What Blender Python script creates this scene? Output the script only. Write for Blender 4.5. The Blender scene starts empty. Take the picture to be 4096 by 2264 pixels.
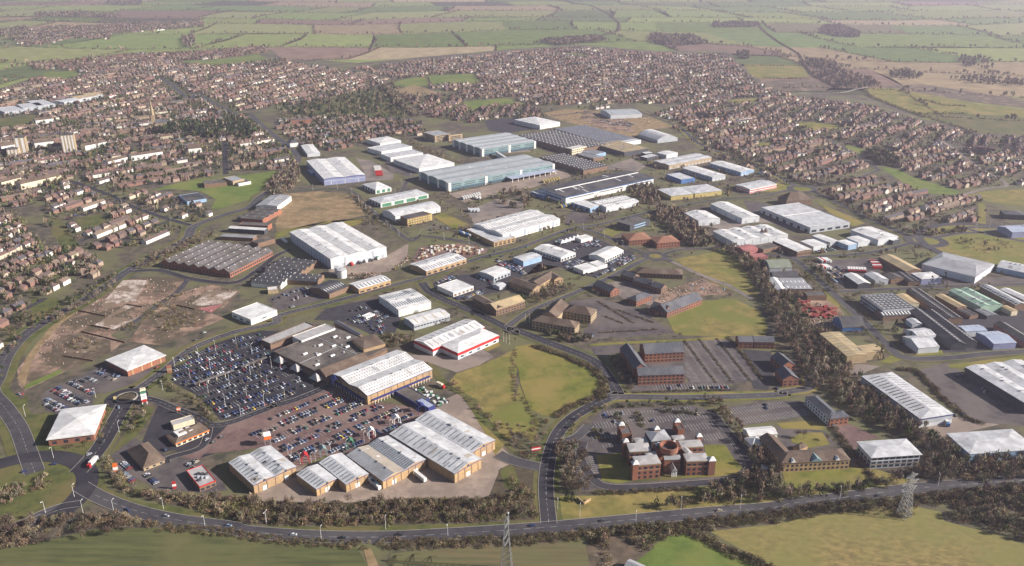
import bpy, bmesh, math, random
import numpy as np
R = math.radians
rng = random.Random(7)
nrg = np.random.default_rng(7)
S = bpy.context.scene
COL = S.collection

# ------------------------------------------------------------------ camera
FPX, YH, HC = 3300.0, -180.0, 350.0            # focal length and horizon row in photo pixels, flying height in m
TH = math.atan((1132 - YH) / FPX)
cd = bpy.data.cameras.new('camera'); cam = bpy.data.objects.new('camera', cd); COL.objects.link(cam)
cd.sensor_fit = 'HORIZONTAL'; cd.sensor_width = 36.0; cd.lens = 36.0 * FPX / 4096.0
cd.clip_start = 1.0; cd.clip_end = 60000.0
cam.location = (0, 0, HC); cam.rotation_euler = (math.pi / 2 - TH, 0, 0)
S.camera = cam
S.render.resolution_x, S.render.resolution_y = 1024, 566

# ------------------------------------------------------------------ light
SUN_EL, SUN_AZ = R(27), R(-7)                    # azimuth counted from +X towards +Y
w = bpy.data.worlds.new('World'); S.world = w; w.use_nodes = True
nt = w.node_tree; bg = nt.nodes['Background']
sk = nt.nodes.new('ShaderNodeTexSky'); sk.sky_type = 'NISHITA'; sk.sun_disc = False
sk.sun_elevation = SUN_EL; sk.sun_rotation = math.pi / 2 - SUN_AZ
sk.air_density = 1.0; sk.dust_density = 1.5; sk.ozone_density = 1.5
nt.links.new(sk.outputs[0], bg.inputs[0]); bg.inputs[1].default_value = 0.05
sl = bpy.data.lights.new('sun', 'SUN'); sl.energy = 5.0; sl.angle = R(0.55); sl.color = (1.0, 0.92, 0.84)
so = bpy.data.objects.new('sun', sl); COL.objects.link(so)
so.rotation_euler = (0, math.pi / 2 - SUN_EL, SUN_AZ); so.location = (900, 300, 900)
S.view_settings.view_transform = 'Standard'; S.view_settings.look = 'None'
S.view_settings.exposure = 1.0; S.view_settings.gamma = 1.0
S.render.engine = 'CYCLES'

# ------------------------------------------------------------------ photo pixel -> place on a level plane
TILES = {'A': (0, 1500, 1.8636), 'B': (1000, 1500, 1.8636), 'C': (2000, 1500, 1.8636), 'D': (3000, 1500, 1.864),
         'E': (0, 900, 2.0345), 'F': (1000, 900, 2.0345), 'G': (2000, 900, 2.0345), 'H': (3000, 900, 2.0347),
         'I': (0, 350, 2.191), 'J': (1000, 350, 2.191), 'K': (2000, 350, 2.191), 'L': (3000, 350, 2.1907),
         'M': (0, 0, 1.84), 'N': (1300, 0, 1.84), 'O': (2600, 0, 1.7219), 'P': (2400, 1680, 4.45),
         'Q': (650, 1350, 4.316), 'Z': (0, 0, 0.62891), 'X': (0, 0, 1.0)}
def px(t, p):
    ox, oy, s = TILES[t]
    return ox + p[0] / s, oy + p[1] / s
def G(t, p, z=0.0):
    x, y = px(t, p); u, v = x - 2048.0, y - 1132.0
    dy = FPX * math.cos(TH) - v * math.sin(TH); dz = -(FPX * math.sin(TH) + v * math.cos(TH))
    k = (z - HC) / dz
    return (u * k, dy * k)
def pts(*groups):
    """'A', (x,y), (x,y), 'B', ... -> ground points"""
    t = None; out = []
    for g in groups:
        if isinstance(g, str): t = g
        else: out.append(G(t, g))
    return out
def in_view(x, y, z=0.0, m=60):
    a = y * math.cos(TH) - (z - HC) * math.sin(TH)
    if a <= 1: return False
    u = x / a * FPX; v = (-(z - HC) * math.cos(TH) - y * math.sin(TH)) / a * FPX
    return -2048 - m < u < 2048 + m and -1132 - m < v < 1132 + m

# ------------------------------------------------------------------ materials
MAT = {}
def nodes(m):
    m.use_nodes = True
    n = m.node_tree; return n, n.nodes['Principled BSDF']
def mat(name, c1, c2=None, scale=1.0, rough=0.85, detail=4.0, c3=None, scale3=0.02, metal=0.0, stretch=None, lo=.40, hi=.60, lo3=.45, hi3=.60, spec=0.3, bump=0.0):
    """colour c1 with patches of c2 (fine) and c3 (coarse), in metres of world space"""
    if name in MAT: return MAT[name]
    m = bpy.data.materials.new(name); n, p = nodes(m)
    p.inputs['Roughness'].default_value = rough; p.inputs['Metallic'].default_value = metal
    p.inputs['Specular IOR Level'].default_value = spec
    if c2 is None: c2 = tuple(c * .82 for c in c1)
    geo = n.nodes.new('ShaderNodeNewGeometry')
    src = geo.outputs['Position']
    if stretch:
        mp = n.nodes.new('ShaderNodeMapping'); n.links.new(src, mp.inputs[0])
        mp.inputs['Rotation'].default_value = (0, 0, stretch[0]); mp.inputs['Scale'].default_value = (stretch[1], stretch[2], 1)
        src2 = mp.outputs[0]
    else: src2 = src
    def noise(s, d, vec):
        t = n.nodes.new('ShaderNodeTexNoise'); t.inputs['Scale'].default_value = s; t.inputs['Detail'].default_value = d
        t.inputs['Roughness'].default_value = .65
        n.links.new(vec, t.inputs['Vector']); return t
    def ramp(t, a, b):
        r = n.nodes.new('ShaderNodeMapRange'); r.inputs[1].default_value = a; r.inputs[2].default_value = b
        n.links.new(t.outputs[0], r.inputs[0]); return r.outputs[0]
    t1 = noise(scale, detail, src2)
    mx = n.nodes.new('ShaderNodeMix'); mx.data_type = 'RGBA'
    n.links.new(ramp(t1, lo, hi), mx.inputs[0]); mx.inputs[6].default_value = (*c1, 1); mx.inputs[7].default_value = (*c2, 1)
    out = mx.outputs[2]
    if c3:
        t3 = noise(scale3, 6, src)
        m3 = n.nodes.new('ShaderNodeMix'); m3.data_type = 'RGBA'
        n.links.new(ramp(t3, lo3, hi3), m3.inputs[0]); n.links.new(out, m3.inputs[6]); m3.inputs[7].default_value = (*c3, 1)
        out = m3.outputs[2]
    n.links.new(out, p.inputs['Base Color'])
    if bump:
        b = n.nodes.new('ShaderNodeBump'); b.inputs['Strength'].default_value = 1; b.inputs['Distance'].default_value = bump
        n.links.new(t1.outputs[0], b.inputs['Height']); n.links.new(b.outputs[0], p.inputs['Normal'])
    MAT[name] = m; return m
def mat_attr(name, rough=0.85, spec=0.3, var=0.35, scale=0.8, trans=0.0):
    """base colour from the mesh colour attribute 'Col' with fine natural variation"""
    if name in MAT: return MAT[name]
    m = bpy.data.materials.new(name); n, p = nodes(m)
    p.inputs['Roughness'].default_value = rough; p.inputs['Specular IOR Level'].default_value = spec
    a = n.nodes.new('ShaderNodeAttribute'); a.attribute_name = 'Col'
    geo = n.nodes.new('ShaderNodeNewGeometry')
    t = n.nodes.new('ShaderNodeTexNoise'); t.inputs['Scale'].default_value = scale; t.inputs['Detail'].default_value = 3
    n.links.new(geo.outputs['Position'], t.inputs['Vector'])
    r = n.nodes.new('ShaderNodeMapRange'); r.inputs[1].default_value = .3; r.inputs[2].default_value = .7
    r.inputs[3].default_value = 1 - var; r.inputs[4].default_value = 1 + var; n.links.new(t.outputs[0], r.inputs[0])
    mx = n.nodes.new('ShaderNodeMix'); mx.data_type = 'RGBA'; mx.blend_type = 'MULTIPLY'; mx.inputs[0].default_value = 1
    n.links.new(a.outputs['Color'], mx.inputs[6]); n.links.new(r.outputs[0], mx.inputs[7])
    n.links.new(mx.outputs[2], p.inputs['Base Color'])
    MAT[name] = m; return m
# walls
mat('buff_brick', (.42, .29, .15), (.32, .21, .11), .35, .9, c3=(.30, .21, .13), scale3=.03)
mat('red_brick', (.30, .125, .075), (.225, .09, .055), .5, .9, c3=(.21, .10, .07), scale3=.04)
mat('brown_brick', (.21, .135, .09), (.15, .095, .065), .5, .9)
mat('tan_stone', (.38, .29, .18), (.29, .22, .14), .4, .9)
mat('white_clad', (.66, .65, .62), (.54, .54, .52), .12, .6)
mat('grey_clad', (.40, .42, .45), (.34, .36, .39), .12, .6)
mat('light_clad', (.56, .58, .60), (.48, .50, .53), .12, .6)
mat('blue_clad', (.07, .17, .38), (.055, .13, .31), .15, .55)
mat('pale_blue_clad', (.28, .40, .55), (.23, .34, .48), .15, .55)
mat('lilac_clad', (.26, .28, .43), (.21, .23, .37), .15, .55)
mat('teal_clad', (.185, .265, .275), (.15, .22, .235), .12, .5)
mat('deep_teal_clad', (.055, .125, .17), (.045, .105, .145), .12, .5)
mat('green_clad', (.07, .21, .13), (.055, .17, .10), .15, .55)
mat('yellow_clad', (.45, .37, .15), (.37, .30, .12), .2, .6)
mat('red_trim', (.46, .03, .03), (.38, .025, .025), .3, .5)
mat('orange_trim', (.75, .17, .03), (.65, .14, .03), .3, .5)
mat('blue_trim', (.035, .045, .18), (.03, .04, .15), .3, .5)
mat('white_trim', (.80, .79, .77), (.70, .69, .67), .5, .5)
mat('dark_clad', (.06, .065, .075), (.045, .05, .06), .2, .6)
mat('cream_wall', (.62, .55, .40), (.54, .47, .34), .3, .8)
# roofs
mat('white_roof', (.66, .655, .65), (.50, .495, .49), .09, .5, detail=10, c3=(.40, .39, .38), scale3=.16, lo3=.50, hi3=.72)
mat('silver_roof', (.53, .535, .55), (.38, .385, .40), .10, .5, detail=10, c3=(.30, .295, .285), scale3=.16, lo3=.50, hi3=.72)
mat('grey_roof', (.31, .315, .33), (.24, .245, .26), .08, .55, c3=(.22, .22, .22), scale3=.08, lo3=.5, hi3=.75)
mat('teal_grey_roof', (.34, .365, .38), (.28, .305, .32), .06, .5, detail=8)
mat('blue_grey_roof', (.33, .37, .46), (.27, .31, .40), .08, .55)
mat('dark_roof', (.055, .055, .065), (.04, .04, .048), .15, .8, c3=(.085, .08, .08), scale3=.05)
mat('felt_roof', (.085, .075, .07), (.06, .055, .05), .2, .9, c3=(.15, .13, .115), scale3=.04)
mat('asbestos_roof', (.125, .115, .115), (.08, .075, .075), .25, .9, c3=(.07, .062, .058), scale3=.06)
mat('tan_roof', (.42, .32, .18), (.34, .26, .145), .08, .65, c3=(.32, .25, .155), scale3=.08)
mat('green_roof', (.30, .42, .33), (.25, .36, .28), .08, .6)
mat('olive_roof', (.20, .22, .17), (.16, .18, .14), .08, .7)
mat('red_roof', (.33, .13, .12), (.27, .10, .10), .1, .7)
mat('brown_tile', (.115, .080, .060), (.08, .056, .044), .6, .9, c3=(.145, .11, .085), scale3=.06)
mat('slate', (.085, .088, .105), (.060, .063, .076), .6, .75, c3=(.11, .11, .12), scale3=.06)
mat('lead_roof', (.38, .365, .36), (.30, .29, .285), .15, .6)
mat('rust_tile', (.26, .13, .085), (.20, .10, .065), .5, .9)
# details
mat('skylight', (.20, .22, .24), (.15, .17, .19), .4, .25, spec=.5)
mat('pale_skylight', (.74, .76, .76), (.66, .68, .68), .5, .35)
mat('window_glass', (.035, .045, .06), (.02, .028, .04), .4, .12, spec=.6)
mat('steel', (.30, .30, .29), (.24, .24, .235), 1, .5, metal=.2)
mat('beige_roof', (.37, .325, .27), (.31, .27, .225), .1, .6)
mat('works_roof', (.135, .145, .175), (.10, .108, .13), .1, .6)
mat('skip_red', (.27, .05, .045), (.19, .035, .03), .6, .6)
mat('pale_steel', (.70, .70, .70), (.62, .62, .62), 1, .5)
mat('tyre', (.02, .02, .02), (.015, .015, .015), 1, .9)
mat('bark', (.12, .085, .06), (.08, .06, .045), 2, .95)
# ground
mat('town_ground', (.118, .092, .068), (.046, .044, .032), .08, 1, detail=10, c3=(.112, .110, .050), scale3=.013, lo3=.46, hi3=.58)
mat('far_ground', (.12, .14, .06), (.10, .11, .06), .004, 1)
mat('asphalt', (.027, .025, .034), (.017, .016, .023), .2, .9, detail=10, c3=(.036, .033, .040), scale3=.03)
mat('road', (.056, .052, .060), (.036, .034, .040), .12, .9, detail=10, c3=(.068, .063, .066), scale3=.02)
mat('lot', (.088, .074, .076), (.056, .048, .051), .15, .9, detail=10, c3=(.112, .094, .088), scale3=.025)
mat('lot_dark', (.046, .042, .050), (.030, .028, .034), .15, .9, detail=10)
mat('paving', (.150, .093, .086), (.100, .062, .058), .22, .9, detail=10, c3=(.185, .122, .106), scale3=.03)
mat('yard', (.30, .235, .19), (.21, .165, .135), .10, .9, detail=10, c3=(.19, .15, .125), scale3=.022)
mat('yard_grey', (.18, .152, .138), (.12, .102, .093), .10, .9, detail=10, c3=(.225, .182, .155), scale3=.02)
mat('concrete', (.30, .275, .25), (.22, .20, .18), .3, .9)
mat('rubble', (.31, .21, .155), (.125, .082, .06), .055, 1, detail=14, c3=(.085, .066, .042), scale3=.016, lo3=.47, hi3=.55)
mat('rubble_dark', (.125, .09, .064), (.065, .053, .036), .10, 1, detail=12, c3=(.19, .145, .10), scale3=.03, lo3=.52, hi3=.6)
mat('rubble_pale', (.50, .43, .385), (.22, .165, .125), .11, 1, detail=14, c3=(.17, .125, .088), scale3=.03, lo3=.48, hi3=.54)
mat('grass', (.150, .150, .026), (.090, .100, .018), .08, 1, detail=12, c3=(.205, .160, .046), scale3=.022, lo3=.44, hi3=.60)
mat('grass_lush', (.115, .155, .030), (.072, .110, .020), .07, 1, detail=12, c3=(.145, .158, .038), scale3=.016)
mat('grass_dark', (.092, .100, .026), (.050, .060, .017), .09, 1, detail=12, c3=(.12, .10, .038), scale3=.02)
mat('rough_grass', (.230, .175, .055), (.125, .108, .032), .07, 1, detail=12, c3=(.125, .135, .028), scale3=.016, lo3=.44, hi3=.62)
mat('dry_grass', (.265, .190, .105), (.175, .120, .062), .08, 1, detail=12, c3=(.125, .10, .05), scale3=.018, lo3=.54, hi3=.62)
mat('crop_olive', (.094, .100, .036), (.056, .064, .024), .10, 1, detail=9, c3=(.110, .104, .042), scale3=.010, stretch=(R(62), .2, 2.6))
mat('crop_brown', (.135, .110, .054), (.078, .072, .034), .10, 1, detail=8, c3=(.11, .11, .046), scale3=.012, stretch=(R(55), .12, 3.2))
mat('crop_tan', (.255, .190, .074), (.130, .105, .040), .22, 1, detail=14, c3=(.165, .155, .048), scale3=.010, lo3=.42, hi3=.62, stretch=(R(25), .7, 1.3))
mat('scrub_floor', (.085, .065, .042), (.055, .044, .03), .2, 1, detail=8)
mat('white_paint', (.62, .62, .60), (.30, .30, .29), .5, .7, detail=8)
mat('worn_paint', (.40, .40, .39), (.14, .135, .135), .25, .8, detail=8)
mat_attr('foliage', 1.0, 0.05, .3, .6)
mat_attr('house_mix', .9, .15, .12, .5)
mat_attr('car_mix', .35, .5, .03, .5)
mat_attr('farm_mix', 1.0, .05, .22, .02)

# ------------------------------------------------------------------ mesh helpers
def new_mesh(name, verts, faces, m=None):
    me = bpy.data.meshes.new(name); me.from_pydata([tuple(v) for v in verts], [], faces)
    if m: me.materials.append(MAT[m] if isinstance(m, str) else m)
    me.update(); return me
def link(name, me, parent=None, loc=(0, 0, 0), rot=(0, 0, 0)):
    o = bpy.data.objects.new(name, me); COL.objects.link(o); o.location = loc; o.rotation_euler = rot
    if parent is not None: o.parent = parent
    return o
def tag(o, label=None, cat=None, group=None, kind=None):
    if label: o['label'] = label
    if cat: o['category'] = cat
    if group: o['group'] = group
    if kind: o['kind'] = kind
    return o
def empty(name, loc=(0, 0, 0), rz=0.0):
    o = bpy.data.objects.new(name, None); COL.objects.link(o); o.location = loc; o.rotation_euler = (0, 0, rz); o.empty_display_size = .5
    return o
class MB:
    def __init__(s): s.v = []; s.f = []
    def quad(s, *p):
        i = len(s.v); s.v += p; s.f.append(tuple(range(i, i + len(p))))
    def box(s, x0, x1, y0, y1, z0, z1):
        i = len(s.v)
        s.v += [(x0, y0, z0), (x1, y0, z0), (x1, y1, z0), (x0, y1, z0), (x0, y0, z1), (x1, y0, z1), (x1, y1, z1), (x0, y1, z1)]
        s.f += [(i, i + 3, i + 2, i + 1), (i + 4, i + 5, i + 6, i + 7), (i, i + 1, i + 5, i + 4), (i + 1, i + 2, i + 6, i + 5), (i + 2, i + 3, i + 7, i + 6), (i + 3, i, i + 4, i + 7)]
    def frustum(s, b, t):
        """two rings of equal length joined, both capped"""
        i = len(s.v); n = len(b); s.v += list(b) + list(t)
        for k in range(n): s.f.append((i + k, i + (k + 1) % n, i + n + (k + 1) % n, i + n + k))
        s.f.append(tuple(i + n - 1 - k for k in range(n))); s.f.append(tuple(i + n + k for k in range(n)))
    def cyl(s, c, r, z0, z1, n=16, r1=None):
        r1 = r if r1 is None else r1
        a = [(math.cos(2 * math.pi * k / n), math.sin(2 * math.pi * k / n)) for k in range(n)]
        s.frustum([(c[0] + r * x, c[1] + r * y, z0) for x, y in a], [(c[0] + r1 * x, c[1] + r1 * y, z1) for x, y in a])
    def bar(s, p, q, r):
        p = np.array(p, float); q = np.array(q, float); d = q - p; d /= np.linalg.norm(d)
        u = np.cross(d, (0, 0, 1) if abs(d[2]) < .9 else (1, 0, 0)); u /= np.linalg.norm(u); v = np.cross(d, u)
        ring = lambda o: [tuple(o + r * (a * u + b * v)) for a, b in ((1, 1), (-1, 1), (-1, -1), (1, -1))]
        s.frustum(ring(p), ring(q))
    def mesh(s, name, m): return new_mesh(name, s.v, s.f, m)
    def build(s, name, m, parent=None, loc=(0, 0, 0), rot=(0, 0, 0)): return link(name, s.mesh(name, m), parent, loc, rot)

# ------------------------------------------------------------------ where things stand already (2.5 m cells)
OX, OY, CS = -2600.0, 350.0, 2.5
OCC = np.zeros((2080, 1900), np.uint8)          # [x][y]   1 = ground use (no house), 2 = building
def inside(poly, X, Y):
    r = np.zeros(X.shape, bool); n = len(poly)
    for i in range(n):
        x0, y0 = poly[i]; x1, y1 = poly[(i + 1) % n]
        if y0 == y1: continue
        c = ((y0 > Y) != (y1 > Y)) & (X < (x1 - x0) * (Y - y0) / (y1 - y0) + x0)
        r ^= c
    return r
def cells(poly, grow=0.0):
    xs = [p[0] for p in poly]; ys = [p[1] for p in poly]
    i0 = max(0, int((min(xs) - OX) / CS) - 1); i1 = min(OCC.shape[0], int((max(xs) - OX) / CS) + 2)
    j0 = max(0, int((min(ys) - OY) / CS) - 1); j1 = min(OCC.shape[1], int((max(ys) - OY) / CS) + 2)
    if i1 <= i0 or j1 <= j0: return None
    X, Y = np.meshgrid(OX + (np.arange(i0, i1) + .5) * CS, OY + (np.arange(j0, j1) + .5) * CS, indexing='ij')
    return (i0, i1, j0, j1, inside(poly, X, Y))
def occupy(poly, val):
    c = cells(poly)
    if c is None: return
    i0, i1, j0, j1, m = c; s = OCC[i0:i1, j0:j1]; s[m] = np.maximum(s[m], val)
def occ(x, y):
    i, j = int((x - OX) / CS), int((y - OY) / CS)
    if 0 <= i < OCC.shape[0] and 0 <= j < OCC.shape[1]: return OCC[i, j]
    return 0
def occ_r(x, y, r):
    return max(occ(x + dx * r, y + dy * r) for dx in (-1, 0, 1) for dy in (-1, 0, 1))

# ------------------------------------------------------------------ ground sheets
_layer = [0]
def patch(name, P, m, layer, use=1, label=None, cat=None):
    """a flat sheet of ground; P are ground points"""
    _layer[0] += 1
    z = layer * 0.05 + (_layer[0] % 11) * 0.004
    o = link(name, new_mesh(name, [(x, y, z) for x, y in P], [tuple(range(len(P)))], m))
    if o.data.polygons[0].normal.z < 0: o.data.flip_normals()
    tag(o, label, cat, kind='structure')
    if use: occupy(P, use)
    return o
def smooth(P, k=6):
    out = []; n = len(P)
    for i in range(n - 1):
        p0 = np.array(P[max(i - 1, 0)]); p1 = np.array(P[i]); p2 = np.array(P[i + 1]); p3 = np.array(P[min(i + 2, n - 1)])
        for j in range(k):
            t = j / k
            out.append(.5 * (2 * p1 + (p2 - p0) * t + (2 * p0 - 5 * p1 + 4 * p2 - p3) * t * t + (3 * p1 - p0 - 3 * p2 + p3) * t ** 3))
    out.append(np.array(P[-1], float)); return out
def offset(P, d):
    out = []
    for i in range(len(P)):
        t = P[min(i + 1, len(P) - 1)] - P[max(i - 1, 0)]; t = t / (np.linalg.norm(t) + 1e-9)
        out.append(P[i] + d * np.array((-t[1], t[0])))
    return out
def ribbon(P, w, z):
    a, b = offset(P, w / 2), offset(P, -w / 2); n = len(P)
    v = [(*p, z) for p in a] + [(*p, z) for p in b]
    return v, [(i + 1, i, n + i, n + i + 1) for i in range(n - 1)]
_road = [0]
ROADS = []
def road(name, P, width, m='road', verge=None, dashes=False, kerb=True, layer=6.0, edge=False):
    P = smooth(P); _road[0] += 1
    z = layer * .05 + (_road[0] % 12) * .006
    v, f = ribbon(P, width, z); o = tag(link(name, new_mesh(name, v, f, m)), kind='structure')
    ROADS.append((P, width))
    for a, b in zip(P[:-1], P[1:]):
        t = (b - a) / (np.linalg.norm(b - a) + 1e-9); n = np.array((-t[1], t[0])) * (width / 2 + 2.5)
        occupy([tuple(a + n), tuple(b + n), tuple(b - n), tuple(a - n)], 1)
    if verge:
        v, f = ribbon(P, width + verge[1] * 2, z - .05 - .1)
        tag(link('verge', new_mesh('verge', v, f, verge[0])), kind='structure')
    if kerb:
        mb = MB()
        for s in (-1, 1):
            a, b = offset(P, s * (width / 2 - .05)), offset(P, s * (width / 2 + .3))
            for i in range(len(P) - 1):
                q = [(*a[i], z + .1), (*a[i + 1], z + .1), (*b[i + 1], z + .1), (*b[i], z + .1)]
                mb.quad(*(q if s < 0 else q[::-1]))
                mb.quad((*a[i], z), (*a[i + 1], z), (*a[i + 1], z + .1), (*a[i], z + .1))
        mb.build('kerb', 'concrete', o)
    if dashes:
        mb = MB(); d = 0
        L = 6.0 if dashes != 2 else 9.0
        acc = 0.0
        for a, b in zip(P[:-1], P[1:]):
            seg = np.linalg.norm(b - a); t = (b - a) / seg; n = np.array((-t[1], t[0]))
            q = 0.0
            while q < seg:
                if (acc + q) % L < L * .55:
                    e = min(q + .5, seg)
                    for k in ((0,) if dashes != 2 else (0,)):
                        A0 = a + t * q; B0 = a + t * e
                        mb.quad((*(A0 - n * .13), z + .012), (*(B0 - n * .13), z + .012), (*(B0 + n * .13), z + .012), (*(A0 + n * .13), z + .012))
                q += .5
            acc += seg
        if edge:
            for s in (-1, 1):
                aa, bb = offset(P, s * (width / 2 - .45)), offset(P, s * (width / 2 - .7))
                for i in range(len(P) - 1):
                    q = [(*aa[i], z + .012), (*aa[i + 1], z + .012), (*bb[i + 1], z + .012), (*bb[i], z + .012)]
                    mb.quad(*(q if s < 0 else q[::-1]))
        mb.build('lane_marking', 'worn_paint', o)
    return o
def ring(name, c, r0, r1, m, layer, n=48, use=1):
    _road[0] += 1; z = layer * .05 + (_road[0] % 12) * .006
    v = []; f = []
    for k in range(n):
        a = 2 * math.pi * k / n
        v += [(c[0] + r0 * math.cos(a), c[1] + r0 * math.sin(a), z), (c[0] + r1 * math.cos(a), c[1] + r1 * math.sin(a), z)]
        j = (k + 1) % n
        if r0 > 0: f.append((2 * k, 2 * k + 1, 2 * j + 1, 2 * j))
    if r0 <= 0: v = v[1::2]; f = [tuple(range(n))]
    o = tag(link(name, new_mesh(name, v, f, m)), kind='structure')
    if use: occupy([(c[0] + r1 * math.cos(2 * math.pi * k / 24), c[1] + r1 * math.sin(2 * math.pi * k / 24)) for k in range(24)], use)
    return o
# ================================================================== GROUND
gr = link('ground', new_mesh('ground', [(-40000, -3000, -.32), (40000, -3000, -.32), (40000, 50000, -.32), (-40000, 50000, -.32)], [(0, 1, 2, 3)], 'far_ground')); tag(gr, kind='structure')
TOWN = pts('Z', (-700, 330), (-250, 250), (0, 222), (170, 168), (440, 138), (680, 124), (712, 150), (820, 152), (900, 158), (1100, 140), (1300, 122), (1460, 112), (1650, 128), (1830, 128), (1870, 170), (1930, 215), (2050, 236), (2170, 240), (2330, 300), (2461, 331), (2700, 340), (3300, 380), (4200, 1900), (-1700, 1900))
patch('town_ground', TOWN, 'town_ground', 0, use=0)
# --- fields along the bottom of the valley
patch('field', pts('A', (-300, 1300), (60, 1290), (330, 1240), (700, 1150), (1190, 1138), (1900, 1200), 'B', (300, 1250), (800, 1290), (880, 1430), (980, 1700), 'A', (-400, 1700)), 'crop_olive', 1, 3)
patch('field', pts('B', (1050, 1330), (1500, 1290), (2050, 1262), 'C', (620, 1240), (690, 1424), (700, 1700), (-900, 1700)), 'crop_brown', 1, 3)
patch('meadow', pts('C', (1010, 1400), (1130, 1290), (1240, 1205), (1340, 1175), (1480, 1210), (1700, 1330), (1990, 1440), (2200, 1700), (900, 1700)), 'grass_lush', 1, 3)
patch('field', pts('C', (1560, 1165), (2050, 1115), 'D', (400, 1062), (1000, 985), (1210, 975), (1420, 1020), (1450, 1090), (1800, 1180), (2060, 1270), (2700, 1500), (2700, 1800), (300, 1700), 'C', (1990, 1400), (1750, 1275)), 'crop_tan', 1, 3)
patch('bare_soil', pts('C', (640, 1260), (700, 1180), (900, 1190), (1130, 1230), (1150, 1290), (1010, 1390), (930, 1560), (690, 1560)), 'rubble_dark', 1, 3)
patch('track', pts('B', (845, 1300), (900, 1290), (960, 1424), (1000, 1700), (900, 1700), (880, 1424)), 'dry_grass', 2, 3)
# --- verges by the ring road
patch('verge', pts('A', (680, 700), (760, 720), (800, 850), (1000, 940), (1330, 985), 'B', (0, 1130), (700, 1130), (1700, 1105), (2050, 1085), 'C', (300, 1080), (300, 1100), 'B', (1700, 1150), (700, 1190), (0, 1155), 'A', (1300, 1040), (900, 960), (690, 860)), 'grass_dark', 2)
patch('verge', pts('A', (560, 920), (610, 880), (730, 950), (560, 950)), 'grass_dark', 3)
patch('verge', pts('C', (410, 900), (420, 1060), (530, 1095), (1000, 1060), (1500, 1010), (2050, 960), 'D', (500, 900), (1100, 830), (1250, 800), (900, 690), (260, 760), (250, 850), 'C', (2000, 850), (1500, 830), (700, 900)), 'rough_grass', 1)
patch('lawn', pts('D', (900, 700), (760, 760), (480, 780), (260, 790), (240, 720), (720, 690)), 'grass', 2)
patch('verge', pts('C', (0, 700), (90, 660), (280, 740), (300, 1080), (-60, 1085), (-80, 900)), 'scrub_floor', 2)
patch('lawn', pts('B', (1860, 710), (1960, 660), (2010, 800), (2000, 870), (1900, 840)), 'grass_dark', 3)
# --- retail park: block paving, asphalt, service yards
patch('service_yard', pts('A', (1900, 900), (2050, 880), 'B', (20, 900), (350, 690), (700, 600), (1240, 420), (1420, 200), (1560, 130), (1700, 330), (1900, 560), (1990, 640), (1850, 710), (1890, 840), (1740, 915), (1200, 915), (600, 960), (200, 960), (0, 930)), 'yard', 1)
patch('car_park', pts('B', (-140, 350), (330, 200), (640, 90), (880, 200), (1250, 240), (1330, 260), (1240, 340), (1040, 440), (720, 600), (560, 600), (350, 690), (150, 530), (-60, 560), 'A', (1520, 590), (1480, 640), (1300, 600), (1530, 540)), 'paving', 2)
patch('car_park', pts('Q', (330, 260), (900, 60), (1700, -120), (2158, -100), (2300, 300), (2500, 700), (2700, 900), (2158, 1080), (1890, 1180), (1360, 1400), (1000, 1424), (880, 1280), (620, 1010), (180, 780), (150, 560)), 'asphalt', 2)
patch('pavement', pts('A', (1130, 330), (1010, 620), (1300, 560), (1440, 640), (1900, 480), (2000, 320), (2050, 220), (1640, 390), (1560, 330), (1200, 180)), 'asphalt', 1)
patch('car_park', pts('A', (830, 600), (990, 460), (1240, 600), (1500, 640), (1530, 700), (1640, 760), (1700, 860), (1500, 880), (1300, 860), (1180, 870), (1080, 800), (900, 720)), 'lot', 2)
patch('car_park', pts('A', (300, 180), (340, 120), (580, 10), (700, 60), (780, 140), (700, 130), (690, 230), (440, 300), (340, 260)), 'lot', 2)
patch('car_park', pts('E', (380, 1400), (480, 1310), (720, 1200), (860, 1130), (1040, 1210), (1300, 1120), (1180, 1240), (1040, 1310), (860, 1370), (700, 1300), (600, 1424), (400, 1500)), 'lot', 2)
patch('verge', pts('A', (200, 300), (210, 140), (120, 220), (180, 420), (270, 620), (330, 640), (430, 640), (560, 620), (700, 560), (820, 330), (830, 260), (760, 200), (700, 240), (690, 450), (350, 490), (420, 280)), 'grass_dark', 1)
patch('verge', pts('A', (1000, 330), (1100, 230), (1150, 240), (1110, 340), (1010, 460), (880, 560), (830, 580)), 'grass_dark', 3)
# --- brownfield
patch('brownfield', pts('E', (150, 1300), (140, 1180), (300, 960), (480, 780), (640, 690), (820, 560), (980, 450), (1250, 420), (1450, 430), (1560, 440), (1480, 540), (1250, 640), (1120, 760), (900, 900), (1000, 960), (880, 1050), (600, 1160), (430, 1240), (200, 1350)), 'rubble', 1)
patch('brownfield', pts('E', (1450, 560), (1700, 480), (1960, 540), (1800, 690), (1720, 720), (1830, 760), (1500, 900), (1300, 980), (1050, 950), (1150, 800), (1300, 660)), 'rubble', 1)
patch('rubble_ground', pts('E', (430, 960), (640, 880), (900, 940), (900, 1040), (720, 1110), (420, 1060)), 'rubble_dark', 2)
patch('rubble_ground', pts('E', (1250, 720), (1420, 660), (1680, 760), (1560, 830), (1300, 860)), 'rubble_dark', 2)
patch('slab', pts('E', (760, 820), (870, 750), (1040, 640), (1100, 660), (900, 750), (1120, 760), (930, 850)), 'rubble_pale', 3)
patch('slab', pts('E', (1560, 640), (1700, 530), (1940, 540), (1820, 640), (1620, 660)), 'rubble_pale', 3)
patch('slab', pts('E', (1600, 680), (1810, 645), (1720, 715)), 'red_roof', 4)
patch('slab', pts('E', (1000, 450), (1200, 450), (1100, 620), (950, 640), (860, 700), (820, 650)), 'rubble_pale', 3)
patch('bank', pts('E', (200, 1340), (430, 1240), (520, 1190), (480, 1180), (210, 1300)), 'grass_lush', 3)
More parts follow.
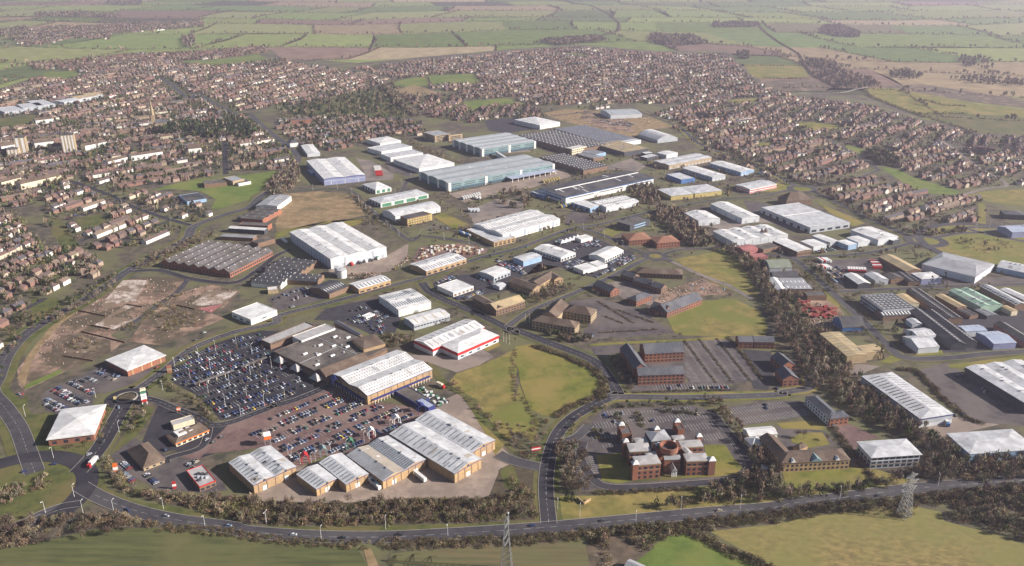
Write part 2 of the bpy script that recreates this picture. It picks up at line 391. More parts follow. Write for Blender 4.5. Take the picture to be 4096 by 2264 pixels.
patch('bank', pts('E', (140, 1250), (240, 1040), (460, 770), (600, 690), (640, 700), (480, 820), (330, 1000), (250, 1120), (200, 1320)), 'dry_grass', 2)
patch('grass_strip', pts('E', (260, 600), (470, 590), (500, 640), (420, 720), (250, 790)), 'grass_dark', 2)
# --- middle of the estate
patch('car_park', pts('F', (140, 600), (360, 500), (520, 500), (600, 580), (620, 610), (260, 720)), 'lot', 2)
patch('car_park', pts('F', (620, 680), (900, 620), (1040, 600), (1190, 720), (1230, 760), (1180, 880), (1000, 900), (860, 830), (780, 790), (520, 770)), 'lot_dark', 2)
patch('service_yard', pts('F', (1230, 1060), (1480, 1050), (1700, 1085), (1890, 1010), (1990, 1070), (1870, 1140), (1680, 1200), (1480, 1130)), 'yard_grey', 2)
patch('verge', pts('F', (1880, 1000), (2010, 950), (2040, 980), (1930, 1030)), 'grass', 3)
patch('rough_field', pts('F', (1680, 1210), (1900, 1130), (2060, 1060), 'G', (130, 1000), (160, 1030), (120, 1300), (120, 1424), 'C', (140, 60), (200, 210), (250, 320), (300, 340), (250, 500), (120, 420), 'B', (1830, 600), (1750, 430), (1600, 180), (1480, 60)), 'rough_grass', 2)
patch('rough_field', pts('G', (120, 990), (260, 970), (460, 1060), (700, 1160), (840, 1290), (800, 1424), 'C', (740, 110), (680, 170), (520, 240), (420, 310), (310, 300), (220, 250), (150, 60)), 'grass', 3)
patch('green_strip', pts('F', (1440, 1110), (1520, 1160), (1620, 1300), (1850, 1424), 'B', (1700, 220), (1850, 420), (1960, 540), (2000, 600), (1940, 560), (1700, 330), (1580, 160), (1400, 60)), 'grass_dark', 3)
patch('service_yard', pts('F', (640, 340), (800, 310), (1110, 250), (1290, 150), (1280, 260), (1130, 380), (930, 400), (800, 400), (640, 400)), 'yard', 2)
patch('service_yard', pts('F', (1300, 310), (1380, 180), (1700, 150), (1940, 190), (1900, 260), (1760, 290)), 'paving', 2)
patch('rough_field', pts('J', (300, 930), (600, 910), (850, 930), (960, 1040), (1010, 1120), (860, 1150), (560, 1190), (240, 1270), (220, 1200), (270, 1060)), 'dry_grass', 2)
patch('verge', pts('J', (220, 1280), (350, 1240), (820, 1170), (980, 1150), (1000, 1180), (860, 1230), (700, 1170), (340, 1270), (230, 1330)), 'grass', 3)
patch('playing_field', pts('I', (1340, 900), (1500, 850), (1760, 800), (2200, 760), (2410, 730), 'J', (300, 720), (240, 800), (130, 880), (0, 960), 'I', (2200, 980), (1900, 1070), (1850, 1060), (1890, 980), (1760, 910), (1500, 890)), 'grass_lush', 2)
patch('car_park', pts('G', (340, 140), (560, 70), (740, 90), (900, 160), (1000, 190), (1090, 220), (1090, 290), (960, 340), (780, 430), (640, 400), (480, 340), (120, 290), (-20, 290), (0, 420), (210, 410), (330, 300)), 'lot_dark', 2)
patch('car_park', pts('F', (1490, 470), (1700, 410), (1860, 390), (2230, 400), (2100, 530), (1880, 570), (1680, 610), (1500, 560)), 'lot_dark', 2)
patch('car_park', pts('G', (560, 630), (780, 590), (1150, 690), (1290, 800), (1420, 880), (800, 930), (640, 900), (720, 820)), 'lot', 2)
patch('courtyard', pts('G', (860, 470), (1080, 450), (1240, 540), (1400, 580), (1240, 660), (1000, 600)), 'yard_grey', 2)
patch('building_site', pts('G', (1380, 520), (1650, 440), (1750, 480), (1900, 530), (1900, 580), (1700, 570), (1600, 600), (1380, 760), (1180, 700), (1250, 620)), 'rubble', 2)
patch('rough_field', pts('G', (1420, 280), (1800, 210), (1960, 300), (2100, 560), (2090, 620), (1760, 480), (1560, 380)), 'rough_grass', 2)
patch('rough_field', pts('G', (1360, 760), (1600, 620), (1900, 600), (2120, 700), (2180, 820), (2160, 910), (1880, 905), (1500, 900), (1420, 880)), 'rough_grass', 2)
patch('track', pts('G', (1360, 290), (1400, 290), (1620, 390), (1860, 480), (2080, 600), (2060, 620), (1840, 500), (1560, 390)), 'yard_grey', 4)
patch('car_park', pts('G', (1500, 930), (1860, 910), (2000, 1060), (2130, 1260), (1900, 1290), (1560, 1310), (1500, 1220), (1500, 1000)), 'lot', 2)
patch('car_park', pts('G', (730, 970), (1000, 960), (1000, 1030), (780, 1080)), 'lot', 2)
patch('car_park', pts('G', (980, 1080), (1500, 1060), (1510, 1280), (1860, 1300), (1870, 1340), (1080, 1350), (1000, 1200)), 'lot', 1)
patch('verge', pts('G', (720, 970), (1000, 950), (1500, 930), (1850, 900), (1880, 930), (1500, 945), (740, 985)), 'grass', 3)
patch('verge', pts('G', (1080, 1380), (1400, 1370), (2150, 1350), (2160, 1370), (1100, 1400)), 'grass', 3)
patch('car_park', pts('H', (-60, 1010), (170, 1030), (200, 1180), (150, 1340), (30, 1330), (-30, 1160)), 'lot_dark', 2)
# headquarters grounds
patch('car_park', pts('C', (640, 400), (760, 260), (1450, 230), (1560, 270), (1860, 640), (1870, 720), (1780, 780), (1200, 840), (820, 830), (620, 870), (540, 700), (560, 500)), 'lot', 1)
patch('car_park', pts('C', (1690, 240), (2050, 190), 'D', (120, 200), (380, 190), (460, 300), (200, 340), (0, 370), 'C', (1800, 380)), 'lot', 2)
patch('lawn', pts('C', (710, 600), (900, 580), (960, 620), (1000, 790), (880, 810), (760, 790), (740, 690)), 'grass', 3)
patch('lawn', pts('C', (1520, 520), (1680, 520), (1740, 620), (1810, 690), (1760, 740), (1610, 760), (1350, 770), (1340, 740), (1560, 700)), 'grass', 3)
patch('lawn', pts('C', (1190, 740), (1370, 740), (1350, 780), (1000, 800), (990, 785)), 'grass_dark', 3)
patch('lawn', pts('D', (300, 470), (390, 430), (540, 430), (600, 520), (440, 545), (310, 500)), 'grass', 3)
patch('lawn', pts('D', (200, 360), (460, 340), (560, 370), (540, 410), (240, 400)), 'grass', 2)
patch('car_park', pts('D', (560, 370), (700, 350), (980, 470), (830, 490), (780, 560), (640, 420)), 'paving', 2)
patch('car_park', pts('D', (0, 460), (100, 480), (230, 660), (90, 660), (0, 560)), 'asphalt', 2)
patch('courtyard', pts('D', (200, 380), (560, 420), (640, 530), (290, 570), (210, 470)), 'lot', 1)
# right-hand estate
patch('service_yard', pts('D', (1330, 380), (1510, 300), (1860, 370), (1500, 450), (1440, 490), (1320, 420)), 'yard', 2)
patch('car_park', pts('H', (1380, 1180), (1600, 1120), (1900, 1300), 'D', (2043, 230), (2043, 380), (1650, 350), (1260, 0)), 'lot', 2)
patch('verge', pts('H', (1600, 1140), (2230, 1060), (2230, 1110), (1640, 1170)), 'grass', 3)
patch('verge', pts('H', (1340, 1050), (1560, 1020), (1580, 1060), (1400, 1090)), 'grass', 3)
patch('verge', pts('H', (1060, 1120), (1180, 1040), (1260, 1090), (1140, 1130)), 'grass', 3)
patch('service_yard', pts('H', (760, 1150), (900, 1130), (1060, 1150), (920, 1210), (840, 1220)), 'yard_grey', 2)
patch('service_yard', pts('H', (390, 560), (620, 560), (760, 720), (680, 860), (560, 860), (440, 730)), 'rubble', 2)
patch('service_yard', pts('H', (500, 300), (760, 280), (1040, 270), (1060, 400), (760, 520), (600, 420)), 'lot', 2)
patch('service_yard', pts('H', (1240, 320), (1420, 330), (1900, 440), (2230, 400), (2230, 500), (1600, 500), (1250, 480)), 'lot', 1)
patch('service_yard', pts('H', (1300, 680), (1760, 640), (2230, 700), (2230, 1020), (1560, 1040), (1240, 880)), 'lot_dark', 1)
patch('verge', pts('H', (600, 540), (660, 540), (740, 640), (720, 680), (620, 600)), 'grass', 3)
patch('service_yard', pts('K', (1640, 1190), (2330, 1130), 'L', (300, 1200), (0, 1180), 'K', (2000, 1260), (1880, 1230)), 'yard_grey', 1)
patch('service_yard', pts('L', (-60, 990), (130, 1010), (540, 1240), (300, 1240), (0, 1090)), 'lot', 2)
patch('verge', pts('L', (250, 830), (340, 870), (330, 900), (110, 920)), 'grass', 3)
patch('verge', pts('L', (560, 980), (690, 1050), (860, 1120), (1010, 1190), (900, 1220), (700, 1100)), 'grass', 3)
# upper estate
patch('service_yard', pts('J', (1740, 930), (2000, 880), (2410, 790), 'K', (560, 700), (620, 780), (380, 850), (200, 900), 'J', (2260, 920), (1880, 1010)), 'yard', 2)
patch('service_yard', pts('J', (1900, 1080), (2180, 970), (2410, 1010), (2380, 1090), (1960, 1190)), 'yard_grey', 2)
patch('lawn', pts('J', (1600, 1130), (1700, 1100), (1920, 1200), (1790, 1245)), 'grass', 3)
patch('service_yard', pts('J', (930, 620), (1060, 640), (1260, 760), (1250, 810), (1000, 820), (1000, 740)), 'yard_grey', 2)
patch('service_yard', pts('J', (1180, 640), (1280, 650), (1480, 740), (1400, 780), (1230, 740)), 'lot', 2)
patch('brownfield', pts('K', (360, 230), (560, 190), (900, 200), (1000, 260), (1400, 260), (1560, 340), (1240, 380), (1180, 440), (800, 350), (560, 300)), 'dry_grass', 1)
patch('brownfield', pts('K', (740, 200), (1000, 260), (1120, 290), (1180, 400), (880, 360), (700, 270)), 'rubble', 2)
patch('car_park', pts('J', (2050, 290), (2340, 260), 'K', (180, 330), (280, 370), (60, 400), 'J', (2100, 380)), 'lot_dark', 1)
patch('service_yard', pts('K', (0, 580), (300, 560), (400, 640), (360, 600), (240, 540)), 'yard', 2)
patch('service_yard', pts('K', (900, 700), (1150, 620), (1280, 690), (1200, 740), (960, 720)), 'yard_grey', 1)
patch('service_yard', pts('K', (560, 1150), (640, 1080), (790, 1120), (760, 1180), (580, 1200)), 'lot', 2)
patch('rough_field', pts('K', (940, 1230), (1300, 1190), (1080, 1260), (960, 1320), (860, 1290)), 'rough_grass', 2)
patch('field', pts('J', (1260, 20), (1440, -20), (1640, 40), (1660, 60), (1500, 70), (1340, 60)), 'dry_grass', 2)
# parks and greens among the houses
patch('cemetery', pts('J', (640, 120), (900, 40), (1130, 20), (1240, 60), (1400, 240), (1300, 260), (900, 250), (500, 250), (330, 190)), 'grass_dark', 2)
patch('playing_field', pts('N', (520, 600), (620, 575), (735, 565), (770, 630), (620, 640), (500, 640)), 'grass_lush', 2, 3)
patch('playing_field', pts('N', (745, 560), (1000, 545), (1090, 545), (1150, 610), (900, 625), (790, 625)), 'grass_lush', 2, 3)
patch('playing_field', pts('N', (1000, 750), (1340, 720), (1480, 770), (1250, 770), (1080, 810)), 'grass_lush', 2, 3)
patch('green', pts('I', (0, 270), (300, 240), (360, 290), (200, 350), (-100, 360)), 'grass_dark', 2, 3)
patch('green', pts('M', (300, 570), (330, 530), (560, 520), (590, 560), (480, 590)), 'grass_lush', 2, 3)
patch('green', pts('M', (1290, 450), (1560, 440), (1900, 400), (1990, 440), (1700, 480), (1500, 480)), 'grass_lush', 2, 3)
patch('green', pts('I', (650, 1150), (880, 1110), (930, 1180), (740, 1240)), 'grass_dark', 2, 3)
patch('green', pts('I', (480, 1150), (560, 1180), (640, 1330), (700, 1400), (500, 1400), (440, 1280)), 'grass_dark', 2, 3)
patch('green', pts('I', (100, 1060), (230, 1060), (420, 1230), (560, 1424), (420, 1424), (250, 1240)), 'town_ground', 2, 3)
patch('green', pts('L', (390, 310), (560, 300), (740, 330), (810, 355), (700, 370), (540, 380)), 'grass', 2, 3)
patch('green', pts('L', (830, 500), (900, 510), (1010, 550), (950, 590), (860, 570)), 'grass_lush', 2, 3)
patch('green', pts('L', (1140, 690), (1300, 720), (1440, 790), (1640, 850), (1860, 920), (1760, 940), (1580, 930), (1400, 870), (1200, 740)), 'grass_lush', 2, 3)
patch('field', pts('L', (1900, 950), (2050, 910), (2401, 890), (2700, 900), (2700, 1080), (2401, 1040), (2130, 1010)), 'rough_grass', 2, 3)
patch('green', pts('L', (2000, 1010), (2060, 1020), (2070, 1220), (2000, 1230)), 'rough_grass', 2, 3)
patch('green', pts('N', (1740, 390), (1850, 390), (1960, 415), (1880, 420)), 'grass_lush', 2, 3)
patch('green', pts('L', (70, 490), (180, 485), (200, 510), (90, 520)), 'grass', 2, 3)
patch('green', pts('K', (2000, 110), (2260, 90), (2220, 130), (2080, 140)), 'grass', 2, 3)
# hillside fields on the right
patch('field', pts('L', (990, 20), (1100, 0), (1400, 10), (1700, 80), (2000, 150), (2401, 190), (2900, 240), (2900, 420), (2401, 405), (2000, 400), (1700, 310), (1440, 230), (1180, 130), (1060, 80)), 'grass', 2, 3)
patch('field', pts('L', (1150, -10), (1500, -30), (1900, 30), (2401, 110), (2900, 160), (2900, 240), (2401, 180), (1900, 120), (1500, 50)), 'rubble_dark', 3, 3)
patch('field', pts('L', (1440, 235), (1900, 230), (2401, 260), (2900, 300), (2900, 440), (2401, 410), (2000, 400), (1700, 310)), 'grass_dark', 3, 3)
patch('field', pts('O', (720, 560), (1100, 545), (1260, 600), (1200, 625), (920, 630)), 'rubble_dark', 2, 3)
patch('field', pts('O', (645, 440), (1060, 450), (1100, 530), (760, 545), (680, 510)), 'grass', 2, 3)

# ================================================================== ROADS
RB = G('A', (80, 900)); MR = G('A', (945, 172)); GR = G('G', (1265, 255)); LR = G('L', (458, 890)); HR = G('H', (1432, 130))
ring('roundabout', RB, 41, 56, 'asphalt', 7.0)
ring('roundabout_island', RB, 0, 41, 'grass_dark', 4, use=3)
ring('roundabout', MR, 9, 17, 'asphalt', 7.2)
ring('roundabout', GR, 8, 16, 'road', 7.2); ring('roundabout_island', GR, 0, 8, 'rough_grass', 7.0)
ring('roundabout', LR, 14, 24, 'road', 7.2); ring('roundabout_island', LR, 0, 14, 'grass', 7.0)
ring('roundabout', HR, 16, 27, 'road', 7.2); ring('roundabout_island', HR, 0, 16, 'rough_grass', 7.0)
ring('roundabout', G('H', (2000, 165)), 85, 97, 'road', 7.2); ring('roundabout_island', G('H', (2000, 165)), 0, 85, 'rough_grass', 5.0, use=3)
road('ring_road', pts('A', (600, 830), (760, 920), (1000, 1010), (1300, 1080), (1700, 1135), 'B', (0, 1172), (500, 1205), (1000, 1210), (1500, 1185), (2050, 1150), 'C', (500, 1125), (1000, 1080), (1500, 1032), (2050, 988), 'D', (300, 960), (700, 915), (1200, 850), (1700, 812), (2300, 765)), 11.5, 'road', None, 2, layer=6.2)
road('link_road', pts('A', (600, 960), (450, 985), (300, 1040), (150, 1110), (-100, 1200)), 7, 'road', None, True)
road('spine_road', pts('A', (580, 730), (700, 600), (790, 470), (870, 320), (930, 215)), 13, 'asphalt', ('grass_dark', 3), True)
road('spine_road', pts('A', (1010, 110), 'E', (1130, 1330), (1330, 1190), (1560, 1010), (1900, 875), (2238, 800), 'F', (250, 735), (700, 620), (1150, 495), (1500, 400), (1850, 275), (2150, 200), 'G', (300, 135), (600, 25), 'K', (850, 1205), (1350, 1085), (1900, 985), 'L', (60, 960), (300, 910), (420, 890)), 8.5, 'road', ('grass_dark', 6), True)
road('ring_road', pts('A', (260, 730), (200, 560), (140, 400), (40, 250), (-60, 130), 'E', (-20, 1250), (60, 1060), (200, 900), (400, 770), (640, 640), (880, 490), (1050, 370), (1280, 250), (1520, 110), 'I', (1700, 1220), (1960, 1120), (2180, 1050), 'J', (120, 940), (330, 820), (400, 680), (420, 600), (330, 510), (200, 410), (60, 290), (0, 230), 'I', (2080, 240), (1900, 150), (1720, 60), 'M', (1400, 740), (1280, 640), (1180, 570)), 13, 'road', ('grass_dark', 7), True)
road('distributor_road', pts('F', (1400, 470), (1500, 570), (1900, 745), (2150, 870), 'G', (100, 845), (400, 960), (750, 1100), (880, 1240), (960, 1370), 'C', (860, 150), (700, 225), (540, 320), (430, 440), (370, 600), (345, 760), (345, 900), (365, 1110)), 10.5, 'asphalt', ('grass_dark', 4), True)
road('estate_road', pts('G', (60, 830), (250, 700), (560, 575), (900, 425), (1100, 320), (1200, 275)), 8, 'road', ('grass_dark', 4), True)
road('estate_road', pts('G', (1330, 240), (1480, 200), (1700, 190), (1900, 150)), 7, 'road', ('grass_dark', 3))
road('estate_road', pts('G', (1200, 235), (1050, 190), (900, 110), (740, 50), (640, 20)), 7.5, 'road', ('grass_dark', 3))
road('estate_road', pts('G', (1330, 270), (1400, 300)), 8, 'road', None, kerb=False)
road('estate_road', pts('C', (820, 170), (1000, 165), (1400, 170), (2050, 150), 'D', (250, 130), (430, 100), (450, 50), (430, 0)), 8.5, 'road', ('grass', 3), True)
road('estate_road', pts('H', (-20, 215), (180, 250), (330, 265), (450, 350), (650, 530), (900, 760), (1100, 960), (1260, 1080), (1600, 1085), (1900, 1055), (2400, 1020)), 9, 'road', ('grass_dark', 3))
road('estate_road', pts('H', (680, 545), (1000, 530), (1500, 505), (1900, 490), (2350, 480)), 8, 'road', ('grass_dark', 2))
road('estate_road', pts('H', (330, 265), (600, 255), (900, 235), (1150, 190), (1300, 150), (1370, 135)), 8, 'road', ('grass_dark', 3))
road('estate_road', pts('F', (1960, 180), (1700, 130), (1400, 90), 'J', (1400, 1340), (1200, 1190), (1020, 1040), (920, 930), (800, 890), (640, 890), (380, 905)), 7.5, 'road', ('grass_dark', 3))
road('estate_road', pts('J', (1020, 1040), (1300, 940), (1400, 800), (1560, 780)), 7, 'road', None)
road('bypass', pts('L', (400, 865), (250, 780), (0, 680), 'K', (2250, 670), (1950, 580), (1740, 490), (1640, 400), (1560, 340), (1350, 260), (1180, 190)), 9, 'road', ('rough_grass', 6), True)
road('bypass', pts('L', (520, 905), (700, 975), (1000, 1130), (1250, 1240), (1380, 1300), 'H', (1360, 110)), 10, 'road', ('grass_dark', 6), True)
road('bypass', pts('L', (520, 875), (760, 840), (950, 790), (1130, 725)), 8, 'road', ('grass_dark', 4))
road('bypass', pts('H', (1495, 105), (1700, 70), (1900, 60), (2100, 30), 'L', (1900, 1230), (2100, 1290), (2401, 1350)), 8, 'road', ('rough_grass', 4))
road('bypass', pts('L', (1130, 725), (1020, 640), (940, 590), (700, 470), (640, 430)), 7, 'road', ('grass_dark', 3))
road('bypass', pts('L', (1880, 940), (2050, 890), (2250, 850), (2000, 700), (1800, 550), (1680, 470)), 7, 'yard_grey', None, kerb=False)
road('access_road', pts('A', (1010, 170), (1150, 190), (1300, 250), (1450, 310), (1560, 370), (1700, 360), (1900, 290), (2050, 230), 'B', (130, 240), (330, 190), (600, 80)), 7, 'asphalt', None, True)
road('access_road', pts('A', (1560, 390), (1500, 540), (1260, 620), (1240, 660)), 6, 'asphalt', None)
road('access_road', pts('B', (1850, 590), 'C', (100, 640), (300, 690)), 10, 'road', None)
road('access_road', pts('C', (660, 380), (560, 470), (420, 500)), 8, 'road', None)
road('access_road', pts('C', (620, 500), (600, 620), (680, 760), (780, 830), (1000, 840), (1400, 815), (1760, 780), (1850, 720), (1830, 600), (1560, 260)), 7, 'lot_dark', None)
road('avenue', pts('I', (1000, 960), (1200, 1060), (1500, 1160), (1720, 1220)), 7, 'asphalt', None)
road('avenue', pts('I', (1970, 480), (1980, 760)), 9, 'asphalt', None, kerb=False)
road('avenue', pts('I', (620, 820), (800, 880), (1000, 960)), 7, 'asphalt', None, kerb=False)
road('avenue', pts('E', (1540, 430), (1450, 540), (1250, 680), (1000, 860)), 6, 'road', None, kerb=False)
road('avenue', pts('E', (1050, 380), (1300, 370), (1560, 440), (1900, 470), 'F', (60, 370), (200, 260), (330, 200)), 8, 'asphalt', None)
road('lane', pts('O', (1010, 640), (1300, 640), (1420, 615), (1500, 600)), 8, 'concrete', None, kerb=False)
road('lane', pts('O', (740, 170), (800, 230), (900, 300), (1020, 370), (1060, 450), (1120, 520), (1280, 600)), 12, 'scrub_floor', None, kerb=False)
road('railway', pts('N', (1700, 0), (1950, 40), (2080, 100), (2160, 170), (2150, 230), (2000, 270), (1700, 310)), 14, 'scrub_floor', None, kerb=False)
# ================================================================== BUILDINGS
BOXES = {}
def box_mesh(name, sx, sy, sz, m):
    """shared block, centred on x, y, z"""
    k = (name, round(sx, 2), round(sy, 2), round(sz, 2), m)
    if k not in BOXES:
        mb = MB(); mb.box(-sx / 2, sx / 2, -sy / 2, sy / 2, -sz / 2, sz / 2); BOXES[k] = mb.mesh(name, m)
    return BOXES[k]
def frame_of(t, A, B, C, h):
    a, b, c = (np.array(G(*((p[0], p[1:]) if isinstance(p[0], str) else (t, p)), h)) for p in (A, B, C))
    # square the corner up: mean of the two directions weighted by length
    d1 = c - b; d2 = a - b; d2r = np.array((d2[1], -d2[0]))
    if np.dot(d1, d2r) < 0: d2r = -d2r
    L, W = np.linalg.norm(d1), np.linalg.norm(d2)
    n = d1 / L * L + d2r / W * W; e1 = n / np.linalg.norm(n); e2 = np.array((-e1[1], e1[0]))
    return b, e1, e2, L, W
def profile(roof, w, n, pitch, h):
    P = []; bw = w / n
    for i in range(n):
        if roof == 'barrel':
            for k in range(9):
                t = k / 8; P.append((i * bw + bw * t, h + pitch * bw * .5 * math.sin(math.pi * t)))
        elif roof == 'saw':
            P += [(i * bw, h), (i * bw + bw * .72, h + bw * pitch), (i * bw + bw * .78, h)]
        else:
            P += [(i * bw, h), (i * bw + bw / 2, h + bw / 2 * pitch)]
    P.append((w, h))
    out = []
    for p in P:
        if not out or abs(p[0] - out[-1][0]) > 1e-6: out.append(p)
    return out
NB = [0]
def b(t, A, B, C, h, name, label, cat='building', roof='gable', ax='x', n=1, pitch=.17, wall='light_clad', top='silver_roof', lights=None, bands=(), rows=(), over=.3, hipf=1.0, occ_val=2, sink=0):
    """A left, B near, C right eaves corner in the photograph; x runs B to C, y runs B to A.
    lights = (count, mat, sides, width, start, end) strips per slope; bands = (mat, z0, z1); rows = (side, z, pitch, w, hh, mat, partname)"""
    o, e1, e2, L, W = frame_of(t, A, B, C, h)
    root = empty(name, (o[0], o[1], 0), math.atan2(e1[1], e1[0])); tag(root, label, cat)
    corners = [tuple(o), tuple(o + e1 * L), tuple(o + e1 * L + e2 * W), tuple(o + e2 * W)]
    occupy(corners, occ_val); NB[0] += 1
    ln, wd = (L, W) if ax == 'x' else (W, L)          # along the ridge, across it
    def P3(u, v, z): return (u, v, z) if ax == 'x' else (v, u, z)
    wm = MB(); rm = MB()
    if roof in ('gable', 'barrel', 'saw'):
        pr = profile(roof, wd, n, pitch, h)
        for u in (0, ln): wm.quad(*[P3(u, v, z) for v, z in [(0, -.3)] + pr + [(wd, -.3)]])
        for v in (0, wd): wm.quad(P3(0, v, -.3), P3(ln, v, -.3), P3(ln, v, h), P3(0, v, h))
        th = .22; pr2 = [(-over, pr[0][1] - over * pitch * (roof == 'gable'))] + pr[1:-1] + [(wd + over, pr[-1][1] - over * pitch * (roof == 'gable'))]
        for i in range(len(pr2) - 1):
            (v0, z0), (v1, z1) = pr2[i], pr2[i + 1]
            rm.quad(P3(-over, v0, z0 + th), P3(ln + over, v0, z0 + th), P3(ln + over, v1, z1 + th), P3(-over, v1, z1 + th))
            rm.quad(P3(-over, v0, z0 + .02), P3(ln + over, v0, z0 + .02), P3(ln + over, v1, z1 + .02), P3(-over, v1, z1 + .02))
            for u in (-over, ln + over): rm.quad(P3(u, v0, z0 + .02), P3(u, v1, z1 + .02), P3(u, v1, z1 + th), P3(u, v0, z0 + th))
        for v, z in (pr2[0], pr2[-1]): rm.quad(P3(-over, v, z + .02), P3(ln + over, v, z + .02), P3(ln + over, v, z + th), P3(-over, v, z + th))
        wo = wm.build('wall', wall, root); ro = rm.build('roof', top, root)
        if roof == 'gable' and n > 1:
            for i in range(1, n):                                   # valley gutters; on steep roofs widened and darkened to paint shade between ridges
                g = MB(); v = wd * i / n; hv = min(1.7, wd / n * .17) if pitch > .3 else .35; zg = h + hv * pitch
                q = [P3(0, v - hv, 0), P3(ln, v - hv, 0), P3(ln, v + hv, 0), P3(0, v + hv, 0)]
                g.box(*(lambda a: (min(p[0] for p in a), max(p[0] for p in a), min(p[1] for p in a), max(p[1] for p in a)))(q), h + .12, max(h + .32, zg + .26)); g.build('gutter', 'grey_roof' if pitch < .3 else 'dark_roof', ro)
        if roof == 'gable' and L * W > 1100 and pitch < .3:         # ridge vents and a few patched sheets
            for i in range(n):
                for k in range(3):
                    u = ln * rng.uniform(.1, .9); q = P3(u, wd * (i + .5) / n, h + wd / n / 2 * pitch + .5)
                    link('roof_vent', box_mesh('roof_vent', 1.4, 1.4, .9, 'grey_roof'), ro, q)
                for k in range(5):
                    f = rng.uniform(.2, .7); sg = rng.choice((1, -1)); bw = wd / n; v = i * bw + (f * bw / 2 if sg > 0 else bw - f * bw / 2); a_ = math.atan(pitch)
                    sx, sy = (rng.choice((1.1, 2.2, 4.4)), bw * .22) if ax == 'x' else (bw * .22, rng.choice((1.1, 2.2, 4.4)))
                    link('roof_sheet', box_mesh('roof_sheet', sx, sy, .07, rng.choice(('silver_roof', 'grey_roof', 'white_roof', 'beige_roof'))), ro, P3(ln * rng.uniform(.06, .94), v, h + f * bw / 2 * pitch + .24), (sg * a_, 0, 0) if ax == 'x' else (0, -sg * a_, 0))
    elif roof == 'flat':
        wm.box(0, L, 0, W, -.3, h - .55); rm.box(.35, L - .35, .35, W - .35, h - .55, h - .35)
        pm = MB()
        for q in ((0, L, 0, .34), (0, L, W - .34, W), (0, .34, .34, W - .34), (L - .34, L, .34, W - .34)): pm.box(*q, h - .55, h)
        wm.build('wall', wall, root); ro = rm.build('roof', top, root); pm.build('parapet', wall if not bands else bands[0][0], root)
    elif roof == 'hip':
        wm.box(0, L, 0, W, -.3, h)
        hw = wd / 2 + over; ins = min(hw * hipf, ln / 2 + over - .01); zr = h + (wd / 2) * pitch
        e = [P3(-over, -over, h + .02), P3(ln + over, -over, h + .02), P3(ln + over, wd + over, h + .02), P3(-over, wd + over, h + .02)]
        u = [(x, y, z + .2) for x, y, z in e]; r0 = P3(-over + ins, wd / 2, zr); r1 = P3(ln + over - ins, wd / 2, zr)
        for i in range(4): rm.quad(e[i], e[(i + 1) % 4], u[(i + 1) % 4], u[i])
        rm.quad(*e[::-1]); rm.quad(u[0], u[1], r1, r0); rm.quad(u[2], u[3], r0, r1); rm.quad(u[1], u[2], r1); rm.quad(u[3], u[0], r0)
        wm.build('wall', wall, root); ro = rm.build('roof', top, root)
    for bm, z0, z1 in bands:
        m = MB(); e = over + .09 if roof == 'hip' and z1 > h - .1 else .07; i = e - .068     # four thin boxes round the eaves or wall
        m.box(-e, L + e, -e, -i, z0, z1); m.box(-e, L + e, W + i, W + e, z0, z1); m.box(-e, -i, -i, W + i, z0, z1); m.box(L + i, L + e, -i, W + i, z0, z1)
        m.build('fascia', bm, root)
    if lights and roof == 'gable':
        cnt, lm, sides, lw, s0, s1 = lights
        bw = wd / n; ang = math.atan(pitch); sl = bw / 2 * math.hypot(1, pitch)
        ll = sl * (s1 - s0)
        me = box_mesh('rooflight', lw, ll, .1, lm) if ax == 'x' else box_mesh('rooflight', ll, lw, .1, lm)
        for i in range(n):
            for s in (0, 1):                                        # 0: slope rising away from v=0
                if not ((s == 0 and 'a' in sides) or (s == 1 and 'b' in sides)): continue
                f = (s0 + s1) / 2; v = i * bw + (f * bw / 2 if s == 0 else bw - f * bw / 2); z = h + f * bw / 2 * pitch + .25
                for k in range(cnt):
                    u = ln * (k + .5) / cnt
                    sg = 1 if s == 0 else -1
                    link('rooflight', me, ro, P3(u, v, z), (sg * ang, 0, 0) if ax == 'x' else (0, -sg * ang, 0))
    for side, z, pit, ww, hh, pm, nm in rows:
        ext = L if side in 'xX' else W
        k = max(1, int(ext / pit)); me = box_mesh(nm, ww, .16, hh, pm)
        for i in range(k):
            u = ext * (i + .5) / k
            if side == 'x': link(nm, me, root, (u, -.03, z), (0, 0, 0))
            elif side == 'X': link(nm, me, root, (u, W + .03, z), (0, 0, 0))
            elif side == 'y': link(nm, me, root, (-.03, u, z), (0, 0, math.pi / 2))
            else: link(nm, me, root, (L + .03, u, z), (0, 0, math.pi / 2))
    return root, L, W
def rpart(root, name, m, f):
    mb = MB(); f(mb); return mb.build(name, m, root)
def win(z, side='x', pit=3.4, w=1.5, h=1.4, m='window_glass'): return (side, z, pit, w, h, m, 'window')
def pil(side, z, pit, hh, m='brown_brick', w=.7): return (side, z, pit, w, hh, m, 'pilaster')
def door(side, pit, w=4.0, h=4.2, m='light_clad'): return (side, h / 2, pit, w, h, m, 'loading_door')

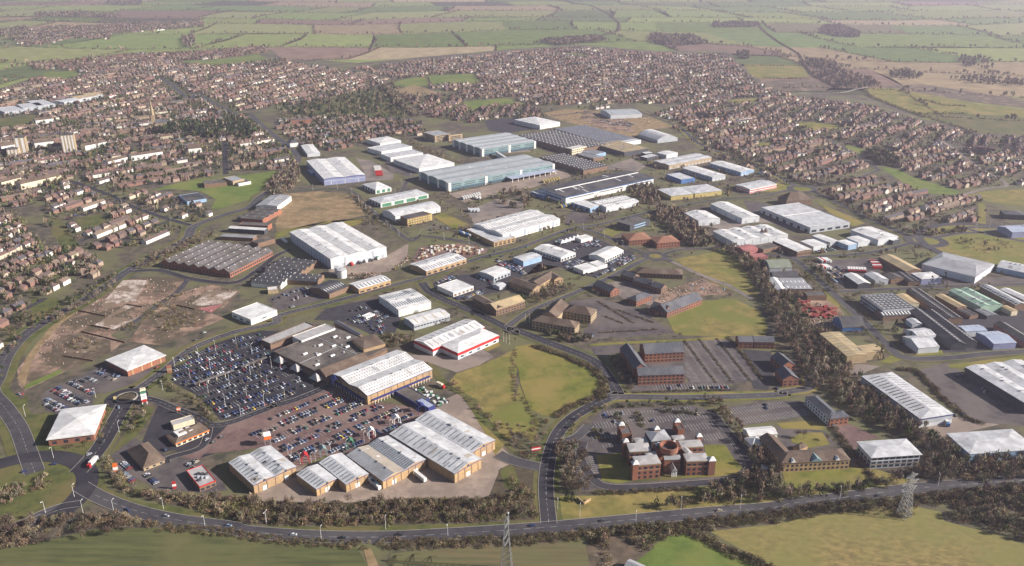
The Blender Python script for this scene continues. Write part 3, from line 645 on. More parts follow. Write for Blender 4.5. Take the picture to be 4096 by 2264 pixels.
# --- retail park sheds
SB = [('blue_trim', 7.2, 7.75)]
def shed(t, A, B, C, h, label, n, cnt, top='silver_roof', lm='skylight', **k):
    r, L, W = b(t, A, B, C, h, 'retail_shed', label, 'shop', ax='y', n=n, pitch=.2, wall='buff_brick', top=top, lights=(cnt, lm, 'a' if True else '', 1.0, .12, .86),
      bands=[('blue_trim', h - .55, h - .02)], rows=[pil('x', (h - .8) / 2, 5.5, h - .9), door('x', 16, 3.6, 3.6, 'white_clad'), pil('y', (h - .8) / 2, 7.5, h - .9, 'buff_brick', .5)], **k)
    for i in range(n):                                              # round louvre high in each gable
        mb = MB(); a = [(1.0 * math.cos(2 * math.pi * q / 14), 1.0 * math.sin(2 * math.pi * q / 14)) for q in range(14)]
        x = L * (i + .5) / n; mb.frustum([(x + p, -.06, h + .55 + q) for p, q in a], [(x + p, .05, h + .55 + q) for p, q in a]); mb.build('louvre', 'dark_clad', r)
    return r, L, W
shed('A', (1690, 660), (1890, 822), ('B', 350, 690), 7.5, 'twin-gabled buff brick retail shed nearest the flat-roofed drive-through restaurant', 2, 9)
shed('B', (350, 740), (495, 850), (650, 770), 6.3, 'small single-gabled buff brick shed, lowest in the retail row', 1, 7)
shed('B', (515, 655), (715, 815), (883, 737), 6.8, 'single-gabled buff shed joined to the back of the lowest one in the retail row', 1, 9)
r, L, W = b('B', (715, 600), (990, 790), (1315, 632), 7.0, 'retail_shed', 'twin-gabled buff brick shed with one dark grey and one glazed roof slope', 'shop', ax='y', n=2, pitch=.2, wall='buff_brick', top='silver_roof', bands=[('blue_trim', 6.45, 6.98)], rows=[pil('x', 3.1, 5.5, 6.1), door('x', 18, 3.6, 3.6, 'white_clad'), pil('y', 3.1, 7.5, 6.1, 'buff_brick', .5)], lights=(22, 'pale_skylight', '', 1, .1, .9))
sl_ = L / 4; zz = sl_ * .2
rpart(r, 'roof_slope', 'grey_roof', lambda m: m.quad((.1, -.2, 7.3), (sl_ - .1, -.2, 7.3 + zz), (sl_ - .1, W + .2, 7.3 + zz), (.1, W + .2, 7.3)))['label'] = 'dark grey roof slope'
rpart(r, 'roof_slope', 'beige_roof', lambda m: m.quad((sl_ + .1, -.2, 7.3 + zz), (2 * sl_ - .4, -.2, 7.3), (2 * sl_ - .4, W + .2, 7.3), (sl_ + .1, W + .2, 7.3 + zz)))['label'] = 'beige roof slope'
for k in range(20):
    for q in (0, 1):
        link('rooflight', box_mesh('rooflight', sl_ * .42, W / 20 - .6, .1, 'skylight'), r, (2 * sl_ + sl_ * (.26 + .47 * q), W * (k + .5) / 20, 7.36 + zz * (.26 + .47 * q)), (0, -math.atan(.2), 0))
shed('B', (1040, 440), (1525, 735), (1725, 625), 8.2, 'long single-gabled buff shed beside the white trailers in the service yard', 1, 13)
shed('B', (1233, 335), (1655, 578), (1826, 485), 8.2, 'long single-gabled buff shed at the outer end of the retail row', 1, 13)
r, L, W = b('F', (685, 1210), (955, 1388), (1475, 1168), 9.0, 'retail_warehouse', 'large twin-ridged do-it-yourself store with dotted white roof beside the supermarket', 'shop', ax='x', n=2, pitch=.2, wall='buff_brick', top='white_roof', bands=[('blue_trim', 8.2, 8.98)],
  rows=[pil('x', 4.0, 6.5, 8.0), pil('y', 4.0, 8, 8.0)])
for i in range(2):
    for s in (0, 1):
        for k in range(26):
            for q in (.22, .5, .78):
                v = i * W / 2 + (q * W / 4 if s == 0 else W / 2 - q * W / 4)
                if s == 0: link('rooflight', box_mesh('rooflight', .8, 2.0, .1, 'grey_roof'), r, (L * (k + .5) / 26, v, 9 + q * W / 4 * .2 + .25), (math.atan(.2), 0, 0))
rpart(r, 'canopy', 'blue_trim', lambda m: m.box(4, L - 4, -3, -.1, 3.7, 4.0))
for k in range(20): link('canopy_post', box_mesh('canopy_post', .3, .3, 3.6, 'white_trim'), r, (4 + (L - 8) * (k + .5) / 20, -2.7, 1.8))
rpart(r, 'canopy', 'blue_trim', lambda m: m.box(-3, -.1, 3, W - 3, 3.7, 4.0))
for k in range(12): link('canopy_post', box_mesh('canopy_post', .3, .3, 3.6, 'white_trim'), r, (-2.7, 3 + (W - 6) * (k + .5) / 12, 1.8))
# garden centre fence and frame
b('B', (1085, 112), (1245, 215), (1330, 170), 4.0, 'garden_canopy', 'blue-edged open garden centre canopy next to the big do-it-yourself store', 'canopy', roof='flat', wall='blue_trim', top='felt_roof')
b('B', (1240, 190), (1330, 245), (1380, 222), 4.5, 'garden_kiosk', 'small blue-roofed entrance block between garden centre and retail sheds', 'kiosk', roof='flat', wall='blue_trim', top='blue_grey_roof')
# --- supermarket
r, L, W = b('F', (235, 1015), (615, 1228), (1080, 985), 7.0, 'supermarket', 'large supermarket block with dark flat felt roof and tiled skirt', 'supermarket', roof='flat', wall='brown_brick', top='felt_roof', bands=[('brown_tile', 4.2, 7.4)])
for q in range(9): link('roof_vent', box_mesh('roof_vent', 4.5, 1.8, 1.4, 'pale_steel'), r, (L * (.12 + .095 * q), W * (.3 + .5 * ((q * 37) % 10) / 10), 7.2))
for q in range(6): link('roof_vent', box_mesh('roof_vent', 1.6, 1.6, 1.2, 'grey_roof'), r, (L * (.2 + .12 * q), W * (.2 + .6 * ((q * 53 + 3) % 10) / 10), 7.1))
rpart(r, 'roof_joint', 'grey_roof', lambda m: m.box(L * .62, L * .63, 1, W - 1, 6.66, 6.95))
rpart(r, 'roof_joint', 'grey_roof', lambda m: m.box(1, L * .6, W * .5, W * .5 + .5, 6.66, 6.95))
for f in (.12, .5, .82):                                            # glazed entrance peaks
    mb = MB(); y = W * f; mb.frustum([(-7, y - 6, 3.0), (.0, y - 6, 3.0), (.0, y + 6, 3.0), (-7, y + 6, 3.0)], [(-3.6, y - .4, 8.2), (-3.4, y - .4, 8.2), (-3.4, y + .4, 8.2), (-3.6, y + .4, 8.2)]); mb.build('entrance_peak', 'lead_roof', r)
b('F', (95, 930), (165, 966), (520, 818), 6.5, 'supermarket_wing', 'low grey-roofed north wing of the supermarket with rooftop plant', 'supermarket', roof='flat', wall='brown_brick', top='lead_roof', bands=[('brown_tile', 4.2, 6.8)])
b('F', (345, 902), (420, 942), (692, 838), 8.5, 'supermarket_roof_block', 'pale raised roof block with white parapet behind the supermarket', 'supermarket', roof='flat', wall='white_clad', top='lead_roof')
b('F', (690, 790), (880, 905), (915, 890), 6.5, 'supermarket_wing', 'narrow dark-roofed rear wing along the supermarket loading bay', 'supermarket', roof='gable', ax='y', wall='brown_brick', top='slate', pitch=.4)
b('F', (840, 930), (925, 1012), (1097, 962), 10, 'supermarket_office', 'buff brick office block with hollow brown roof at the supermarket corner', 'office', roof='hip', pitch=.16, ax='x', wall='buff_brick', top='brown_tile', rows=[pil('x', 4.8, 5.5, 9.4, 'tan_stone', 1.0)], hipf=.5)
b('F', (590, 1168), (622, 1240), (940, 1085), 6.0, 'supermarket_wing', 'long brown-tiled front wing of the supermarket facing the big store', 'supermarket', roof='gable', pitch=.55, wall='brown_brick', top='brown_tile')
# covered walkway in the car park
for a_, b_ in (((540, 800), (1225, 560)), ((1350, 505), (1790, 335))):
    p0, p1 = np.array(G('Q', a_, 3.2)), np.array(G('Q', b_, 3.2)); d = p1 - p0; L = np.linalg.norm(d)
    r = empty('covered_walkway', (*p0, 0), math.atan2(d[1], d[0])); tag(r, 'long grey covered walkway crossing the supermarket car park' if a_[0] < 1000 else 'short grey covered walkway ending at the supermarket entrance', 'walkway')
    rpart(r, 'roof', 'asbestos_roof', lambda m: m.frustum([(0, -2.2, 3.0), (L, -2.2, 3.0), (L, 2.2, 3.0), (0, 2.2, 3.0)], [(0, -.3, 3.9), (L, -.3, 3.9), (L, .3, 3.9), (0, .3, 3.9)]))
    for k in range(int(L / 8)):
        link('post', box_mesh('post', .5, .5, 3.0, 'cream_wall'), r, (4 + 8 * k, -1.8, 1.5))
# --- other shops
r, L, W = b('F', (1340, 935), (1488, 1010), (1900, 828), 7.2, 'trade_warehouse', 'rear half of the white trade unit with red band, behind its twin', 'warehouse', ax='x', pitch=.2, wall='light_clad', top='white_roof', bands=[('red_trim', 4.3, 7.1)], lights=(10, 'grey_roof', 'ab', 1.1, .2, .85))
b('F', (1553, 972), (1692, 1042), (2017, 896), 7.21, 'trade_warehouse', 'front half of the white trade unit with red band and loading doors', 'warehouse', roof='hip', ax='x', pitch=.2, wall='light_clad', top='white_roof', bands=[('red_trim', 4.3, 7.15)], rows=[door('x', 14, 4, 4.6, 'grey_clad'), win(2.2, 'x', 9, 4, 1.6)])
b('F', (1030, 582), (1208, 692), (1482, 632), 8, 'shed', 'square white-roofed shed with scattered dark rooflights beside the spine road', 'warehouse', ax='x', pitch=.06, wall='white_clad', top='white_roof', lights=(14, 'skylight', 'ab', 1.3, .3, .7), rows=[('x', 2.6, 8, 4, 5, 'pale_steel', 'loading_door'), win(2, 'y', 12, 2, 3, 'grey_clad')])
b('F', (1250, 755), (1335, 812), (1628, 732), 6.5, 'shed', 'silver low-pitched shed in front of the square white one', 'warehouse', ax='x', pitch=.14, wall='grey_clad', top='white_roof', lights=(4, 'tan_roof', 'a', 1.0, .05, .95), rows=[win(3.6, 'x', 3.4, 2.6, 1.2)])
b('E', (1835, 725), (2040, 770), ('F', 250, 706), 6.5, 'showroom', 'white flat-roofed showroom with wedge-shaped front beside the brownfield', 'shop', roof='flat', wall='white_clad', top='white_roof', rows=[win(2.2, 'y', 9, 5, 1.6), win(3.2, 'x', 20, 6, 1.2)])
b('E', (862, 1100), (1035, 1182), (1342, 1060), 6.5, 'brick_store', 'red brick store with pale hipped roof on the edge of the brownfield', 'shop', roof='hip', ax='x', pitch=.11, wall='red_brick', top='white_roof', bands=[('white_trim', 6.0, 6.48)], rows=[pil('x', 2.8, 9, 5.6, 'buff_brick', 1.2)], over=.8)
b('A', (440, 262), (357, 477), (690, 447), 6.5, 'brick_store', 'red brick store with pale pyramid roof in the bend of the roundabout', 'shop', roof='hip', ax='x', pitch=.13, wall='red_brick', top='white_roof', bands=[('white_trim', 6.0, 6.48)], rows=[win(2.6, 'x', 7, 3, 2.4)], over=1.0, hipf=1.25)
r, L, W = b('A', (1250, 450), (1312, 507), (1550, 407), 3.6, 'diner', 'roadside restaurant with brown hipped roof and bright orange fascia', 'restaurant', roof='hip', ax='x', pitch=.5, wall='cream_wall', top='brown_tile', bands=[('orange_trim', 2.7, 3.58)], rows=[win(1.4, 'x', 4, 2.6, 1.6)], over=.7)
rpart(r, 'roof_lantern', 'white_clad', lambda m: (m.box(L * .15, L * .42, W * .25, W * .8, 4.4, 6.8), m.box(L * .5, L * .62, W * .3, W * .75, 4.4, 6.4)))
b('A', (1262, 345), (1290, 375), (1450, 330), 4.6, 'diner_kitchen', 'grey-roofed kitchen block behind the orange-edged restaurant', 'restaurant', roof='flat', wall='cream_wall', top='lead_roof')
r, L, W = b('A', (948, 562), (1070, 692), (1226, 632), 3.0, 'pub', 'single-storey pub with steep dark brown hipped roof by the roundabout', 'pub', roof='hip', ax='y', pitch=.75, wall='tan_stone', top='brown_tile', rows=[win(1.4, 'x', 4, 2, 1.4)], over=.8)
r, L, W = b('A', (1378, 716), (1486, 832), (1612, 790), 4.6, 'drive_through', 'flat-roofed drive-through restaurant with rooftop plant beside the retail sheds', 'restaurant', roof='flat', wall='brown_brick', top='lead_roof', bands=[('red_trim', 3.7, 4.6)], rows=[win(1.6, 'x', 3.5, 2.4, 1.6)])
for k in range(7): link('roof_plant', box_mesh('roof_plant', 2.2, 1.8, 1.3, 'grey_clad' if k % 2 else 'dark_roof'), r, (L * (.25 + .09 * k), W * (.3 + .4 * ((k * 7) % 5) / 5), 4.9))

# --- red brick headquarters
HQ = 12.5
def hq(A, B, C, h, label, roof='hip', top='lead_roof', wins=True, **k):
    rr = [win(2.0, 'x', 3.6, 1.9, 1.9), win(5.6, 'x', 3.6, 1.9, 1.9), win(9.6, 'x', 3.6, 2.5, 1.7), win(2.0, 'y', 3.8, 1.7, 1.9), win(5.6, 'y', 3.8, 1.7, 1.9), win(9.6, 'y', 3.8, 2.2, 1.7)] if wins else []
    return b('P', A, B, C, h, 'brick_wing', label, 'office', roof=roof, wall='red_brick', top=top, pitch=.19, bands=[('tan_stone', 7.9, 8.35), ('tan_stone', h - .75, h - .02)] if wins else [('tan_stone', h - .5, h - .02)], rows=rr, **k)
hq((570, 655), (655, 806), (1087, 775), HQ, 'front left wing of the red brick headquarters beside the darker lawn', over=.2)
hq((490, 420), (527, 566), (905, 545), HQ, 'rear wing of the red brick headquarters above the darker lawn', over=.2)
hq((1490, 605), (1545, 738), (1940, 716), HQ, 'front wing of the red brick headquarters beside the sunny lawn', over=.2)
hq((1400, 372), (1455, 490), (1838, 466), HQ, 'rear wing of the red brick headquarters beside the sunny lawn', over=.2)
r, L, W = b('P', (935, 420), (1012, 530), (1447, 490), 13.4, 'brick_core', 'flat-roofed core of the red brick headquarters with rooftop plant', 'office', roof='flat', wall='red_brick', top='felt_roof')
for k in range(8): link('roof_vent', box_mesh('roof_vent', 1.5, 1.5, 1.6, 'pale_steel'), r, (L * (.1 + .11 * k), W * (.75 + .12 * (k % 2)), 13.6))
b('P', (800, 600), (835, 640), (1010, 600), 12.0, 'brick_link', 'grey-roofed diagonal link by the left wings of the headquarters', 'office', roof='hip', wall='red_brick', top='lead_roof', pitch=.45)
b('P', (1440, 470), (1560, 620), (1640, 590), 12.0, 'brick_link', 'grey-roofed diagonal link by the right wings of the headquarters', 'office', roof='hip', ax='y', wall='red_brick', top='lead_roof', pitch=.45)
r, L, W = b('P', (1135, 632), (1152, 712), (1430, 692), 10.5, 'entrance_block', 'barrel-roofed entrance front of the red brick headquarters with striped brickwork', 'office', roof='barrel', ax='x', pitch=.45, wall='red_brick', top='grey_roof', bands=[('tan_stone', 2 + 1.3 * k, 2.35 + 1.3 * k) for k in range(4)] + [('tan_stone', 9.9, 10.48)], rows=[win(8.2, 'x', 6, 1.2, 1.8), win(4.6, 'x', 6, 1.2, 1.6)])
rpart(r, 'portico', 'lead_roof', lambda m: (m.frustum([(L * .32, -7, 5.2), (L * .68, -7, 5.2), (L * .68, -.2, 5.2), (L * .32, -.2, 5.2)], [(L * .49, -7, 8.4), (L * .51, -7, 8.4), (L * .51, -.2, 8.4), (L * .49, -.2, 8.4)]), m.box(L * .34, L * .66, -6.6, -.2, 4.4, 5.2)))
for x in (.36, .45, .55, .64): rpart(r, 'column', 'white_trim', lambda m: m.cyl((L * x, -6.2), .35, 0, 4.4, 10))
o_ = G('P', (1222, 520), 13.4)
r = empty('brick_drum', (*o_, 0)); tag(r, 'round open brick drum rising from the headquarters roof', 'tower')
mb = MB(); n_ = 28
for k in range(n_):
    a0, a1 = 2 * math.pi * k / n_, 2 * math.pi * (k + 1) / n_
    for rr, s in ((6.8, 1), (6.0, -1)):
        q = [(rr * math.cos(a0), rr * math.sin(a0), 12.6), (rr * math.cos(a1), rr * math.sin(a1), 12.6), (rr * math.cos(a1), rr * math.sin(a1), 17), (rr * math.cos(a0), rr * math.sin(a0), 17)]
        mb.quad(*(q if s > 0 else q[::-1]))
    mb.quad(*[(q * math.cos(a), q * math.sin(a), 17) for q, a in ((6.0, a0), (6.8, a0), (6.8, a1), (6.0, a1))])
mb.build('drum_wall', 'red_brick', r); rpart(r, 'drum_floor', 'dark_roof', lambda m: m.cyl((0, 0), 6.0, 13.0, 13.2, 28))
b('P', (830, 205), (918, 386), (1250, 330), 12.5, 'glazed_hall', 'grey hipped hall roof at the back of the headquarters', 'office', roof='hip', ax='x', pitch=.4, wall='dark_clad', top='grey_roof', over=.2)
b('P', (610, 328), (642, 410), (858, 386), 10.0, 'brick_pavilion', 'small hipped pavilion left of the headquarters hall roof', 'office', roof='hip', wall='red_brick', top='lead_roof', pitch=.3)
b('P', (1278, 285), (1322, 362), (1518, 340), 10.0, 'brick_pavilion', 'small hipped pavilion right of the headquarters hall roof', 'office', roof='hip', wall='red_brick', top='lead_roof', pitch=.3)
b('P', (345, 110), (395, 245), (570, 232), 9.0, 'brick_annexe', 'flat-topped brick stair annexe behind the shaded side of the headquarters', 'office', roof='flat', wall='red_brick', top='asbestos_roof')
b('P', (1335, 60), (1392, 166), (1504, 158), 7.0, 'brick_annexe', 'flat-topped brick annexe standing in the headquarters rear car park', 'office', roof='flat', wall='red_brick', top='asbestos_roof')
for i, (p, q, h, lab) in enumerate((((590, 800), (692, 790), 13.5, 'front corner turret of the headquarters by the darker lawn, white pyramid cap'), ((1945, 735), (2062, 728), 12.5, 'front corner turret of the headquarters by the sunny lawn, white pyramid cap'), ((420, 400), (512, 393), 13.5, 'rear corner turret of the headquarters above the darker lawn, white pyramid cap'), ((1730, 305), (1818, 298), 13.5, 'rear corner turret of the headquarters above the sunny lawn, white pyramid cap'), ((338, 105), (440, 98), 11.5, 'turret with white cap on the flat-topped stair annexe of the headquarters'), ((1335, 45), (1432, 38), 9.5, 'turret with white cap on the annexe in the rear car park'), ((975, 175), (1045, 168), 15, 'small turret with white cap on the ridge of the hall roof'))):
    a = np.array(G('P', p, h)); c = np.array(G('P', q, h)); d = c - a; L = max(4.0, np.linalg.norm(d)); rt = empty('corner_turret', (*a, 0), math.atan2(d[1], d[0])); tag(rt, lab, 'turret')
    rpart(rt, 'wall', 'red_brick', lambda m: m.box(0, L, 0, L, 0, h)); rpart(rt, 'band', 'tan_stone', lambda m: m.box(-.08, L + .08, -.08, L + .08, h - .5, h + .1))
    rpart(rt, 'roof', 'white_roof', lambda m: m.frustum([(-.4, -.4, h + .1), (L + .4, -.4, h + .1), (L + .4, L + .4, h + .1), (-.4, L + .4, h + .1)], [(L / 2 - .1, L / 2 - .1, h + 2.3), (L / 2 + .1, L / 2 - .1, h + 2.3), (L / 2 + .1, L / 2 + .1, h + 2.3), (L / 2 - .1, L / 2 + .1, h + 2.3)]))

# --- offices
OW = lambda *z: [win(q, s, 3.6, 1.8, 1.3) for q in z for s in 'xy']
b('G', (1110, 978), (1182, 1050), (1507, 1046), 9.5, 'brick_office', 'rear wing of the U-shaped brick office with slate roof', 'office', ax='x', pitch=.6, wall='red_brick', top='slate', rows=OW(2, 5, 8), bands=[('tan_stone', 3.4, 3.7)])
b('G', (1092, 1165), (1127, 1226), (1502, 1216), 9.5, 'brick_office', 'front wing of the U-shaped brick office with slate roof', 'office', ax='x', pitch=.6, wall='red_brick', top='slate', rows=OW(2, 5, 8), bands=[('tan_stone', 3.4, 3.7)])
b('G', (1000, 1000), (1092, 1172), (1190, 1152), 9.5, 'brick_office', 'long link of the U-shaped brick office with pale slate ridge', 'office', ax='y', pitch=.75, wall='red_brick', top='slate', rows=OW(2, 5, 8), bands=[('tan_stone', 3.4, 3.7)])
b('G', (262, 780), (608, 840), (645, 792), 8.5, 'stone_office', 'front wing of the V-shaped stone office with brown tiled roof', 'office', roof='hip', ax='y', pitch=.6, wall='tan_stone', top='brown_tile', rows=OW(1.8, 4.8, 7.4))
b('G', (520, 700), (740, 742), (784, 688), 8.5, 'stone_office', 'rear wing of the V-shaped stone office with brown tiled roof', 'office', roof='hip', ax='y', pitch=.6, wall='tan_stone', top='brown_tile', rows=OW(1.8, 4.8, 7.4))
b('G', (440, 632), (330, 732), (470, 750), 8.5, 'stone_office', 'slanting link of the V-shaped stone office with brown tiled roof', 'office', roof='gable', ax='y', pitch=.6, wall='tan_stone', top='brown_tile', rows=OW(1.8, 4.8))
b('G', (1040, 595), (1110, 622), (1236, 572), 6, 'new_office', 'new square office with slate pyramid roof in the half-built court', 'office', roof='hip', ax='x', pitch=.6, wall='red_brick', top='slate', rows=OW(1.8, 4.6))
b('G', (765, 485), (900, 547), (967, 520), 6, 'new_office', 'new slate-roofed office end-on to the estate road', 'office', ax='y', pitch=.6, wall='red_brick', top='slate', rows=OW(1.8, 4.6))
for q, (A, B, C, s) in enumerate((((985, 400), (1085, 432), (1130, 408), 'first'), ((1085, 450), (1222, 488), (1258, 462), 'middle'), ((1225, 495), (1312, 522), (1362, 497), 'last'))):
    b('G', A, B, C, 6.5, 'new_office', 'slate-roofed new office, ' + s + ' of the stepped row of three by the courtyard', 'office', ax='y', pitch=.6, wall='brown_brick', top='slate', rows=OW(1.8, 4.6))
b('G', (1310, 655), (1360, 712), (1592, 586), 6, 'new_office', 'long wing of the L-shaped new red brick office on the building site', 'office', ax='x', pitch=.6, wall='red_brick', top='slate', rows=OW(1.8, 4.6))
b('G', (1235, 662), (1340, 708), (1385, 670), 6.1, 'new_office', 'short wing of the L-shaped new red brick office on the building site', 'office', ax='y', pitch=.6, wall='red_brick', top='slate', rows=OW(1.8, 4.6))
b('G', (1112, 345), (1114, 390), (1487, 408), 5.5, 'dark_office', 'low brown office with long dark roof and white entrance gable', 'office', roof='hip', pitch=.45, wall='brown_brick', top='brown_tile', rows=OW(1.8, 4.0))
b('G', (1012, 72), (1050, 128), (1225, 108), 7, 'pavilion_office', 'red-roofed brick office pavilion with white entrance, beside its twin by the mini roundabout', 'office', roof='hip', pitch=.35, wall='red_brick', top='rust_tile', rows=OW(1.8, 4.8), over=.6)
b('G', (1232, 98), (1280, 150), (1455, 130), 7, 'pavilion_office', 'red-roofed brick office pavilion close to the tree belt, twin of the first', 'office', roof='hip', pitch=.35, wall='red_brick', top='rust_tile', rows=OW(1.8, 4.8), over=.6)
b('G', (82, 452), (268, 528), (322, 495), 7, 'brick_office', 'buff office with dark roof, near wing by the car dealers', 'office', ax='y', pitch=.45, wall='buff_brick', top='brown_tile', rows=OW(1.8, 4.6))
b('G', (255, 460), (320, 492), (425, 402), 7.1, 'brick_office', 'tan-roofed middle wing of the buff office by the car dealers', 'office', ax='x', pitch=.45, wall='buff_brick', top='brown_tile', rows=OW(1.8, 4.6))
b('G', (385, 398), (442, 446), (502, 425), 7, 'brick_office', 'end wing of the buff office facing the estate road', 'office', ax='y', pitch=.45, wall='buff_brick', top='brown_tile', rows=OW(1.8, 4.6))
b('F', (1835, 585), (2000, 690), (2050, 660), 7, 'tan_office', 'dark-roofed wing of the tan office at the road junction', 'office', ax='y', pitch=.4, wall='brown_brick', top='brown_tile', rows=OW(1.8, 4.6))
b('F', (1955, 635), (2003, 692), (2202, 605), 7.1, 'tan_office', 'pale tiled wing of the tan office at the road junction', 'office', ax='x', pitch=.4, wall='brown_brick', top='tan_roof', rows=OW(1.8, 4.6))
b('D', (815, 503), (908, 613), (1266, 586), 10, 'grey_office', 'three-storey glazed office with wide pale hipped roof by the ring road', 'office', roof='hip', ax='x', pitch=.22, wall='grey_clad', top='silver_roof', over=1.2, rows=[win(1.8, 'x', 4.6, 3.4, 2.0), win(5.0, 'x', 4.6, 3.4, 1.8), win(8.0, 'x', 4.6, 3.4, 1.6), win(1.8, 'y', 4.6, 3.4, 2.0), win(5, 'y', 4.6, 3.4, 1.8)], bands=[('brown_brick', 3.1, 3.6), ('light_clad', 6.2, 6.8)])
r, L, W = b('D', (225, 575), (236, 658), (722, 606), 8, 'brick_office', 'front wing of the buff brick office with brown hipped roof and green dormer', 'office', roof='hip', ax='x', pitch=.5, wall='buff_brick', top='brown_tile', rows=[win(2, 'x', 3.4, 1.7, 1.7), win(5.4, 'x', 3.4, 1.7, 1.7)], over=.6)
rpart(r, 'dormer', 'teal_clad', lambda m: m.frustum([(L * .42, -.6, 8.2), (L * .6, -.6, 8.2), (L * .6, W * .5, 8.2), (L * .42, W * .5, 8.2)], [(L * .505, -.6, 11.4), (L * .515, -.6, 11.4), (L * .515, W * .5, 11.4), (L * .505, W * .5, 11.4)]))
for x in (.17, .82): rpart(r, 'gable_post', 'white_trim', lambda m: m.frustum([(L * x - 2, -.5, 8.2), (L * x + 2, -.5, 8.2), (L * x + 2, 3, 8.2), (L * x - 2, 3, 8.2)], [(L * x - .1, -.5, 10.6), (L * x + .1, -.5, 10.6), (L * x + .1, 3, 10.6), (L * x - .1, 3, 10.6)]))
b('D', (97, 462), (200, 600), (290, 572), 8, 'brick_office', 'rear wing of the buff office with dark brown roof beside the marquee', 'office', roof='gable', ax='y', pitch=.5, wall='buff_brick', top='brown_tile', rows=[win(2, 'y', 3.6, 1.7, 1.7), win(5.4, 'y', 3.6, 1.7, 1.7)], over=.6)
b('D', (330, 530), (370, 558), (425, 525), 4, 'pavilion', 'small hipped pavilion in the garden court of the buff office', 'pavilion', roof='hip', pitch=.7, wall='buff_brick', top='brown_tile')
b('C', (1812, 398), (1858, 456), ('D', 205, 440), 5, 'marquee', 'large white event marquee beside the buff brick office', 'marquee', ax='x', pitch=.3, wall='white_clad', top='white_roof')
b('C', (1850, 470), (1880, 530), (1950, 500), 4, 'marquee', 'small white tent joined to the large marquee', 'marquee', roof='hip', pitch=.5, wall='white_clad', top='white_roof')
b('D', (447, 160), (590, 320), (650, 290), 7, 'slate_office', 'long narrow slate-roofed office backing on the tree belt', 'office', roof='hip', ax='y', pitch=.5, wall='white_clad', top='slate', rows=[win(2, 'y', 3.6, 1.7, 1.5), win(5, 'y', 3.6, 1.7, 1.5)])
b('D', (560, 285), (600, 327), (733, 307), 7.1, 'slate_office', 'square brick end pavilion of the long slate-roofed office', 'office', roof='hip', ax='x', pitch=.4, wall='red_brick', top='slate', rows=OW(2, 5), over=.7)
b('H', (160, 1072), (258, 1150), (375, 1142), 7, 'brick_house_office', 'slate-roofed brick office house behind its twin near the tree belt', 'office', ax='y', pitch=.6, wall='red_brick', top='slate', rows=OW(1.8, 4.6))
b('H', (205, 1185), (270, 1258), (397, 1252), 7, 'brick_house_office', 'slate-roofed brick office house with white door by the service road', 'office', ax='y', pitch=.6, wall='red_brick', top='slate', rows=OW(1.8, 4.6))
b('G', (1930, 905), (1945, 952), (2058, 948), 7, 'brick_terrace', 'slate-roofed brick office terrace at the corner of the empty bays', 'office', ax='x', pitch=.5, wall='red_brick', top='slate', rows=OW(1.8, 4.6))
b('G', (2062, 905), (2070, 952), (2232, 948), 7, 'brick_terrace', 'slate-roofed brick office terrace close under the tree belt', 'office', ax='x', pitch=.5, wall='red_brick', top='slate', rows=OW(1.8, 4.6))

# --- car dealers and small units
b('G', (285, 192), (496, 267), (606, 222), 5.5, 'showroom', 'white-roofed car showroom joined to a row of white tents', 'showroom', ax='y', pitch=.2, wall='white_clad', top='white_roof', rows=[win(2, 'x', 5, 3.4, 2.4), win(2, 'y', 5, 3.6, 2.2)])
b('G', (736, 237), (856, 277), (987, 202), 5.5, 'showroom', 'white-roofed car showroom amid curved rows of cars', 'showroom', ax='x', pitch=.2, wall='white_clad', top='white_roof', rows=[win(2, 'x', 5, 3.4, 2.4)])
b('G', (640, 330), (678, 372), (757, 326), 5, 'workshop', 'small white box workshop in front of the car showrooms', 'workshop', roof='flat', wall='white_clad', top='white_roof')
b('G', (750, 300), (800, 337), (852, 310), 4.5, 'workshop', 'smaller white workshop attached beside the white box one', 'workshop', roof='flat', wall='white_clad', top='white_roof')
b('G', (115, 262), (190, 297), (332, 250), 7, 'blue_shed', 'pale blue shed with mast between rows of cars', 'warehouse', ax='x', pitch=.1, wall='pale_blue_clad', top='silver_roof')
b('F', (1868, 380), (1985, 422), (2118, 372), 6, 'showroom', 'silver-roofed car workshop behind the dark-edged white showroom', 'showroom', ax='x', pitch=.1, wall='grey_clad', top='white_roof', rows=[win(2, 'x', 5, 3, 2.6)])
b('F', (1530, 490), (1655, 550), (1812, 492), 5.5, 'showroom', 'brilliant white flat car showroom beside the spine road', 'showroom', roof='flat', wall='white_clad', top='white_roof', rows=[win(2, 'x', 5, 3.4, 2.6, 'brown_brick')])
b('F', (1985, 480), (2030, 505), (2075, 482), 4, 'workshop', 'tiny grey valet shed among the cars near the dark-roofed office', 'workshop', wall='grey_clad', top='silver_roof')
for k in range(5):
    x, y = 505 + k * 31, 155 - k * 10
    a = np.array(G('G', (x, y))); rt = empty('tent_canopy', (*a, 0), .5); tag(rt, 'white peaked tent in the row behind the car showroom', 'tent', 'row of white tents at the car showroom')
    rpart(rt, 'canopy', 'white_roof', lambda m: m.frustum([(-5, -5, 3), (5, -5, 3), (5, 5, 3), (-5, 5, 3)], [(-.2, -.2, 6.5), (.2, -.2, 6.5), (.2, .2, 6.5), (-.2, .2, 6.5)]))
    for sx in (-4.6, 4.6):
        for sy in (-4.6, 4.6): link('post', box_mesh('post', .2, .2, 3, 'pale_steel'), rt, (sx, sy, 1.5))
b('G', (620, 95), (660, 118), (745, 92), 5, 'workshop', 'white flat shed at the far end of the tent row', 'workshop', roof='flat', wall='white_clad', top='white_roof')

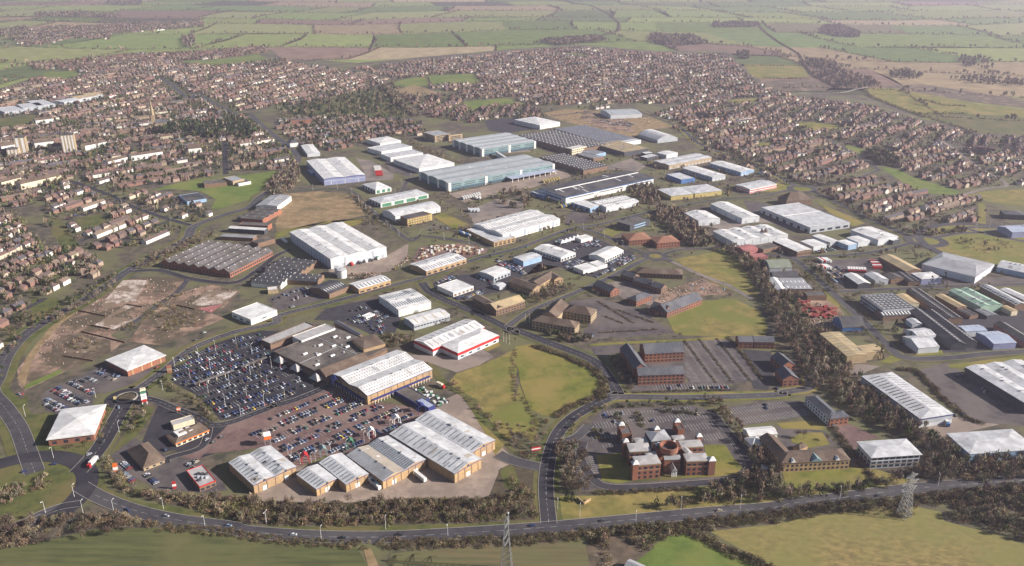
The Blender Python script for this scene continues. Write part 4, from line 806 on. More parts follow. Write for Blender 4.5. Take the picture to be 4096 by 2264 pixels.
# --- middle industrial buildings
b('J', (345, 1268), ('F', 655, 278), ('F', 1112, 182), 13, 'distribution_warehouse', 'three-bay white distribution warehouse with lorries at its loading doors', 'warehouse', ax='y', n=3, pitch=.13, wall='light_clad', top='white_roof', lights=(22, 'grey_roof', 'a', .9, .1, .9), bands=[('white_trim', 12.2, 12.98)],
  rows=[('y', 6, 9, 2.6, 11.5, 'blue_grey_roof', 'panel'), ('x', 2.4, 9.5, 4, 4.6, 'grey_clad', 'loading_door'), ('x', 6, 34, 3.0, 11.8, 'grey_clad', 'downpipe_panel')])
b('F', (1305, 318), (1435, 376), (1757, 274), 6, 'brick_unit', 'buff brick unit with dark rooflights beside the pallet yard', 'warehouse', ax='x', pitch=.12, wall='buff_brick', top='white_roof', lights=(15, 'skylight', 'ab', 1.1, .15, .6), rows=[win(2, 'x', 8, 5, 1.8), pil('x', 3, 8, 5.6, 'brown_brick')])
b('F', (800, 480), (885, 522), (1147, 450), 6, 'brick_unit', 'buff brick unit with grey rooflights next to the storage tanks', 'warehouse', ax='x', pitch=.14, wall='buff_brick', top='white_roof', lights=(9, 'skylight', 'a', 1.4, .1, .9), rows=[win(2, 'x', 8, 5, 1.8)])
b('F', (505, 505), (645, 562), (787, 495), 6, 'dark_unit', 'dark-roofed unit with rows of white rooflights behind the gravel car park', 'warehouse', ax='x', pitch=.2, wall='brown_brick', top='dark_roof', lights=(8, 'pale_skylight', 'a', .7, .35, .7))
b('E', (1310, 302), (1870, 392), (2217, 216), 6, 'weaving_factory', 'old brick factory with eight parallel grey ridged roofs', 'factory', ax='x', n=7, pitch=.62, wall='red_brick', top='asbestos_roof', lights=(7, 'pale_skylight', 'a', .8, .75, .9), rows=[win(3, 'x', 4, 2.4, 2.2), win(3, 'y', 5, 2, 2)])
b('F', (262, 262), (120, 365), (395, 405), 5, 'old_factory', 'upper half of the old saw-roofed workshops behind the grey factory', 'factory', ax='x', n=4, pitch=.5, wall='brown_brick', top='dark_roof', lights=(5, 'pale_skylight', 'a', .7, .7, .95))
b('F', (118, 368), (8, 470), (232, 502), 5, 'old_factory', 'lower half of the old saw-roofed workshops with white end walls', 'factory', ax='x', n=4, pitch=.5, wall='white_clad', top='dark_roof', lights=(5, 'pale_skylight', 'a', .7, .7, .95))
b('F', (300, 392), (240, 445), (550, 462), 5.2, 'old_factory', 'small dark ridged workshops joined to the end of the old factory', 'factory', ax='x', n=2, pitch=.5, wall='brown_brick', top='dark_roof', lights=(6, 'pale_skylight', 'a', .7, .7, .95))
b('F', (140, 505), (145, 530), (228, 520), 5, 'gatehouse', 'small white and brick gatehouse below the old saw-roofed workshops', 'gatehouse', roof='flat', wall='tan_stone', top='white_roof')
b('E', (1860, 8), (1856, 26), (2136, 52), 6, 'works_hall', 'white-roofed works hall behind the eight-ridged factory', 'factory', roof='gable', wall='dark_clad', top='white_roof')
b('E', (1800, 72), (1795, 92), (2045, 115), 5, 'works_hall', 'grey-roofed works hall next to the eight-ridged factory', 'factory', ax='x', n=2, wall='brown_brick', top='grey_roof', pitch=.3)
b('E', (2058, 125), (2100, 150), (2230, 108), 6, 'works_hall', 'brown-walled block between the old works and the white warehouse', 'factory', roof='flat', wall='brown_brick', top='felt_roof')
b('I', (2095, 1175), (2090, 1200), (2330, 1222), 7, 'works_hall', 'brick works building with flat roof beside the thorn belt', 'factory', roof='flat', wall='red_brick', top='asbestos_roof')
b('J', (88, 1018), (238, 1042), (297, 950), 8, 'works_hall', 'grey-roofed works hall with tall white end wall beside the dry field', 'factory', ax='x', pitch=.12, wall='white_clad', top='grey_roof', lights=(6, 'skylight', 'a', 1, .2, .8))
b('J', (-60, 1130), (110, 1160), (235, 1065), 6, 'works_hall', 'low brick works range with pale roof strips beside the dry field', 'factory', ax='y', n=4, pitch=.3, wall='red_brick', top='asbestos_roof', lights=(3, 'pale_skylight', 'b', 1.2, .2, .8))
for (x, y, r_, h, s) in ((750, 425, 5.5, 10, 'wide grey storage tank beside the buff brick unit'), (727, 400, 5.0, 9, 'grey storage tank standing behind the wider one')):
    c = G('F', (x, y)); rt = empty('storage_tank', (*c, 0)); tag(rt, s, 'tank')
    rpart(rt, 'shell', 'pale_steel', lambda m: m.cyl((0, 0), r_, 0, h, 24)); rpart(rt, 'lid', 'silver_roof', lambda m: m.cyl((0, 0), r_ + .15, h, h + .9, 24, .5)); rpart(rt, 'rim', 'steel', lambda m: m.cyl((0, 0), r_ + .2, h - .4, h - .1, 24))
b('J', (505, 640), (648, 802), (1006, 762), 11, 'blue_warehouse', 'white-roofed warehouse with lilac blue walls beside the dry field', 'warehouse', ax='y', n=2, pitch=.1, wall='lilac_clad', top='white_roof', bands=[('light_clad', 6.6, 7.2), ('blue_trim', 10.2, 10.98)], rows=[('x', 3, 22, 1.2, 5.8, 'light_clad', 'panel')])
b('J', (508, 718), (535, 750), (585, 742), 5, 'blue_annexe', 'small pale-roofed annexe in the shadow of the lilac warehouse', 'annexe', roof='flat', wall='blue_clad', top='silver_roof')
b('J', (450, 507), (502, 582), (612, 572), 6, 'shed', 'small white-roofed shed across the road from the terraced flats', 'warehouse', ax='y', pitch=.1, wall='light_clad', top='white_roof')
b('J', (975, 850), (1100, 902), (1243, 880), 6, 'trade_unit', 'small green and white unit with white hipped roof', 'warehouse', roof='hip', ax='x', pitch=.2, wall='white_clad', top='white_roof', rows=[('x', 3, 8, 5.2, 4.6, 'green_clad', 'panel'), ('y', 3, 8, 4, 4.6, 'dark_clad', 'panel')])
b('J', (1058, 970), (1145, 1017), (1554, 930), 6.5, 'trade_unit', 'long green-panelled unit with white frame and silver hipped roof', 'warehouse', roof='hip', ax='x', pitch=.16, wall='white_clad', top='silver_roof', rows=[('x', 2.9, 18, 16, 4.8, 'green_clad', 'panel'), ('y', 2.9, 7, 5, 4.6, 'dark_clad', 'panel')])
b('J', (1170, 1080), (1275, 1132), (1663, 1046), 7.5, 'shed', 'curved silver-roofed shed behind the yellow office', 'warehouse', roof='barrel', ax='x', pitch=.22, wall='white_clad', top='silver_roof')
r, L, W = b('J', (1318, 1126), (1376, 1152), (1577, 1107), 10.5, 'yellow_office', 'flat-roofed office with yellow panelled front and stair tower', 'office', roof='flat', wall='brown_brick', top='dark_roof', rows=[('x', 1.9, 4.2, 3.2, 2.0, 'yellow_clad', 'panel'), ('x', 5.2, 4.2, 3.2, 2.0, 'yellow_clad', 'panel'), ('x', 8.2, 4.2, 3.2, 1.8, 'yellow_clad', 'panel')])
rpart(r, 'stair_tower', 'yellow_clad', lambda m: m.box(L + .1, L + 4, 1, W - 1, 0, 9.5))
def teal(A, B, C, n, label, lights=None):
    r, L, W = b('J', A, B, C, 14, 'parcel_hub', label, 'warehouse', ax='x', n=n, pitch=.1, wall='teal_clad', top='teal_grey_roof', lights=lights,
      bands=[('deep_teal_clad', 0.2, 5.0)], rows=[('x', 10.3, 26, 20, .9, 'window_glass', 'window'), ('x', 7.2, 26, 20, .9, 'window_glass', 'window'), ('x', 1.8, 5, 3.0, 3.2, 'dark_clad', 'loading_door'), ('y', 9.8, 16, 12, 8, 'teal_clad', 'panel')])
    for k in range(int(L / 55) + 1):
        x = 2.5 + (L - 5) * k / int(L / 55); rpart(r, 'corner_pier', 'white_clad', lambda m: m.box(x - 2.5, x + 2.5, -.6, -.12, 0, 14.1))
    for k in range(n + 1):
        y = min(max(3, W * k / n), W - 3); rpart(r, 'corner_pier', 'white_clad', lambda m: m.box(-.6, -.12, y - 3, y + 3, 0, 14.4))
    return r, L, W
r, L, W = teal((1470, 742), (1737, 838), ('K', 487, 672), 3, 'huge teal distribution centre with white piers and loading canopy')
rpart(r, 'loading_canopy', 'blue_grey_roof', lambda m: m.frustum([(L * .52, -16, 6.2), (L * .97, -16, 6.2), (L * .97, -.7, 6.2), (L * .52, -.7, 6.2)], [(L * .52, -16, 6.6), (L * .97, -16, 6.6), (L * .97, -.7, 7.4), (L * .52, -.7, 7.4)]))
for k in range(9): rpart(r, 'canopy_post', 'white_trim', lambda m: m.box(L * (.53 + .053 * k), L * (.53 + .053 * k) + .7, -15.5, -14.8, 0, 6.2))
teal((1795, 457), (2031, 542), ('K', 302, 467), 4, 'second teal distribution centre with dotted roof behind the huge one', (24, 'pale_skylight', 'ab', 1.6, .35, .65))
b('J', (2135, 556), (2150, 560), (2270, 620), 8, 'office_block', 'white link canopy running out from the second teal centre', 'canopy', roof='flat', wall='white_clad', top='white_roof')
b('J', (1008, 457), (1140, 492), (1332, 467), 8, 'white_unit', 'back unit in the stepped row of four white units', 'warehouse', roof='hip', ax='x', pitch=.12, wall='white_clad', top='white_roof', over=.1)
b('J', (1060, 522), (1152, 562), (1397, 508), 8, 'white_unit', 'second unit in the stepped row of four white units', 'warehouse', roof='flat', wall='white_clad', top='silver_roof')
b('J', (1140, 582), (1232, 614), (1520, 572), 8, 'white_unit', 'third unit in the stepped row of four white units', 'warehouse', roof='flat', wall='white_clad', top='silver_roof')
b('J', (1270, 627), (1482, 712), (1782, 657), 8.5, 'white_unit', 'largest front unit in the stepped row of four white units', 'warehouse', roof='hip', ax='x', pitch=.12, wall='white_clad', top='white_roof', rows=[('y', 5.5, 40, 36, .8, 'window_glass', 'window')], over=.1)
b('J', (1545, 388), (1620, 424), (1740, 400), 13, 'glass_office', 'four-storey office with banded windows and rooftop plant, square half', 'office', roof='flat', wall='tan_stone', top='grey_roof', rows=[(s, 2 + 3.1 * k, 60, 30, 1.5, 'window_glass', 'window') for s in 'xy' for k in range(4)])
b('J', (1735, 398), (1742, 420), (1828, 397), 12, 'glass_office', 'lower wing of the four-storey banded office', 'office', roof='flat', wall='tan_stone', top='felt_roof', rows=[('x', 2 + 3.1 * k, 60, 24, 1.5, 'window_glass', 'window') for k in range(3)])
b('J', (1928, 1207), (2215, 1292), ('K', 552, 1162), 9, 'long_warehouse', 'long white warehouse with double dotted roof beside the spine road', 'warehouse', ax='x', n=2, pitch=.16, wall='white_clad', top='white_roof', lights=(24, 'grey_roof', 'a', 1, .15, .85), rows=[('x', 4.3, 26, 3, 8.4, 'blue_grey_roof', 'panel'), win(3, 'x', 13, 1.4, 1.4), ('y', 3, 8, 5, 4.5, 'grey_clad', 'loading_door')])
b('F', (1762, 32), (1985, 140), (2157, 100), 6.5, 'office_front', 'flat silver-roofed brick office front of the long white warehouse', 'office', roof='flat', wall='buff_brick', top='silver_roof', rows=[win(2, 'x', 6, 4, 2), win(4.6, 'x', 6, 4, 1.2)])
rt, L, W = b('K', (350, 882), (577, 963), (1337, 792), 10, 'dark_roof_factory', 'long factory with dark roof, white ridge walkway and blue end', 'factory', ax='x', n=1, pitch=.1, wall='white_clad', top='dark_roof', bands=[('blue_clad', 8.6, 9.98)], rows=[('x', 6.4, 60, 52, 1.2, 'window_glass', 'window'), ('y', 5, 50, 44, 3, 'blue_clad', 'panel')])
zr = 10 + W / 2 * .1 + .35
rpart(rt, 'ridge_walkway', 'white_trim', lambda m: m.box(6, L - 4, W / 2 - 1.3, W / 2 + 1.3, zr - .25, zr + .3))
for f in (.06, .2, .27, .85): rpart(rt, 'walkway_arm', 'white_trim', lambda m: m.frustum([(L * f, W * .3, zr - W * .2 * .1), (L * f + 1.4, W * .3, zr - W * .2 * .1), (L * f + 1.4, W * .49, zr), (L * f, W * .49, zr)], [(L * f, W * .3, zr + .3 - W * .2 * .1), (L * f + 1.4, W * .3, zr + .3 - W * .2 * .1), (L * f + 1.4, W * .49, zr + .3), (L * f, W * .49, zr + .3)]))
b('K', (275, 912), (385, 948), (457, 930), 6, 'blue_unit', 'blue-walled annexe at the near end of the long dark-roofed factory', 'warehouse', roof='flat', wall='blue_clad', top='silver_roof')
b('K', (635, 1012), (790, 1058), (892, 1036), 7, 'pale_blue_unit', 'pale blue unit with dark loading doors and silver roof', 'warehouse', roof='gable', ax='y', pitch=.08, wall='pale_blue_clad', top='white_roof', rows=[('y', 2.6, 12, 5, 5, 'dark_clad', 'loading_door')])
b('K', (800, 1000), (932, 1052), (1207, 990), 7.5, 'pale_blue_unit', 'dotted-roof unit joined to the pale blue one', 'warehouse', roof='gable', ax='x', n=2, pitch=.12, wall='light_clad', top='white_roof', lights=(13, 'grey_roof', 'ab', 1.4, .3, .7))
b('K', (1020, 1180), (1140, 1208), (1327, 1157), 9, 'dark_office', 'dark glass office with flat grey roof beside the thorn belt', 'office', roof='flat', wall='dark_clad', top='asbestos_roof', rows=[('x', 3, 30, 24, 1.4, 'pale_blue_clad', 'window'), ('x', 6.4, 30, 24, 1.4, 'pale_blue_clad', 'window')])
b('K', (205, 415), (612, 552), (905, 490), 8, 'car_works', 'vast dark saw-roofed works with white roof specks', 'factory', roof='gable', ax='x', n=14, pitch=.35, wall='brown_brick', top='dark_roof', lights=(12, 'pale_skylight', 'a', 1.2, .5, .8))
b('K', (498, 362), (908, 488), (1152, 442), 8.1, 'car_works', 'blue-grey half of the vast saw-roofed works', 'factory', roof='gable', ax='x', n=14, pitch=.35, wall='brown_brick', top='works_roof', lights=(10, 'dark_roof', 'a', 1.2, .5, .8))
b('K', (362, 612), (732, 727), (922, 682), 8, 'car_works', 'smaller dark saw-roofed works behind the long dark roof', 'factory', roof='gable', ax='x', n=10, pitch=.35, wall='brown_brick', top='dark_roof', lights=(9, 'pale_skylight', 'a', 1.0, .5, .8))
b('K', (600, 525), (632, 540), (742, 510), 11, 'works_office', 'cream tower office at the corner of the vast dark works', 'office', roof='flat', wall='cream_wall', top='silver_roof', rows=[win(4, 'x', 5, 3.6, 1.5), win(8, 'x', 5, 3.6, 1.5)])
b('K', (850, 497), (1090, 568), (1292, 532), 8, 'works_hall', 'tan-roofed hall of five ribs with dark open front', 'factory', roof='gable', ax='y', n=5, pitch=.2, wall='dark_clad', top='tan_roof')
b('K', (1030, 460), (1100, 480), (1230, 455), 8, 'works_hall', 'plain pale hall behind the tan ribbed one', 'factory', roof='flat', wall='light_clad', top='silver_roof')
b('K', (740, 560), (830, 590), (905, 565), 6, 'works_hall', 'grey and pale blue shed in front of the tan ribbed hall', 'factory', roof='gable', ax='y', n=3, pitch=.25, wall='pale_blue_clad', top='grey_roof')
b('K', (680, 580), (820, 625), (900, 605), 5, 'works_hall', 'low grey sheds between the two dark saw roofs', 'factory', roof='gable', ax='y', n=3, pitch=.25, wall='brown_brick', top='grey_roof')
b('K', (1225, 408), (1382, 462), (1550, 440), 6, 'vaulted_hall', 'sports hall with white vaulted roof on the far edge of the estate', 'hall', roof='barrel', ax='y', pitch=.34, wall='grey_clad', top='white_roof')
b('K', (160, 277), (350, 332), (492, 297), 9, 'white_unit', 'solitary white unit with silos beyond the second teal centre', 'warehouse', roof='hip', ax='x', pitch=.12, wall='white_clad', top='white_roof', over=.1)
b('K', (890, 197), (970, 242), (1242, 228), 9, 'silver_unit', 'silver shed with raised roof house on the scrubby far plateau', 'warehouse', roof='gable', ax='x', pitch=.1, wall='light_clad', top='teal_grey_roof')
b('K', (1228, 602), (1290, 617), (1387, 592), 6, 'small_unit', 'small flat white unit next to the tan ribbed hall', 'warehouse', roof='flat', wall='dark_clad', top='silver_roof')
b('K', (1240, 566), (1275, 580), (1345, 570), 6, 'small_unit', 'tiny white flat unit behind the small flat one', 'warehouse', roof='flat', wall='dark_clad', top='white_roof')
b('K', (1385, 572), (1460, 592), (1552, 570), 7, 'small_unit', 'small white-walled unit below the vaulted sports hall', 'warehouse', roof='gable', ax='y', pitch=.1, wall='white_clad', top='white_roof')
b('K', (1360, 642), (1482, 682), (1838, 607), 8, 'wide_unit', 'wide pale unit with stepped roof and many doors', 'warehouse', roof='gable', ax='x', n=2, pitch=.12, wall='tan_stone', top='silver_roof', rows=[door('x', 9, 4, 4, 'grey_clad')])
b('K', (1590, 707), (1862, 787), (1987, 770), 7, 'long_unit', 'long white-roofed unit with dark side wall, next to the blue box', 'warehouse', roof='gable', ax='y', pitch=.12, wall='grey_clad', top='white_roof', rows=[door('x', 7, 3, 3.6, 'light_clad'), win(3, 'y', 8, 4, 1.4)])
b('K', (1840, 662), (2112, 742), (2227, 722), 7, 'long_unit', 'long white-roofed unit closest to the bypass', 'warehouse', roof='gable', ax='y', pitch=.12, wall='pale_blue_clad', top='white_roof', rows=[door('x', 7, 3, 3.6, 'light_clad'), win(3, 'y', 8, 4, 1.4)])
b('K', (1480, 757), (1590, 808), (1693, 786), 7, 'blue_unit', 'blue box unit with flat silver roof', 'warehouse', roof='flat', wall='blue_clad', top='silver_roof')
b('K', (1380, 892), (1500, 952), (1697, 932), 7, 'yellow_unit', 'yellow-walled unit with silver roof, further from the bypass', 'warehouse', roof='hip', ax='x', pitch=.1, wall='yellow_clad', top='silver_roof', over=.6)
b('K', (1600, 872), (1710, 930), (1932, 897), 7, 'yellow_unit', 'yellow-walled unit with silver roof, closer to the red-banded one', 'warehouse', roof='hip', ax='x', pitch=.1, wall='yellow_clad', top='silver_roof', over=.6)
b('K', (2045, 857), (2190, 892), ('L', 252, 850), 7, 'red_band_unit', 'silver-roofed unit with red and white wall bands by the bypass roundabout', 'warehouse', roof='gable', ax='x', pitch=.1, wall='white_clad', top='silver_roof', bands=[('red_trim', 3.6, 5.0), ('red_trim', .6, 1.8)])
b('K', (1635, 1097), (1740, 1168), (1917, 1142), 8, 'white_unit', 'small white gabled unit with loading doors beside the thorn belt', 'warehouse', roof='gable', ax='y', pitch=.16, wall='light_clad', top='white_roof', rows=[door('x', 12, 3.6, 4.4, 'grey_clad')])
b('K', (1870, 1017), (2122, 1148), (2257, 1122), 8, 'white_unit', 'longer white gabled unit next to the small gabled one', 'warehouse', roof='gable', ax='y', pitch=.16, wall='light_clad', top='white_roof', rows=[door('x', 12, 3.6, 4.4, 'grey_clad'), door('y', 24, 4, 4.4, 'blue_grey_roof')])
b('K', (1880, 1258), (2040, 1350), ('L', 327, 1285), 8.5, 'four_bay_unit', 'white unit of four rounded bays beside a large bare tree', 'warehouse', roof='gable', ax='y', n=4, pitch=.16, wall='light_clad', top='white_roof', rows=[('x', 4, 12, .8, 7.6, 'grey_clad', 'panel')])
r, L, W = b('L', (115, 1047), (530, 1228), (862, 1172), 8.5, 'flat_depot', 'very wide grey flat-roofed depot with loading canopy beside the bypass', 'warehouse', roof='flat', wall='grey_clad', top='silver_roof', rows=[('x', 3, 12, 8, 3, 'window_glass', 'window'), door('y', 14, 6, 4.4, 'dark_clad')])
rpart(r, 'roof_seam', 'white_trim', lambda m: m.box(.5, L - .5, W * .55, W * .55 + 1.2, 8.16, 8.5))
b('L', (245, 962), (320, 1000), (545, 985), 7, 'pagoda_office', 'dark brick office with steep paired roofs behind the wide grey depot', 'office', roof='hip', ax='x', pitch=.9, wall='brown_brick', top='brown_tile')
b('H', (825, 40), (1045, 122), (1205, 92), 8, 'white_unit', 'long white unit with black glazed annexe near the roundabout', 'warehouse', roof='gable', ax='y', pitch=.1, wall='light_clad', top='white_roof')
b('H', (1090, 102), (1165, 128), (1222, 114), 6, 'black_annexe', 'black glazed annexe of the long white unit', 'annexe', roof='flat', wall='dark_clad', top='white_roof')
b('H', (192, 127), (385, 218), (497, 196), 7, 'flat_unit', 'long white-roofed brown unit beside parked cars', 'warehouse', roof='gable', ax='y', pitch=.08, wall='brown_brick', top='white_roof', rows=[win(3, 'x', 3, 2, 1.4), win(5, 'y', 4, 2.6, 1.2)])
b('H', (415, 132), (517, 177), (622, 157), 6.5, 'box_unit', 'pale box unit with brick plinth behind the parked cars', 'warehouse', roof='gable', ax='y', pitch=.08, wall='light_clad', top='white_roof')
b('H', (512, 87), (652, 142), (712, 126), 6.5, 'box_unit', 'grey-walled box unit right behind the brick-plinthed one', 'warehouse', roof='gable', ax='y', pitch=.08, wall='grey_clad', top='white_roof')
b('H', (715, 132), (802, 167), (867, 152), 6.5, 'box_unit', 'pale blue box unit, nearer of the two standing side by side', 'warehouse', roof='gable', ax='y', pitch=.08, wall='pale_blue_clad', top='white_roof')
b('H', (797, 102), (882, 142), (967, 122), 6.5, 'box_unit', 'pale blue box unit, further of the two standing side by side', 'warehouse', roof='gable', ax='y', pitch=.08, wall='light_clad', top='white_roof')

# --- right-hand estate
b('G', (1915, 177), (1990, 212), (2097, 190), 6, 'red_unit', 'red-roofed brick workshop at the head of the tree belt', 'workshop', roof='gable', ax='x', pitch=.2, wall='red_roof', top='red_roof')
b('G', (2032, 236), (2062, 262), (2177, 247), 5, 'red_unit', 'low red unit in front of the red-roofed workshop', 'workshop', roof='flat', wall='red_roof', top='red_roof')
b('H', (48, 165), (110, 200), (225, 165), 5.5, 'brown_unit', 'low brown flat unit between the red workshop and the long white roof', 'workshop', roof='flat', wall='brown_brick', top='felt_roof')
b('H', (85, 292), (162, 352), (347, 350), 6, 'arched_unit', 'olive arched-roof unit at the top of the tree belt', 'warehouse', roof='barrel', ax='x', pitch=.4, wall='grey_clad', top='olive_roof')
b('H', (168, 395), (192, 432), (387, 416), 5, 'arched_unit', 'black arched-roof unit with a line of white rooflights', 'warehouse', roof='barrel', ax='x', pitch=.6, wall='deep_teal_clad', top='dark_roof')
b('H', (240, 432), (302, 522), (498, 512), 6, 'grey_unit', 'wide lilac-grey workshop roof behind the red skip yard', 'warehouse', roof='gable', ax='x', n=2, pitch=.12, wall='brown_brick', top='grey_roof', lights=(6, 'pale_skylight', 'a', 1.0, .3, .7))
b('H', (158, 434), (215, 530), (296, 526), 6.1, 'white_lean_to', 'white gabled shed along the tree belt beside the lilac-grey roof', 'warehouse', roof='gable', ax='y', pitch=.3, wall='grey_clad', top='white_roof')
b('H', (440, 540), (470, 575), (625, 570), 6, 'brown_unit', 'brown felt-roofed shelter at the edge of the red skip yard', 'workshop', roof='flat', wall='brown_brick', top='asbestos_roof')
b('H', (605, 882), (790, 1068), (930, 1038), 8, 'tan_unit', 'long tan-roofed wing of the L-shaped tan unit by the tree belt', 'warehouse', roof='gable', ax='y', pitch=.1, wall='tan_roof', top='tan_roof', lights=(9, 'olive_roof', 'ab', .9, .1, .8))
b('H', (885, 985), (936, 1042), (1067, 1010), 7.9, 'tan_unit', 'short tan-roofed wing of the L-shaped tan unit', 'warehouse', roof='gable', ax='x', pitch=.1, wall='tan_roof', top='tan_roof')
b('H', (680, 765), (755, 838), (932, 828), 4, 'nissen_hall', 'dark blue arched hall beside the estate road', 'warehouse', roof='barrel', ax='x', pitch=.62, wall='blue_clad', top='dark_roof')
r, L, W = b('H', (920, 567), (1082, 692), (1342, 667), 9, 'square_block', 'large square factory block with dark coffered flat roof', 'factory', roof='flat', wall='grey_clad', top='dark_roof', rows=[win(6.5, 'y', 4, 3, 1.4), win(3, 'y', 4, 3, 1.4)])
for i in range(7):
    for k in range(7): link('rooflight', box_mesh('rooflight', L / 11, W / 14, .5, 'grey_roof'), r, (L * (i + .8) / 7.6, W * (k + .8) / 7.6, 8.85))
b('H', (1050, 690), (1085, 745), (1300, 715), 5, 'square_annexe', 'low dark annexe with white rooflights in front of the square block', 'factory', roof='gable', ax='x', pitch=.2, wall='brown_brick', top='dark_roof', lights=(9, 'pale_skylight', 'a', 1.2, .2, .8))
b('H', (1205, 565), (1290, 640), (1365, 628), 6, 'tan_shed', 'narrow cream-roofed shed behind the square block', 'warehouse', roof='gable', ax='y', pitch=.15, wall='cream_wall', top='tan_roof')
b('H', (1050, 257), (1268, 377), (1395, 366), 7, 'tan_unit', 'broad tan-roofed shed in the lorry park', 'warehouse', roof='gable', ax='y', pitch=.25, wall='brown_brick', top='tan_roof', lights=(10, 'olive_roof', 'a', .9, .2, .8))
b('H', (1415, 312), (1835, 425), (1960, 312), 8, 'grey_market', 'huge grey hipped warehouse with pale lower side roof', 'warehouse', roof='hip', ax='y', pitch=.13, wall='light_clad', top='grey_roof', hipf=.35)
b('H', (1600, 370), (1840, 428), (1850, 408), 5, 'market_lean_to', 'cream lean-to along the huge grey hipped warehouse', 'warehouse', roof='flat', wall='cream_wall', top='cream_wall')
b('H', (2010, 342), (2300, 402), (2345, 345), 6, 'edge_unit', 'blue-walled unit with pale roof behind the huge grey warehouse', 'warehouse', roof='gable', ax='y', pitch=.2, wall='pale_blue_clad', top='silver_roof')
b('H', (775, 402), (880, 482), (977, 472), 6, 'silver_shed', 'silver gabled shed beside the stored lorries', 'warehouse', roof='gable', ax='y', pitch=.25, wall='dark_clad', top='white_roof', lights=(6, 'grey_roof', 'b', .9, .2, .8))
b('H', (935, 397), (1020, 452), (1125, 442), 6, 'silver_shed', 'grey gabled shed between the silver one and the brown one', 'warehouse', roof='gable', ax='y', pitch=.25, wall='grey_clad', top='silver_roof')
b('H', (1085, 402), (1150, 442), (1252, 432), 6, 'brown_unit', 'brown gabled shed next to the broad tan roof', 'warehouse', roof='gable', ax='y', pitch=.25, wall='brown_brick', top='asbestos_roof')
b('H', (1200, 385), (1290, 465), (1375, 455), 5, 'old_range', 'narrow dark ridged range below the broad tan roof', 'factory', roof='gable', ax='y', n=2, pitch=.4, wall='brown_brick', top='dark_roof', lights=(8, 'pale_skylight', 'b', .8, .6, .9))
b('H', (1335, 392), (1397, 442), (1545, 422), 7, 'white_unit', 'white-roofed red-ended unit beside a tall dark conifer', 'warehouse', roof='hip', ax='x', pitch=.2, wall='lilac_clad', top='white_roof')
b('H', (1625, 532), (1880, 668), (2052, 648), 7, 'green_unit', 'pair of pale green round-topped sheds', 'warehouse', roof='gable', ax='y', n=2, pitch=.28, wall='green_roof', top='green_roof')
b('H', (1515, 572), (1690, 672), (1760, 662), 6.5, 'olive_unit', 'olive tan shed along the pale green pair', 'warehouse', roof='gable', ax='y', pitch=.25, wall='brown_brick', top='tan_roof')
b('H', (1880, 497), (2160, 650), (2240, 640), 6, 'dark_range', 'long dark range with white roof strip behind the pale green sheds', 'factory', roof='gable', ax='y', n=1, pitch=.3, wall='brown_brick', top='silver_roof', lights=(14, 'dark_roof', 'a', 2.4, .1, .5))
b('H', (2035, 525), (2230, 610), (2300, 600), 6, 'white_unit', 'white-roofed range at the end of the upper estate road', 'factory', roof='gable', ax='y', pitch=.25, wall='grey_clad', top='white_roof')
for i, (A, B, C, s) in enumerate((((1302, 525), (1612, 765), (1712, 748), 'widest, with brick end beside the pale green sheds'), ((1332, 690), (1640, 975), (1720, 948), 'nearest the grey arched units'), ((1440, 700), (1752, 955), (1832, 940), 'middle one of the three dark ranges'))):
    b('H', A, B, C, 6, 'saw_range', 'long dark ridged range with pale ridge, ' + s, 'factory', roof='gable', ax='y', n=2 if i == 0 else 1, pitch=.42, wall='brown_brick' if i == 0 else 'dark_clad', top='dark_roof' if i else 'asbestos_roof', lights=(18, 'pale_skylight', 'b', 1.0, .68, .95))
b('H', (1250, 907), (1372, 1002), (1537, 987), 6, 'pale_unit', 'pale stepped-roof unit on the grass corner of the estate road', 'warehouse', roof='gable', ax='x', n=1, pitch=.28, wall='light_clad', top='silver_roof', lights=(4, 'grey_roof', 'b', .8, .2, .8))
b('H', (1282, 852), (1372, 912), (1507, 892), 6.1, 'pale_unit', 'pale unit joined behind the one on the grass corner', 'warehouse', roof='gable', ax='x', n=1, pitch=.25, wall='light_clad', top='silver_roof', lights=(4, 'grey_roof', 'a', .8, .2, .8))
b('H', (1275, 767), (1322, 807), (1402, 802), 5, 'pale_unit', 'small pale gabled shed near the square dark-roofed block', 'warehouse', roof='gable', ax='y', pitch=.25, wall='light_clad', top='silver_roof')
b('H', (1700, 822), (1757, 868), (1922, 852), 6, 'lilac_unit', 'smaller lilac-roofed unit behind the larger lilac one', 'warehouse', roof='gable', ax='x', pitch=.16, wall='light_clad', top='blue_grey_roof', lights=(4, 'pale_skylight', 'b', .9, .2, .8))
b('H', (1862, 872), (1985, 968), (2152, 948), 6.5, 'lilac_unit', 'larger lilac-roofed unit facing the estate road', 'warehouse', roof='gable', ax='x', pitch=.16, wall='lilac_clad', top='blue_grey_roof', lights=(4, 'pale_skylight', 'b', .9, .2, .8))
b('H', (2005, 802), (2240, 960), (2320, 945), 6, 'saw_range', 'dark ridged range running off beyond the larger lilac unit', 'factory', roof='gable', ax='y', pitch=.42, wall='red_brick', top='asbestos_roof', lights=(12, 'pale_skylight', 'b', 1.0, .1, .5))
b('H', (1700, 690), (1790, 740), (1850, 725), 4, 'yard_store', 'low brown store below the olive tan shed', 'store', roof='gable', ax='y', n=2, pitch=.3, wall='brown_brick', top='asbestos_roof')
b('H', (1850, 690), (1930, 740), (1990, 720), 4, 'yard_store', 'low store with pale strips below the pale green sheds', 'store', roof='gable', ax='y', n=2, pitch=.3, wall='dark_clad', top='grey_roof')
b('H', (2050, 660), (2130, 705), (2170, 695), 5, 'tan_shed', 'small cream-roofed shed at the foot of the pale green sheds', 'store', roof='gable', ax='y', pitch=.2, wall='cream_wall', top='tan_roof')
